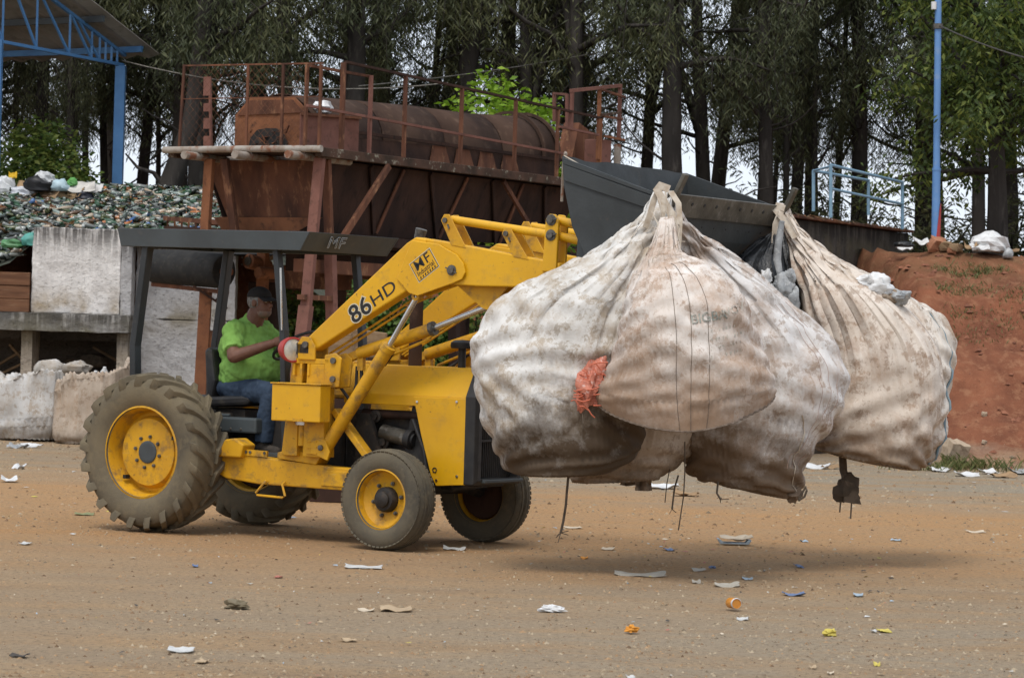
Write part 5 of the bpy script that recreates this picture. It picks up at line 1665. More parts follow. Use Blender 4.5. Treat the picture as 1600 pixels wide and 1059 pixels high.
    pts = [sc_+(t1*math.cos(k*math.pi/14)+t2*math.sin(k*math.pi/14))*.205 for k in range(29)]
    SW.tube(pts, .0125, 8, False)
    swo = SW.build('steering_wheel', black_plastic, T)
    for k in range(3):
        a = k*2.094+.5
        MB().tube([sc_-sn*.02, sc_+(t1*math.cos(a)+t2*math.sin(a))*.2], .009, 6).build('spoke', black_plastic, swo)
    MB().tube([sc_-sn*.03, Vector((1.02, 0, 1.12))], .022, 10).build('steering_column', black_plastic, T)
    for y, x in ((-.28, .78), (-.33, .82)): 
        MB().tube([(x+.1, y, .9), (x, y, 1.32)], .009, 6).build('control_lever', black_plastic, T)
        MB().ball((x, y, 1.335), .02, 8, 6).build('lever_knob', black_plastic, T)
    # --- bucket, rolled back, lip up
    pf = [(3.64, 2.91), (3.665, 2.70), (3.74, 2.42), (3.86, 2.20), (4.03, 2.09), (4.20, 2.13), (4.37, 2.36), (4.49, 2.63)]
    BW = .90
    bk = MB()
    n = len(pf)
    rn = random.Random(2)
    K = 12
    V = []
    for i, (x, z) in enumerate(pf):
        for k in range(K+1):
            y = -BW+2*BW*k/K
            dz = (rn.uniform(-.012, .008) if i == 0 else 0)
            V.append((x, y, z+dz))
    Fc = [(i*(K+1)+k, i*(K+1)+k+1, (i+1)*(K+1)+k+1, (i+1)*(K+1)+k) for i in range(n-1) for k in range(K)]
    o = bk.add(V, Fc).build('bucket', bucket_steel, T)
    m_ = o.modifiers.new('thick', 'SOLIDIFY'); m_.thickness = .014; m_.offset = 0
    for s in (-1, 1):
        MB().prism(pf, s*(BW+.012), s*(BW-.004)).build('side_plate', bucket_steel, o, .003)
        MB().slab([(3.655, s*(BW+.013), 2.86), (4.485, s*(BW+.013), 2.60), (4.45, s*(BW+.013), 2.52), (3.675, s*(BW+.013), 2.74)], (0, s*.012, 0)).build('side_stiffener', bucket_steel, o, .003)
        MB().bar((3.66, s*(BW+.02), 2.875), (4.49, s*(BW+.02), 2.622), .022, .012, (0, 1, 0)).build('side_lip', bucket_steel, o)
    # cutting edge with its bolt holes, and the two teeth
    d = Vector((4.49-4.37, 0, 2.63-2.36)).normalized()
    nrm = Vector((d.z, 0, -d.x))
    eb = MB()
    e0, e1 = Vector((4.437, 0, 2.510)), Vector((4.505, 0, 2.662))
    eb.slab([e0+Vector((0, -.91, 0))+nrm*.009, e1+Vector((0, -.91, 0))+nrm*.009, e1+Vector((0, .91, 0))+nrm*.009, e0+Vector((0, .91, 0))+nrm*.009], nrm*.018)
    eb.build('cutting_edge', edge_steel, o, .004)
    for row in (0, 1):
        for k in range(9):
            y = -.72+k*.18
            c = e0.lerp(e1, .62-.98*row)+Vector((0, y+(.09*row), 0))+nrm*.028
            MB().lathe([(.014-.005*row, 0), (.013-.005*row, .003), (.001, .0032)], c, nrm, 10).build('bolt_hole', black_print, o)
    for s in (-1, 1):
        c = e1+Vector((0, s*.84, 0))
        MB().slab([c+Vector((-.02, -.033, 0))-d*.2+nrm*.03, c+Vector((-.02, .033, 0))-d*.2+nrm*.03, c+Vector((0, .028, 0))+d*.16+nrm*.03, c+Vector((0, -.028, 0))+d*.16+nrm*.03], nrm*.035).build('tooth', edge_steel, o, .008)
    MB().tube([(3.64, -.86, 2.93), (3.60, -.80, 2.95), (3.575, -.78, 2.88), (3.57, -.78, 2.60)], .012, 6).build('tie_wire', grey_pipe, o)
    MB().tube([(3.64, -.88, 2.92), (3.95, -.92, 2.78)], .006, 5).build('tie_wire', rope_mat, o)
tractor()

# ------------------------------------------------------------------ the driver
PD = thing('person', 'driver in lime green t-shirt, jeans and dark cap at the wheel', 'person', TO, -TA)
def remesh(o, voxel, smooth=6):
    m = o.modifiers.new('join', 'REMESH')
    m.mode = 'VOXEL'
    m.voxel_size = voxel
    m.use_smooth_shade = True
    s = o.modifiers.new('smooth', 'SMOOTH')
    s.factor = .5
    s.iterations = smooth
    return o
def driver():
    Z = Vector
    hip, chest, neck, head = Z((.12, 0, 1.17)), Z((.17, 0, 1.50)), Z((.225, 0, 1.70)), Z((.285, 0, 1.832))
    sh = {s: Z((.175, s*.215, 1.60)) for s in (-1, 1)}
    hand = {-1: Z((.62, -.19, 1.53)), 1: Z((.66, .17, 1.53))}
    elb = {-1: Z((.30, -.345, 1.40)), 1: Z((.32, .34, 1.40))}
    knee = {-1: Z((.56, -.20, 1.12)), 1: Z((.55, .20, 1.12))}
    ank = {-1: Z((.52, -.21, .72)), 1: Z((.55, .20, .74))}
    b = MB()
    b.ball(hip, (.17, .19, .14), 16, 12)
    b.ball(Z((.16, 0, 1.32)), (.19, .20, .18), 16, 12)
    b.ball(chest, (.14, .19, .17), 16, 12)
    b.capsule(neck-Z((.03, 0, .07)), neck+Z((.035, 0, .06)), .082, .074)
    # head: skull, jaw, nose, brow, ears
    b.ball(head+Z((-.012, 0, .025)), (.098, .076, .098), 18, 14)
    b.ball(head+Z((.026, 0, -.050)), (.074, .066, .070), 16, 12)
    b.ball(head+Z((.052, 0, -.085)), (.034, .036, .026), 12, 8)
    b.capsule(head+Z((.080, 0, .012)), head+Z((.106, 0, -.022)), .011, .016)
    b.ball(head+Z((.074, 0, .032)), (.018, .05, .012), 10, 8)
    b.ball(head+Z((.083, 0, -.056)), (.012, .024, .009), 10, 8)
    for s in (-1, 1):
        b.ball(head+Z((-.010, s*.078, -.004)), (.022, .009, .032), 10, 8)
        b.ball(head+Z((.058, s*.040, -.018)), (.024, .022, .020), 10, 8)
        b.capsule(sh[s], elb[s], .064, .054)
        b.capsule(elb[s], hand[s]-(hand[s]-elb[s]).normalized()*.06, .055, .036)
        d = (hand[s]-elb[s]).normalized()
        p = hand[s]
        b.ball(p-d*.015, (.045, .026, .040), 12, 8)
        # five fingers closing over the rim of the wheel
        for k in range(4):
            q = p+d*.02+Z((0, s*-.004, .030-.020*k))
            l_ = (.030, .034, .032, .025)[k]
            m1 = q+d*l_+Z((0, 0, .006))
            m2 = m1+d*.012+Z((0, -s*.026, -.010))
            m3 = m2-d*.018+Z((0, -s*.012, -.012))
            b.tube([q-d*.02, q, m1, m2, m3], [.010, .0095, .009, .0085, .006], 8)
        b.tube([p-d*.03+Z((0, -s*.014, .028)), p+Z((0, -s*.03, .040)), p+d*.03+Z((0, -s*.034, .034))], [.012, .011, .008], 8)
        b.capsule(hip+Z((.02, s*.10, -.04)), knee[s], .095, .068)
        b.capsule(knee[s], ank[s], .062, .042)
    remesh(b.build('body', shaded_skin, PD, fix=False), .006, 5)
    # t-shirt with a belly, short sleeves ending above the elbow
    t = MB()
    t.ball(Z((.14, 0, 1.22)), (.20, .215, .11), 18, 12)
    t.ball(Z((.205, 0, 1.30)), (.255, .250, .19), 20, 14)
    t.ball(Z((.15, 0, 1.46)), (.205, .245, .19), 20, 14)
    t.ball(Z((.175, 0, 1.595)), (.135, .205, .10), 18, 12)
    t.lathe([(.088, 0), (.082, .02), (.07, .022)], neck-Z((.03, 0, .045)), (.25, 0, 1), 20)
    t.capsule(neck-Z((.06, 0, .09)), neck-Z((.03, 0, .035)), .118, .092)
    for s in (-1, 1):
        m = sh[s].lerp(elb[s], .78)
        t.capsule(sh[s]-Z((0, s*.05, 0)), sh[s], .095, .090)
        t.tube([sh[s]-Z((0, s*.03, 0)), sh[s], sh[s].lerp(elb[s], .4), m], [.085, .086, .083, .082], 18)
    o = remesh(t.build('t_shirt', shirt_mat, PD, fix=False), .010, 8)
    tx = bpy.data.textures.new('cloth_folds', 'CLOUDS')
    tx.noise_scale = .06
    dm = o.modifiers.new('folds', 'DISPLACE')
    dm.texture = tx
    dm.strength = .038
    dm.mid_level = .5
    j = MB()
    j.ball(Z((.10, 0, 1.14)), (.19, .215, .11), 18, 12)
    for s in (-1, 1):
        j.capsule(hip+Z((0, s*.10, -.03)), knee[s], .118, .088)
        j.tube([knee[s]+Z((.0, 0, .02)), knee[s]+Z((.015, 0, -.03)), knee[s].lerp(ank[s], .5), ank[s]+Z((0, 0, .01))], [.082, .088, .080, .078], 18)
    o = remesh(j.build('jeans', jeans_mat, PD, fix=False), .010, 7)
    dm = o.modifiers.new('folds', 'DISPLACE')
    dm.texture = tx
    dm.strength = .018
    for s in (-1, 1):
        q = ank[s]
        f = MB()
        f.capsule(q+Z((-.03, 0, -.035)), q+Z((.13, 0, -.055)), .045, .036)
        f.capsule(q+Z((0, 0, .0)), q+Z((-.01, 0, -.04)), .048, .045)
        f.box(q+Z((.05, 0, -.088)), (.25, .085, .022))
        remesh(f.build('boot', boot_mat, PD, fix=False), .008, 4)
    # hair, stubble, eyes, cap
    h = MB()
    h.ball(head+Z((-.022, 0, .022)), (.099, .081, .094), 18, 12)
    h.v = [v for v in h.v]
    ho = h.build('hair', hair_mat, PD)
    bm = bmesh.new()
    bm.from_mesh(ho.data)
    cut = [f for f in bm.faces if (f.calc_center_median().x > head.x+.025) or (f.calc_center_median().z < head.z-.055)]
    bmesh.ops.delete(bm, geom=cut, context='FACES')
    bm.to_mesh(ho.data)
    bm.free()
    st_ = MB()
    st_.ball(head+Z((.030, 0, -.072)), (.067, .0635, .052), 18, 12)
    st_.ball(head+Z((.084, 0, -.044)), (.014, .030, .007), 10, 6)
    st_.build('stubble', stubble_mat, PD)
    for s in (-1, 1):
        MB().ball(head+Z((.077, s*.030, .014)), .012, 10, 8).build('eye', flat('eye_white', (.5, .46, .42), .3) if s < 0 else bpy.data.materials['eye_white'], PD)
        MB().ball(head+Z((.0865, s*.0315, .014)), .0055, 8, 6).build('pupil', black_print, PD)
        MB().bar(head+Z((.088, s*.016, .034)), head+Z((.078, s*.048, .034)), .008, .007).build('eyebrow', hair_mat, PD)
    c = MB()
    V, Fc = [], []
    n, m = 20, 7
    for i in range(m+1):
        tt = math.pi/2*(1-i/m)
        for k in range(n):
            a = 2*math.pi*k/n
            V.append(head+Z((-.014+.108*math.cos(tt)*math.cos(a), .087*math.cos(tt)*math.sin(a), .045+.012*0+.088*math.sin(tt)))-Z((0, 0, .0)))
    c.add(V[::-1], [(i*n+k, i*n+(k+1) % n, (i+1)*n+(k+1) % n, (i+1)*n+k) for i in range(m) for k in range(n)], True)
    cp = c.build('cap', cap_mat, PD)
    cp.modifiers.new('thick', 'SOLIDIFY').thickness = .006
    v = MB()
    V = []
    for i in range(4):
        for k in range(9):
            a = R(-62+124*k/8)
            rr = .100+.026*i
            V.append(head+Z((-.014+rr*1.02*math.cos(a)+.008*i, (.086+.004*i)*math.sin(a), .048-.008*i-.010*(math.sin(a)**2)*i*.5)))
    v.add(V, [(i*9+k, i*9+k+1, (i+1)*9+k+1, (i+1)*9+k) for i in range(3) for k in range(8)], True)
    vo = v.build('peak', cap_mat, cp)
    vo.modifiers.new('thick', 'SOLIDIFY').thickness = .006
driver()

# ------------------------------------------------------------------ hanging bulk bags
def catmull(rows, t):
    n = len(rows)-1
    x = max(0.0, min(n-1e-6, t*n))
    i = int(x)
    f = x-i
    P = [rows[max(0, min(n, i+k))] for k in (-1, 0, 1, 2)]
    return [.5*((2*b)+(c-a)*f+(2*a-5*b+4*c-d)*f*f+(3*b-a-3*c+d)*f**3) for a, b, c, d in zip(*P)]
def blur(A, r):
    B = sum(np.roll(A, k, 1) for k in range(-r, r+1))/(2*r+1)
    Q = np.concatenate([B[:1]]*r+[B]+[B[-1:]]*r, 0)
    return sum(Q[k:k+A.shape[0]] for k in range(2*r+1))/(2*r+1)
def drape(T, sh, sv, iters=140, attract=.010, bend=.20, seed=0, grav=.00025):
    """let slack cloth settle on the filled shape T (rows x columns x 3): the cloth is longer than the
    shape by sh (round) and sv (down) per row, so it buckles into creases of its own"""
    rng = np.random.default_rng(seed)
    m, K, _ = T.shape
    nx = lambda A: np.roll(A, -1, 1)
    n2 = lambda A, k: np.roll(A, -k, 1)
    ln = lambda A: np.sqrt((A*A).sum(-1, keepdims=True))+1e-9
    def patch(k):                               # the slack gathers in patches
        z = rng.normal(size=(m, K, 1))
        for _ in range(2): z = blur(z, k)
        z = (z-z.mean())/z.std()
        return np.clip(.55+.75*z, 0, 2.6)
    fh, fv = 1+sh[:, None, None]*patch(6), 1+sv[:, None, None]*patch(5)
    Lh, Lv = ln(nx(T)-T)*fh, ln(T[1:]-T[:-1])*fv[:-1]
    fd = 1+.25*(fh[:-1]-1)+.25*(fv[:-1]-1)
    Ld, Le = ln(nx(T)[1:]-T[:-1])*fd, ln(T[1:]-nx(T)[:-1])*fd
    kb = 3
    Bh = ln(n2(T, kb)-T)*(1+(fh-1)*.8)
    Bv = ln(T[kb:]-T[:-kb])*(1+(fv[:-kb]-1)*.8)
    # seed the buckles with smooth noise along the surface normal
    nrm = np.cross(nx(T)-np.roll(T, 1, 1), np.gradient(T, axis=0))
    nrm /= ln(nrm)
    q = rng.normal(size=(m, K))
    for _ in range(3): q = (q+np.roll(q, 1, 1)+np.roll(q, -1, 1)+np.roll(q, 1, 0)+np.roll(q, -1, 0))/5
    q *= .010/max(1e-6, q.std())
    pin = np.clip((np.arange(m)-1)/4.0, 0, 1)[:, None, None]
    P = T+nrm*q[..., None]*pin
    hold = np.interp(np.arange(m)/m, [0, .80, .86, 1], [0, 0, .16, .16])[:, None, None]     # stitched base keeps its shape
    V = np.zeros_like(P)
    for it in range(iters):
        old = P.copy()
        P = P+V*.86
        P[..., 2] -= grav*pin[..., 0]
        for _ in range(3):
            C = np.zeros_like(P)
            W = np.zeros((m, K, 1))
            def edge(A, B, L, k, ra, rb, cs, one=False):
                d = B-A
                l = ln(d)
                e = (l-L)/l*d*.5*k
                if one: e = np.where(l < L, e, 0)
                C[ra] += e
                W[ra] += k
                if cs:
                    C[rb] -= np.roll(e, cs, 1)
                    W[rb] += k
                else:
                    C[rb] -= e
                    W[rb] += k
            al, up, dn = slice(None), slice(0, m-1), slice(1, m)
            edge(P, nx(P), Lh, 1.0, al, al, 1)
            edge(P[:-1], P[1:], Lv, 1.0, up, dn, 0)
            edge(P[:-1], nx(P)[1:], Ld, .35, up, dn, 1)
            d = P[1:]-nx(P)[:-1]
            l = ln(d)
            e = (l-Le)/l*d*.5*.35
            C[dn] -= e; W[dn] += .35
            C[up] += np.roll(e, 1, 1); W[up] += .35
            edge(P, n2(P, kb), Bh, bend, al, al, kb, True)
            edge(P[:-kb], P[kb:], Bv, bend, slice(0, m-kb), slice(kb, m), 0, True)
            P = P+C/np.maximum(W, 1e-6)*1.25*pin
        P = P+(T-P)*(attract*pin+hold)
        # filled bag: the cloth cannot sink far into what it holds
        dep = ((P-T)*nrm).sum(-1, keepdims=True)*OUT_SIGN
        low = blur(dep, 5)                      # it may crease but not swell as a whole
        ring = sum(np.roll(dep, k, 1) for k in range(-15, 16, 2))/16      # nor swell in hoops
        mv = low*.2+ring*.4+np.minimum(dep-low+.014, 0)*.5+np.maximum(dep-low-.016, 0)*.5
        P = P-nrm*mv*OUT_SIGN
        P = T+(P-T)*pin
        V = P-old
    return P
OUT_SIGN = 1.0
def loft_bag(name, rows, mt, parent=None, seed=0, folds=.03, wrinkle=.0, lump=.03, sag=.04, M=104, K=150, fold_n=(7, 11, 17), loc0=None, fold_end=.6, slack=(.10, .035, .03), down=.012, iters=130, bend=.2, attract=.010, rim=0.0):
    """rows: (uL, vL, uR, vR, Y, half depth, roundness, front dip) from top to bottom"""
    global OUT_SIGN
    rnd = random.Random(seed)
    ph = [rnd.random()*6.28 for _ in range(8)]
    org = loc0 if loc0 is not None else at((rows[-1][0]+rows[-1][2])/2, (rows[-1][1]+rows[-1][3])/2, rows[-1][4])
    tot = M+14
    sv_ = Vector((seed*3.7, seed*1.3, seed*.7))
    T = np.zeros((tot, K, 3))
    for j in range(tot):
        t = min(1.0, j/(M-1))
        uL, vL, uR, vR, Y, b, nn, dip = catmull(rows, t)
        Lp, Rp = at(uL, vL, Y), at(uR, vR, Y)
        C, A = (Lp+Rp)/2, (Rp-Lp)/2
        k_, drop = 1.0, 0.0
        if j >= M:                                   # closing the underside
            q = (j-M+1)/14
            k_ = math.cos(q*math.pi/2)+.004
            drop = sag*math.sin(q*math.pi/2)
        An = A.normalized()
        for i in range(K):
            a = 2*math.pi*i/K
            cx, cy = math.cos(a), math.sin(a)
            e = 2.0/max(.6, nn)
            sx = math.copysign(abs(cx)**e, cx)
            sy = math.copysign(abs(cy)**e, cy)
            p = C+A*(sx*k_)+Vector((0, b*sy*k_, 0))
            fr = max(0.0, 1-abs(((a-1.5*math.pi+math.pi) % (2*math.pi))-math.pi)/(math.pi/2))
            p.z -= dip*math.sin(fr*math.pi/2)**1.15*k_+drop
            rd = An*cx+Vector((0, cy, 0))
            w0 = max(0.0, 1-t/fold_end)
            F = 0.0
            if w0 > 0:
                for m, fk in enumerate(fold_n):
                    s_ = math.sin(fk*a+ph[m]+.9*noise.noise((t*3, a, seed)))
                    F += (1-abs(s_)*1.5)/(1+m*.5)
            amp = folds*min(1.0, t*9)*(w0**.7)*(.35+min(1, A.length/.45)*.65)
            pn = p+sv_
            lm = lump*noise.noise(pn*2.3)+lump*.5*noise.noise(pn*4.6+Vector((3, 1, 7)))
            g_ = min(1.0, .12+t*3)*(1 if j < M else k_)
            p = p+rd*(amp*F+lm*g_)-org
            if rim: p.z += rim*(noise.noise((cx*1.6+seed, cy*1.6, seed))+.2*noise.noise((cx*3+seed, cy*3, 2)))*max(0, 1-abs(t-.28)/.4)
            T[j, i] = p
    tt = np.clip(np.arange(tot)/(M-1), 0, 1)
    sh = np.interp(tt, [0, .12, .35, .6, .85, 1], [0, slack[0]*.6, slack[0], slack[1], slack[1], slack[2]])
    sv = np.interp(tt, [0, .3, .6, 1], [0, down*.3, down, down])
    c0 = T[tot//2].mean(0)
    nr = np.cross(T[tot//2, 1]-T[tot//2, -1], T[tot//2+1, 0]-T[tot//2-1, 0])
    OUT_SIGN = 1.0 if nr.dot(T[tot//2, 0]-c0) > 0 else -1.0
    P = drape(T, sh, sv, iters, attract, bend, seed)
    V = P.reshape(-1, 3)
    idx = np.arange(tot*K).reshape(tot, K)
    q = np.stack([idx[:-1], idx[1:], np.roll(idx, -1, 1)[1:], np.roll(idx, -1, 1)[:-1]], -1).reshape(-1, 4)
    me = bpy.data.meshes.new(name)
    me.from_pydata(V.tolist(), [], q.tolist())
    me.polygons.foreach_set('use_smooth', [True]*len(q))
    me.materials.append(mt)
    o = bpy.data.objects.new(name, me)
    COL.objects.link(o)
    if parent is not None: o.parent = parent
    else: o.location = org
    return o, [Vector(v) for v in V.tolist()], org, M, K
def ribbon(b, pts, w, nrm, th=.004):
    pts = [Vector(p) for p in pts]
    n = len(pts)
    nrm = Vector(nrm)
    V, Fc = [], []
    for i, p in enumerate(pts):
        t = (pts[min(i+1, n-1)]-pts[max(i-1, 0)]).normalized()
        s = t.cross(nrm).normalized()*w/2
        q = nrm.normalized()*th
        V += [p-s, p+s, p+s+q, p-s+q]
    for i in range(n-1):
        for k in range(4): Fc.append((i*4+k, i*4+(k+1) % 4, (i+1)*4+(k+1) % 4, (i+1)*4+k))
    Fc += [(3, 2, 1, 0), (n*4-4, n*4-3, n*4-2, n*4-1)]
    b.add(V, Fc, False)
    return b
def seam_line(bag, V, M, K, i0, j0, j1, r, m, di=0.0, off=.004, name='seam'):
    pts = []
    for j in range(j0, j1, 2):
        i = int(round(i0+di*(j-j0)/(max(1, j1-j0)))) % K
        p = V[j*K+i]
        c = sum((V[j*K+q] for q in range(0, K, 8)), Vector())/len(range(0, K, 8))
        pts.append(p+(p-c).normalized()*off)
    return MB().tube(pts, r, 5).build(name, m, bag)
def ring_line(bag, V, M, K, j, i0, i1, r, m, off=.004, name='bottom_seam'):
    pts = []
    c = sum((V[j*K+q] for q in range(0, K, 8)), Vector())/len(range(0, K, 8))
    for i in range(i0, i1, 1):
        p = V[j*K+i % K]
        pts.append(p+(p-c).normalized()*off)
    return MB().tube(pts, r, 5).build(name, m, bag)

cloth1 = bag_mat('bag_cloth_left', (.71, .695, .665), (.56, .54, .50), (.39, .30, .20), (.080, .054, .033), .12, .82, 1.0, 1.3, .47, .62, .5)
cloth2 = bag_mat('bag_cloth_front', (.715, .665, .615), (.59, .515, .45), (.41, .27, .18), (.27, .175, .11), -.12, .60, .85, 4.1, .45, .62, -.1)
cloth3 = bag_mat('bag_cloth_middle', (.715, .695, .675), (.58, .545, .515), (.39, .275, .195), (.14, .09, .052), .08, .86, .95, 7.7, .48, .64, -.35)
cloth4 = bag_mat('bag_cloth_right', (.71, .635, .555), (.58, .495, .41), (.38, .25, .165), (.17, .115, .07), -.05, .42, .8, 9.2, .49, .66, 0)
cloth8 = bag_mat('bag_cloth_far_right', (.70, .65, .585), (.58, .52, .45), (.40, .28, .19), (.16, .11, .066), -.1, .35, .8, 21.4, .48, .64)
red_thread = mat('reddish_thread', (.36, .22, .17), (.46, .32, .26), None, scale=20, rough=.9, bump=0)
cloth5 = bag_mat('bag_cloth_back', (.50, .40, .31), (.38, .295, .22), (.28, .19, .125), (.12, .08, .048), -.2, .4, .8, 12.6)
cloth_clean = bag_mat('bag_cloth_torn', (.66, .58, .50), (.54, .45, .37), (.46, .30, .20), (.3, .2, .12), -9, -8, 0.0, 6.1)
cloth6 = bag_mat('bag_cloth_ground_white', (.60, .59, .57), (.48, .47, .45), (.38, .29, .20), (.20, .16, .11), -.1, .35, .7, 15.5)
cloth7 = bag_mat('bag_cloth_ground_tan', (.52, .44, .36), (.43, .35, .27), (.37, .26, .175), (.21, .165, .12), -.1, .35, .7, 18.2)

NT, FT = tworld(4.515, -.84, 2.70), tworld(4.515, .84, 2.70)
def hanging():
    # left bag
    o, V, org, M, K = loft_bag('bulk_bag', [(1020, 300, 1052, 298, 20.08, .03, 2, 0), (996, 344, 1048, 350, 20.02, .10, 2, 0), (928, 392, 1046, 405, 19.98, .24, 2.1, 0), (852, 430, 1038, 462, 19.98, .37, 2.3, 0),
        (783, 464, 1026, 522, 20.0, .45, 2.5, 0), (750, 520, 1018, 575, 20.02, .48, 2.7, 0), (741, 572, 1010, 630, 20.02, .48, 3.0, 0), (752, 632, 1004, 674, 20.02, .46, 3.2, .02), (774, 692, 992, 708, 20.02, .43, 3.2, .03), (792, 733, 960, 730, 20.02, .40, 3.0, .03)], cloth1, None, 3, .042, 0, .05, .03, slack=(.075, .030, .03), down=.0005, bend=.2, iters=110)
    tag(o, 'leftmost hanging bag, white with black mud caked on its underside', 'bulk bag', 'bulk bags hanging from the bucket')
    for i0 in (120,): seam_line(o, V, M, K, i0, 18, M-24, .0012, rope_mat, -5)
    # front bag
    o2, V, org, M, K = loft_bag('bulk_bag', [(1032, 340, 1052, 338, 19.75, .03, 2, 0), (1020, 382, 1058, 378, 19.64, .07, 2, 0), (1006, 412, 1074, 398, 19.56, .14, 2, 0), (992, 438, 1124, 420, 19.5, .29, 2.2, 0), (977, 474, 1158, 458, 19.48, .40, 2.2, 0),
        (962, 528, 1182, 515, 19.48, .46, 2.0, .01), (945, 580, 1198, 572, 19.5, .48, 1.85, .05), (935, 612, 1208, 606, 19.5, .49, 1.7, .10), (939, 630, 1207, 618, 19.5, .48, 1.6, .20)], cloth2, None, 5, .030, 0, .045, .05, fold_n=(9, 13, 19), fold_end=.62, slack=(.07, .012, .006), down=0.0, bend=.15, iters=50, attract=.058)
    tag(o2, 'foremost hanging bag, printed and clay stained, with dark stitched lines', 'bulk bag', 'bulk bags hanging from the bucket')
    for i0 in (108, 113, 119): seam_line(o2, V, M, K, i0, 30, M-1, .0019, seam_mat)
    ring_line(o2, V, M, K, M-1, 72, 155, .0065, seam_mat)
    bvh = BVHTree.FromPolygons(V, [(j*K+i, (j+1)*K+i, (j+1)*K+(i+1) % K, j*K+(i+1) % K) for j in range(M) for i in range(K)])
    def printed(txt, size, u, v, m, ang, nm, sx=1.0, shear=0):
        me = text_mesh(txt, size, 0.0, 0, shear, .001, sx)
        c = at(u, v, 18.5)-org
        ca, sa = math.cos(ang), math.sin(ang)
        bm = bmesh.new(); bm.from_mesh(me)
        bmesh.ops.triangulate(bm, faces=bm.faces)
        bmesh.ops.subdivide_edges(bm, edges=bm.edges, cuts=1)
        for vt in bm.verts:
            x, y = vt.co.x*ca-vt.co.y*sa, vt.co.x*sa+vt.co.y*ca
            h = bvh.ray_cast(Vector((c.x+x, -1.8, c.z+y)), Vector((0, 1, 0)))
            if h[0] is not None: vt.co = h[0]+Vector((0, -.007, 0))
            else: vt.co = Vector((c.x+x, 0, c.z+y))
        bm.to_mesh(me); bm.free()
        me.materials.clear(); me.materials.append(m)
        t = bpy.data.objects.new(nm, me)
        COL.objects.link(t); t.parent = o2
    ink = mat('faded_teal_ink', (.24, .27, .245), (.40, .38, .33), None, scale=30, rough=.8, bump=0)
    ink2 = mat('very_faded_ink', (.40, .38, .325), (.52, .465, .40), None, scale=26, rough=.8, bump=0)
    printed('BIGBA', .088, 1117, 495, ink, R(10), 'printed_letters')
    printed('WOV', .076, 1156, 484, ink2, R(24), 'printed_letters')
    # print too worn to read: rows of broken strokes
    rp = random.Random(77)
    st = MB()
    for row in range(4):
        for k in range(9):
            if rp.random() < .25: continue
            c = at(1122+k*6.2+rp.uniform(-1, 1), 517+row*14-k*1.4, 18.5)-org
            h = bvh.ray_cast(Vector((c.x, -1.8, c.z)), Vector((0, 1, 0)))
            if h[0] is None: continue
            w_, hh = rp.uniform(.005, .014), rp.uniform(.014, .026)
            P = []
            for dx, dz in ((-w_, -hh), (w_, -hh), (w_*.8, hh), (-w_, hh*.8)):
                g = bvh.ray_cast(Vector((c.x+dx*.5, -1.8, c.z+dz*.5)), Vector((0, 1, 0)))
                P.append((g[0] if g[0] is not None else h[0])+Vector((0, -.003, 0)))
            st.add(P, [(0, 1, 2, 3)])
    st.build('worn_print', ink2, o2, fix=False)['kind'] = 'stuff'
    # torn neck of the front bag: gathered tufts and fraying threads
    for i, (u, v, rx, rz, Y) in enumerate(((1034, 438, .07, .10, 19.42), (1012, 452, .06, .09, 19.45), (1052, 455, .06, .08, 19.40), (1003, 482, .06, .05, 19.3), (1048, 425, .045, .07, 19.44))):
        c = crumple('neck_tuft', at(u, v, Y)-org, (rx, .06, rz), cloth_clean, None, None, 20+2*i, .8, 2.2, None, 26, 18, False)
        c.parent = o2
    fz = MB()
    for i in range(44):
        u, v = rp.uniform(1002, 1062), rp.uniform(345, 470)
        p = at(u, v, 19.42)-org
        q = p+Vector((rp.uniform(-.09, .09), rp.uniform(-.06, .02), rp.uniform(-.12, .04)))
        fz.tube([p, p.lerp(q, .5)+Vector((rp.uniform(-.02, .02), 0, .02)), q], .0022, 4, False)
    fz.build('frayed_threads', rope_mat, o2)['kind'] = 'stuff'
    # middle bag, behind to the right
    o3, V, org3, M, K = loft_bag('bulk_bag', [(1034, 300, 1058, 298, 20.1, .03, 2, 0), (1036, 346, 1068, 342, 20.2, .08, 2, 0), (1040, 400, 1138, 396, 20.45, .20, 2, 0), (1044, 460, 1224, 466, 20.58, .34, 2, 0),
        (1048, 520, 1284, 524, 20.68, .44, 2.1, 0), (1046, 570, 1312, 576, 20.68, .48, 2.2, 0), (1044, 620, 1314, 622, 20.68, .48, 2.5, 0), (1050, 662, 1300, 665, 20.68, .45, 2.3, .02), (1062, 702, 1268, 708, 20.66, .40, 2.0, .05), (1074, 738, 1258, 752, 20.66, .33, 1.8, .04), (1120, 750, 1252, 778, 20.66, .22, 1.7, .02)], cloth3, None, 8, .036, 0, .05, .02, slack=(.065, .030, .04), down=.0005, bend=.2, iters=110)
    tag(o3, 'hanging bag right behind the foremost one, with a drooping looped corner', 'bulk bag', 'bulk bags hanging from the bucket')
    for i0 in (131, 134, 138): seam_line(o3, V, M, K, i0, 32, M-18, .0014, red_thread, -4)
    seam_line(o3, V, M, K, 123, 66, M, .004, rope_mat, 16)
    c = at(1252, 782, 20.45)-org3
    MB().tube([c+Vector((-.02, 0, .0)), c+Vector((.02, -.02, .03)), c+Vector((.035, -.02, .075)), c+Vector((.03, 0, .10)), c+Vector((.0, .0, .05)), c+Vector((-.02, 0, .0))], .008, 6).build('corner_loop', strap_mat, o3)
    crum = crumple('corner_tuft', c+Vector((-.05, .08, .04)), (.07, .06, .06), cloth3, None, None, 32, .6, 2.2, None, 14, 9, False)
    crum.parent = o3
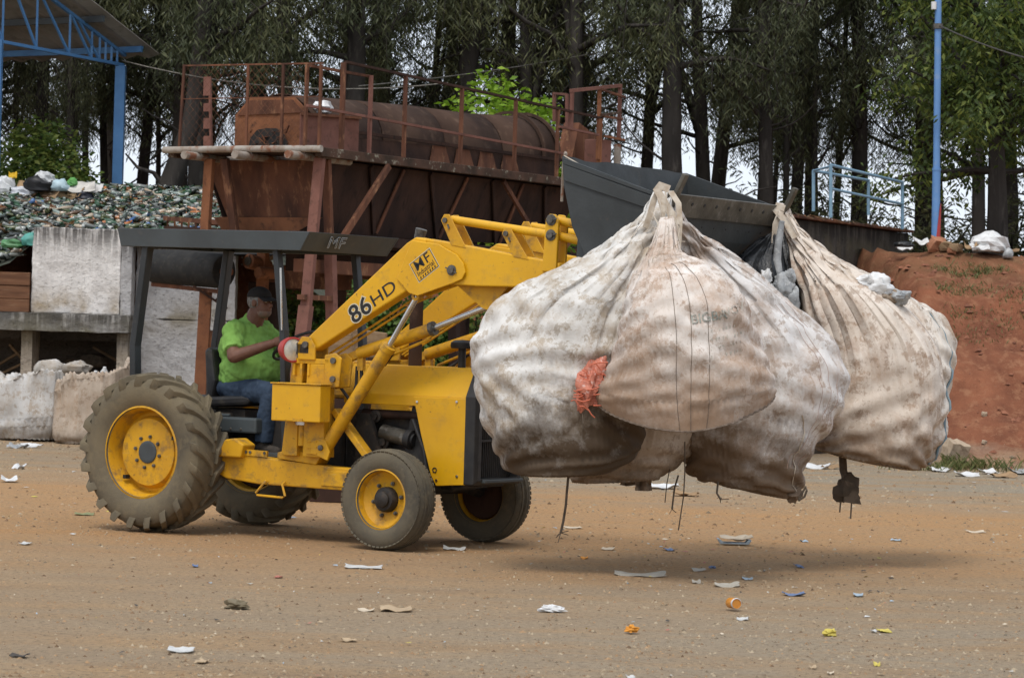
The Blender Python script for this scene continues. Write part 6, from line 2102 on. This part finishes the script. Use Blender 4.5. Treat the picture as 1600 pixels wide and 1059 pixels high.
    # right bag on the far tooth
    o4, V, org4, M, K = loft_bag('bulk_bag', [(1212, 316, 1232, 320, 21.55, .03, 2, 0), (1222, 360, 1250, 356, 21.5, .09, 2, 0), (1232, 402, 1302, 402, 21.45, .20, 2, 0), (1242, 442, 1368, 446, 21.4, .32, 2, 0),
        (1252, 492, 1420, 490, 21.4, .43, 2.1, 0), (1262, 542, 1455, 534, 21.4, .48, 2.2, 0), (1270, 592, 1466, 578, 21.4, .50, 2.3, 0), (1272, 640, 1464, 628, 21.4, .50, 3.0, .0), (1268, 678, 1455, 688, 21.4, .49, 3.2, .01), (1266, 692, 1446, 722, 21.4, .47, 3.0, .03), (1285, 702, 1438, 732, 21.4, .40, 2.6, .02)], cloth4, None, 11, .045, 0, .035, .02, fold_n=(8, 12, 19), fold_end=.75, slack=(.085, .030, .03), down=.0005, bend=.2, iters=110)
    tag(o4, 'big tan hanging bag with gathered pleats, slung from the far tooth', 'bulk bag', 'bulk bags hanging from the bucket')
    ring_line(o4, V, M, K, M-5, 78, 142, .005, seam_mat)
    # a whiter, slacker bag squeezed behind it, showing along the right edge
    o7, V7, org7, M7, K7 = loft_bag('bulk_bag', [(1290, 400, 1312, 404, 21.75, .05, 2, 0), (1340, 440, 1412, 462, 21.8, .16, 2, 0), (1362, 474, 1462, 490, 21.82, .28, 2.2, 0), (1372, 520, 1486, 532, 21.82, .36, 2.5, 0), (1376, 572, 1490, 572, 21.82, .38, 2.6, 0), (1378, 630, 1481, 628, 21.82, .38, 2.8, 0), (1384, 690, 1463, 692, 21.82, .34, 2.8, 0), (1396, 716, 1451, 726, 21.82, .26, 2.4, 0)], cloth8, None, 19, .045, 0, .05, .02, 84, 120, slack=(.11, .07, .05), down=.012, bend=.12)
    tag(o7, 'rightmost hanging bag, whitish and crumpled with a blue edge stripe', 'bulk bag', 'bulk bags hanging from the bucket')
    seam_line(o7, V7, M7, K7, 107, 22, M7, .010, blue_seam, 0, .005, 'blue_edge_stripe')
    for i, (u, v, r_, m_) in enumerate(((1372, 448, (.12, .10, .09), white_plastic), (1402, 464, (.09, .08, .06), grey_film), (1352, 440, (.07, .06, .05), white_plastic), (1388, 466, (.10, .08, .06), cloth8))):
        c = crumple('poking_film', at(u, v, 21.2)-org4, r_, m_, None, None, 50+2*i, .5, 1.5, None, 28, 20, False)
        c.parent = o4
    # bag at the back, its brown bottom hanging below the others
    o5, V, org5, M, K = loft_bag('bulk_bag', [(1040, 306, 1056, 304, 20.3, .03, 2, 0), (1000, 450, 1080, 450, 20.5, .16, 2, 0), (930, 560, 1100, 560, 20.6, .34, 2, 0), (884, 640, 1108, 640, 20.6, .42, 2.1, 0), (882, 692, 1096, 688, 20.6, .44, 2.2, .0), (888, 734, 1072, 716, 20.6, .42, 2.2, 0), (898, 752, 1030, 745, 20.6, .36, 2.0, 0)], cloth5, None, 14, .03, 0, .05, .01, 70, 100, slack=(.10, .09, .08), down=.03)
    tag(o5, 'brown grubby bag hanging lowest at the back, between its pale neighbours', 'bulk bag', 'bulk bags hanging from the bucket')
    for i, (u, v, w_, h_) in enumerate(((1005, 752, .12, .14), (1052, 690, .14, .18), (975, 748, .16, .10))):
        c = sheet('torn_flap', at(u, v, 20.6)-org5, w_, h_, cloth5, None, None, rz=.3*i, tilt=R(78), curl=.03, seed=60+i, thick=.005)
        c.parent = o5
    # black film bundle on the far tooth
    o6, V, org6, M, K = loft_bag('film_bundle', [(1206, 362, 1224, 362, 21.4, .03, 2, 0), (1170, 390, 1230, 395, 21.35, .08, 2, 0), (1150, 412, 1236, 425, 21.3, .13, 2, 0), (1168, 440, 1246, 458, 21.3, .15, 2, 0), (1200, 470, 1254, 492, 21.3, .14, 2, 0), (1232, 505, 1266, 540, 21.3, .10, 2, 0)], black_bag, None, 17, .05, 0, .04, .03, 56, 80, slack=(.14, .14, .10), down=.05)
    tag(o6, 'black plastic film bundle hanging between the middle and right bags', 'film bundle')
    kn = MB()
    A_ = lambda u, v, Y=21.1: at(u, v, Y)-org6
    kn.tube([A_(1222, 345), A_(1216, 380), A_(1214, 405), A_(1219, 430), A_(1213, 446)], [.02, .028, .03, .022, .03], 9)
    kn.build('twisted_neck', grey_film, o6)
    for i, (u, v, r_, m_) in enumerate(((1196, 432, (.055, .05, .06), white_plastic), (1224, 448, (.08, .06, .10), grey_film), (1208, 462, (.05, .05, .09), grey_film), (1240, 470, (.05, .05, .11), grey_film), (1236, 432, (.04, .04, .06), grey_film))):
        c = crumple('film_knot', A_(u, v), r_, m_, None, None, 70+2*i, .45, 1.4, None, 26, 18, False)
        c.parent = o6
    # orange net sack squeezed between the left and front bags
    on = crumple('net_sack', at(922, 600, 19.52), (.105, .09, .19), orange_mesh, 'orange net sack squeezed between the left and foremost bags', 'net sack', 83, .5, 2.0, None, 22, 16, False)
    on.rotation_euler = (0, R(18), 0)
    nt = MB()
    for k in range(22):
        a = rp.uniform(-2.6, -.5)
        z = rp.uniform(-.17, .15)
        p = Vector((.11*math.cos(a), .10*math.sin(a), z))
        nt.tube([p, p+Vector((rp.uniform(.02, .05), -.012, rp.uniform(-.03, .03))), p+Vector((rp.uniform(.05, .09), 0, rp.uniform(-.05, .05)))], .0042, 4, False)
    nt.build('net_cord', flat('net_cord', (.60, .16, .09), .6), on)['kind'] = 'stuff'
    # webbing loops on the two teeth
    def loops(nm, lab, tip, specs, thin):
        o_ = thing(nm, lab, 'lifting loops', tip)
        for pts, w_ in specs:
            b = MB()
            ribbon(b, [at(*p)-tip for p in pts], w_, (.15, -1, .2), .006)
            b.build('webbing', rope_mat, o_)
        for pts in thin:
            MB().tube([at(*p)-tip for p in pts], .005, 5).build('cord', rope_mat, o_)
    loops('lifting_loops', 'cream webbing loops gathered on the near bucket tooth', NT,
          [([(1046, 296, 19.86), (1030, 290, 19.86), (1026, 296, 19.84), (1034, 310, 19.82), (1046, 330, 19.8), (1056, 352, 19.75)], .055),
           ([(1032, 292, 19.88), (1022, 312, 19.86), (1014, 340, 19.84), (1008, 356, 19.84)], .04),
           ([(1048, 300, 19.86), (1060, 318, 19.82), (1062, 345, 19.78), (1060, 380, 19.74), (1058, 408, 19.7)], .04),
           ([(1028, 300, 19.84), (1036, 330, 19.78), (1032, 372, 19.72), (1024, 410, 19.66)], .035)],
          [[(1040, 300, 19.78), (1046, 350, 19.7), (1052, 400, 19.6), (1050, 440, 19.5)], [(1030, 310, 19.78), (1040, 360, 19.7), (1038, 410, 19.56)], [(1054, 330, 19.72), (1062, 380, 19.66), (1066, 420, 19.6), (1058, 448, 19.5)],
           [(1018, 330, 19.8), (1028, 350, 19.7), (1034, 395, 19.6), (1028, 430, 19.5)], [(1050, 447, 19.4), (1075, 443, 19.4), (1098, 452, 19.42)], [(1046, 450, 19.4), (1066, 452, 19.38), (1090, 462, 19.36)]])
    loops('lifting_loops', 'cream webbing loops slung over the far bucket tooth', FT,
          [([(1226, 326, 21.4), (1214, 322, 21.4), (1211, 328, 21.38), (1220, 338, 21.36), (1232, 352, 21.34), (1242, 372, 21.3)], .05),
           ([(1222, 328, 21.4), (1214, 345, 21.38), (1210, 368, 21.36)], .04)],
          [[(1228, 335, 21.34), (1240, 352, 21.3), (1250, 372, 21.28)], [(1216, 330, 21.34), (1208, 350, 21.3), (1206, 380, 21.3)]])
    # loose ends dangling underneath
    def dangle(lab, pts, r, ends=0):
        p0 = at(*pts[0])
        o_ = thing('loose_strap', lab, 'strap', p0)
        MB().tube([at(*p)-p0 for p in pts], r, 6).build('cord', strap_mat, o_)
        b = MB()
        q = at(*pts[-1])-p0
        for k in range(ends): b.tube([q, q+Vector((rp.uniform(-.05, .06), rp.uniform(-.02, .02), rp.uniform(-.07, .02)))], .003, 4)
        if ends: b.build('frayed_end', strap_mat, o_)
    dangle('long dark strap dangling under the leftmost bag to above the ground', [(889, 735, 19.95), (886, 765, 19.95), (884, 790, 19.95), (880, 815, 19.95), (876, 832, 19.95)], .010, 6)
    dangle('thin cord dangling longest below the foremost bag', [(1070, 690, 20.1), (1070, 740, 20.1), (1068, 775, 20.1), (1060, 828, 20.1)], .005)
    dangle('short twisted strap below the back bag', [(1060, 742, 20.3), (1054, 762, 20.3), (1050, 795, 20.3)], .007, 2)
    dangle('short thin cord left of the twisted strap', [(1048, 725, 20.4), (1042, 755, 20.4), (1039, 785, 20.4)], .004)
    dangle('dark knotted strap end under the middle bag', [(1122, 752, 20.0), (1120, 770, 20.0), (1126, 780, 20.0)], .008, 3)
    kb = crumple('rag_knot', at(1324, 765, 21.3), (.095, .07, .115), mat('muddy_rag', (.11, .083, .058), (.065, .05, .036), None, rough=.95, bump=.5), 'dark muddy rag knot dangling under the big tan bag', 'rag', 92, .6, 1.5, None, 16, 11, False)
    k0 = at(1324, 765, 21.3)
    MB().tube([at(1316, 700, 21.4)-k0, at(1318, 735, 21.35)-k0, Vector((0, 0, .05))], .03, 7).build('neck', strap_mat, kb)
    MB().slab([at(1320, 750, 21.25)-k0, at(1335, 755, 21.25)-k0, at(1346, 788, 21.25)-k0, at(1318, 784, 21.25)-k0], (0, .02, 0)).build('flap', strap_mat, kb)
    for u, v in ((1312, 800), (1329, 810)): MB().tube([at(u+2, 775, 21.28)-k0, at(u, v, 21.28)-k0], .006, 5).build('cord', strap_mat, kb)
hanging()

# ------------------------------------------------------------------ bags standing on the ground at the left
def ground_bag(rows, m, lab, seed, **kw):
    o, V, org, M, K = loft_bag('bulk_bag', rows, m, None, seed, .03, 0, .04, .01, 64, 100, fold_n=(7, 11, 16), fold_end=1.15, slack=(.06, .05, .03), down=.03, rim=.16, loc0=Vector((at(rows[-1][0], rows[-1][1], rows[-1][4]).x, rows[-1][4], 0)), **kw)
    return tag(o, lab, 'bulk bag', 'bulk bags standing by the bunker')
ground_bag([(18, 622, 100, 612, 39.3, .35, 2.3, 0), (4, 592, 112, 585, 39.3, .42, 2.3, 0), (-8, 590, 118, 570, 39.3, .46, 2.4, .06), (-14, 605, 119, 590, 39.3, .48, 2.4, .05), (-18, 640, 116, 632, 39.3, .50, 2.5, .02), (-18, 668, 113, 665, 39.3, .50, 2.5, 0), (-8, 682, 106, 684, 39.3, .46, 2.4, 0)], cloth6, 'grubby white open bag standing at the left edge of the picture', 21)
ground_bag([(108, 622, 186, 618, 38.7, .34, 2.3, 0), (94, 590, 196, 580, 38.7, .42, 2.3, 0), (90, 600, 202, 572, 38.7, .45, 2.4, .04), (90, 615, 204, 595, 38.7, .46, 2.4, .03), (88, 650, 204, 645, 38.7, .46, 2.5, 0), (86, 678, 202, 678, 38.7, .46, 2.5, 0), (92, 690, 196, 692, 38.7, .42, 2.4, 0)], cloth7, 'tan open bag with bottles inside, standing behind the rear tyre', 22)
crumple('bag_bundle', at(78, 582, 39.2), (.22, .17, .20), cloth6, 'bulging white bundle on top of the open white bag', 'bag', 102, .28, 1.3, None, 24, 16, False)
c_ = crumple('bag_lip', at(120, 575, 38.9), (.20, .12, .10), cloth6, 'folded white cloth lip between the two standing bags', 'cloth', 104, .4, 1.3, None, 22, 14, False)
for u, v, lab in ((149, 586, 'left pale plastic bottle poking out of the tan standing bag'), (163, 580, 'middle pale plastic bottle poking out of the tan standing bag'), (183, 583, 'right pale plastic bottle poking out of the tan standing bag')):
    o = MB().lathe([(.001, -.2), (.05, -.2), (.055, -.04), (.05, 0), (.025, .035), (.022, .06), (.001, .062)], (0, 0, 0), (.1, -.25, 1), 14).build('plastic_bottle', white_plastic, None, loc=at(u, v, 38.62))
    tag(o, lab, 'bottle')
# lumber and rags in the dark bays
rnd = random.Random(55)
for i, (u, v, Y, lab) in enumerate(((14, 560, 42.0, 'pale broken board in the left dark bay of the bunker'), (30, 555, 41.9, 'second board leaning in the left dark bay'), (20, 575, 41.8, 'lowest board in the left dark bay'), (165, 553, 42.3, 'grey board lying in the right dark bay'), (135, 565, 42.2, 'brown rag heap in the right dark bay'))):
    p = at(u, v, Y)
    if 'rag' in lab:
        crumple('rag_heap', p, (.35, .2, .14), strap_mat, lab, 'rags', 112)
    else:
        a = rnd.uniform(-.7, .9)
        o = MB().box((0, 0, 0), (.42, .09, .035), Matrix.Rotation(a, 3, 'Y')).build('broken_board', wood_old, None, .004, loc=p)
        tag(o, lab, 'board')

# ------------------------------------------------------------------ rubble and litter along the bank
def lump(name, p, r, m, lab, cat, rz=0.0, tilt=0.0):
    b = MB()
    bm = bmesh.new()
    bmesh.ops.create_cube(bm, size=1)
    bmesh.ops.subdivide_edges(bm, edges=bm.edges, cuts=2, use_grid_fill=True)
    for v in bm.verts:
        v.co = Vector((v.co.x*r[0], v.co.y*r[1], v.co.z*r[2]))+Vector((noise.noise(v.co*3+p), noise.noise(v.co*3+p+Vector((5, 0, 0))), noise.noise(v.co*3+p+Vector((0, 5, 0)))))*min(r)*.22
    bm.verts.index_update()
    b.add([tuple(v.co) for v in bm.verts], [[v.index for v in f.verts] for f in bm.faces])
    bm.free()
    o = b.build(name, m, None, .006, loc=p)
    o.rotation_euler = (tilt, tilt*.6, rz)
    return tag(o, lab, cat)
stone_m = mat('pale_stone', (.42, .33, .235), (.33, .25, .175), (.24, .16, .105), scale=6, rough=.95, bump=.5)
for u, v, r, m, lab, rz, ti in ((1464, 385, (.24, .2, .2), brick_mat, 'large tilted orange brick at the foot of the blue pole', .4, .5), (1478, 384, (.18, .14, .12), wood_old, 'brown rubble lump right of the tilted brick', .2, .2), (1494, 384, (.17, .15, .10), wood_old, 'smaller rubble lump further right on the crest', .9, .1), (1487, 389, (.12, .1, .07), brick_mat, 'small brick piece between the rubble lumps', .1, .3)):
    p = on_bank(u, v+6); p.z += r[2]*.3
    lump('rubble_lump', p, r, m, lab, 'rubble', rz, ti)
for u, v, sx, sy, m, lab, cat in ((1412, 391, .25, .12, white_plastic, 'white scrap beside the end of the loading ramp', 'scrap'), (1438, 381, .22, .1, white_plastic, 'pale litter left of the blue pole', 'litter'), (1530, 390, .28, .14, white_plastic, 'white litter on the crest right of the rubble', 'litter'), (1516, 389, .2, .12, cardboard, 'tan litter on the crest right of the bricks', 'litter'), (1565, 396, .5, .1, wood_old, 'thin plank lying on the crest near the right edge', 'plank')):
    p = on_bank(u, v+4); p.z += .06
    sheet(cat, p, sx, sy, m, lab, cat, rz=.2, tilt=R(25), curl=.03, seed=int(u), thick=.01)
p = on_bank(1550, 396); crumple('white_sack', p+Vector((0, .2, .14)), (.30, .2, .2), white_plastic, 'white sack lying on the crest near the right edge', 'sack', 121)
p = on_bank(1575, 406); crumple('plastic_bottle', p+Vector((0, 0, .06)), (.08, .07, .10), grey_film, 'clear plastic bottle on the crest at the right edge', 'bottle', 122)
p = on_bank(1414, 393); crumple('rubbish_bag', p+Vector((0, .1, .1)), (.16, .1, .06), black_bag, 'small black bag beside the end of the loading ramp', 'rubbish bag', 124)
p = on_bank(1492, 715); lump('stone', p+Vector((0, 0, .05)), (.28, .2, .30), stone_m, 'pale pointed stone at the foot of the red bank', 'stone', .4, .3)
p = on_bank(1538, 650); lump('stone', p+Vector((0, 0, .02)), (.07, .06, .06), stone_m, 'small pale stone halfway down the red bank', 'stone', .1, .2)
p = on_bank(1538, 694); lump('stone', p+Vector((0, 0, .02)), (.06, .05, .05), stone_m, 'tiny pale stone near the foot of the bank', 'stone', .8, .2)
far = [(1458, 731, .22, .12, white_plastic, 'white plastic litter under the rightmost whitish bag'), (1545, 738, .2, .1, white_plastic, 'pale litter at the foot of the bank beside the grass'), (1594, 738, .20, .2, grey_film, 'clear bottle litter at the right edge below the bank'), (1510, 742, .3, .1, white_plastic, 'thin white litter in front of the grass patch'), (1565, 744, .3, .12, cardboard, 'tan litter in front of the bank near the right edge'),
       (1270, 726, .3, .14, white_plastic, 'white litter left of the dangling rag'), (1292, 728, .25, .12, cardboard, 'brown card scrap beside the dangling rag'), (1036, 760, .34, .07, white_plastic, 'white strip lying behind the dangling cords'), (1072, 772, .25, .08, cardboard, 'tan scrap lying behind the longest cord'), (48, 696, .26, .10, white_plastic, 'white paper lying before the left standing bag'), (28, 698, .24, .06, grey_film, 'grey film strip lying before the left standing bag'), (14, 750, .16, .08, white_plastic, 'white scrap at the left edge in front of the bags'), (30, 731, .10, .05, white_plastic, 'small white scrap left of the rear tyre')]
for i, (u, v, sx, sy, m, lab) in enumerate(far):
    p = gr(u, v, .02)
    p.y = min(p.y, 37.6) if u > 1200 else p.y
    p.z = height(p.x, p.y)+.02
    sheet('litter', p, sx, max(sy*2.5, .2), m, lab, 'litter', rz=random.uniform(-.3, .3), tilt=R(4), curl=.02, seed=200+i, thick=.006)

# ------------------------------------------------------------------ litter in the foreground
def col(nm, c, r=.7): return mat(nm, c, tuple(x*.8 for x in c), tuple(x*.55 for x in c), scale=10, dirt=22, rough=r, bump=.2, dlo=.6, dhi=.8)
paper, cream = col('paper', (.52, .52, .50)), col('cream_paper', (.55, .46, .34))
bluem, orangem, yellowm, redm = col('blue_scrap', (.13, .18, .30)), col('orange_scrap', (.66, .27, .03)), col('yellow_scrap', (.55, .45, .09)), col('red_scrap', (.38, .14, .10))
greyp, tanp, darkp = col('grey_paper', (.40, .37, .31)), col('tan_card', (.42, .31, .19)), col('dark_scrap', (.06, .05, .04))
lbl = col('pale_blue_scrap', (.34, .42, .48))
def px(u, v): return gr(u, v, .012)
LIT = [(568, 885, 78, 9, paper, 'long white paper lying in front of the front tyre', 'paper'), (618, 949, 66, 16, tanp, 'torn tan cardboard piece in the middle foreground', 'cardboard'), (572, 950, 32, 7, cream, 'pale torn strip left of the tan cardboard piece', 'paper'),
       (283, 1014, 52, 11, paper, 'white and red folded wrapper at the lower left', 'wrapper'), (316, 1032, 22, 10, tanp, 'small tan scrap right of the red and white wrapper', 'scrap'), (31, 1025, 34, 7, darkp, 'dark strip at the lower left corner', 'strip'), (40, 848, 20, 7, paper, 'small white scrap at the left edge of the yard', 'scrap'),
       (132, 802, 40, 6, col('greenish_strip', (.24, .25, .12)), 'greenish strip lying left of the rear tyre', 'strip'), (1000, 896, 105, 14, greyp, 'long grey flattened sheet under the hanging bags', 'sheet'), (1136, 913, 50, 12, greyp, 'grey white paper right of the long flattened sheet', 'paper'),
       (1092, 889, 28, 8, greyp, 'small curled grey paper above the grey white paper', 'paper'), (1088, 907, 18, 10, greyp, 'small grey scrap between the two grey papers', 'scrap'), (1160, 965, 24, 9, paper, 'white scrap just below the orange can', 'scrap'), (1240, 928, 44, 7, bluem, 'long thin blue strip right of the orange can', 'strip'),
       (1248, 883, 13, 12, bluem, 'bright blue crumple in the shadow of the bags', 'scrap'), (1341, 928, 20, 10, lbl, 'clear pale scrap at the right of the foreground', 'scrap'), (710, 856, 46, 8, paper, 'red and white flat packet between the front tyres', 'packet'), (1168, 902, 20, 7, lbl, 'pale blue scrap right of the grey white paper', 'scrap'),
       (1256, 844, 14, 5, lbl, 'pale blue scrap beyond the shadow of the bags', 'scrap'), (1381, 984, 24, 9, yellowm, 'flat yellow scrap at the lower right', 'scrap'), (1370, 1036, 14, 8, yellowm, 'tiny yellow scrap near the bottom right', 'scrap'), (1045, 857, 20, 8, bluem, 'blue film flake left of the blue tray', 'scrap'),
       (950, 856, 26, 7, cream, 'pale brown scrap below the leftmost bag', 'scrap'), (913, 870, 15, 6, orangem, 'small orange scrap under the leftmost bag', 'scrap'), (985, 1058, 16, 6, paper, 'white scrap at the bottom edge of the picture', 'scrap'), (1298, 1048, 14, 6, cream, 'cream scrap near the bottom edge, lower right', 'scrap'),
       (1270, 1040, 14, 6, tanp, 'tan scrap near the bottom edge, lower right', 'scrap'), (1400, 842, 20, 5, lbl, 'pale scrap on the orange soil at right', 'scrap'), (1525, 830, 36, 6, cream, 'cream scrap on the orange soil at far right', 'scrap'), (895, 823, 36, 7, cream, 'straw coloured scrap behind the dangling dark strap', 'scrap'),
       (1365, 985, 10, 6, paper, 'white fleck left of the flat yellow scrap', 'scrap'), (545, 998, 30, 6, tanp, 'thin tan scrap above the wrapper, right side', 'scrap'), (435, 900, 14, 5, redm, 'tiny red scrap in the middle of the yard', 'scrap'), (305, 882, 12, 6, bluem, 'tiny blue scrap below the rear tyre', 'scrap')]
for i, (u, v, w_, h_, m, lab, cat) in enumerate(LIT):
    p = px(u, v)
    s = FPX/p.y
    sy = max(.05, min(.34, h_/s*5.0))
    p.z = height(p.x, p.y)+.006
    sheet(cat, p, w_/s*.75, sy*.7, m, lab, cat, rz=random.uniform(-.25, .25), tilt=R(2), curl=.005 if w_ < 40 else .009, seed=300+i, thick=.003, n=8)
for u, v, r, m, lab, cat, sd in ((863, 954, (.085, .05, .028), white_plastic, 'crumpled white film scrap in the middle foreground', 'film scrap', 131), (370, 949, (.085, .07, .035), col('brown_rag', (.17, .135, .08)), 'crumpled brown bag in the left foreground', 'bag', 133), (987, 986, (.042, .035, .026), orangem, 'orange peel lying in the foreground below the bags', 'peel', 134), (1297, 992, (.042, .04, .026), yellowm, 'crushed yellow tub at the lower right', 'tub', 135), (1113, 887, (.03, .03, .012), bluem, 'small blue crumple near the blue tray', 'scrap', 137)):
    p = px(u, v)
    crumple(cat.replace(' ', '_'), p+Vector((0, 0, r[2]*.4)), r, m, lab, cat, sd, .6, 2.0, None, 16, 10)
p = px(1146, 950)
can = MB().lathe([(.001, .05), (.026, .05), (.030, .056), (.030, .05), (.033, .04), (.033, -.055), (.028, -.064), (.001, -.062)], (0, 0, .032), (.25, -.95, .05), 18).build('drink_can', col('can_orange', (.60, .24, .03), .35), None, loc=p)
tag(can, 'orange drink can lying with its end towards the camera', 'can')
MB().lathe([(.0295, .0565), (.033, .053), (.034, .046), (.033, .040)], (0, 0, .032), (.25, -.95, .05), 18).build('rim', paper, can)
p = px(1148, 849)
tr = MB()
tr.prism([(-.12, .0), (.11, .0), (.13, .035), (.10, .035), (.085, .012), (-.09, .012), (-.13, .04), (-.145, .04)], -.07, .07)
o = tr.build('tray', lbl, None, .004, loc=p)
tag(o, 'pale blue tray with cream lid lying behind the bag shadow', 'tray')
sheet('lid', (.01, .0, .045), .25, .15, cream, None, None, rz=.1, tilt=.1, curl=.012, seed=5).parent = o
def flakes():
    rf = random.Random(71)
    ms = [paper, cream, lbl, tanp, redm, darkp, yellowm, greyp]
    V, Fc, MI = [], [], []
    for i in range(480):
        v = 690+370*rf.random()
        u = -40+1680*rf.random()
        if rf.random() < .25: u, v = rf.uniform(1000, 1420), rf.uniform(830, 940)
        p = gr(u, v+(u-800)*.0)
        if p.y > 37: continue
        s = FPX/p.y
        r = (1.0+2.6*rf.random()**2.5)/s*1.4
        a = rf.random()*6.28
        o = len(V)
        z = height(p.x, p.y)+.004
        for k in range(4):
            q = a+k*1.57+rf.uniform(-.4, .4)
            V.append((p.x+r*math.cos(q)*(1.5 if k % 2 else .8), p.y+r*1.6*math.sin(q), z+rf.random()*.012))
        Fc.append((o, o+1, o+2, o+3))
        MI.append(rf.choice((0, 1, 1, 2, 3, 3, 3, 4, 5, 5, 5, 6, 7, 7)))
    me = bpy.data.meshes.new('litter_flakes')
    me.from_pydata(V, [], Fc)
    for m in ms: me.materials.append(m)
    me.polygons.foreach_set('material_index', MI)
    o = bpy.data.objects.new('litter_flakes', me)
    COL.objects.link(o)
    tag(o, 'tiny flakes of paper and plastic trodden into the yard', 'litter', None, 'stuff')
flakes()
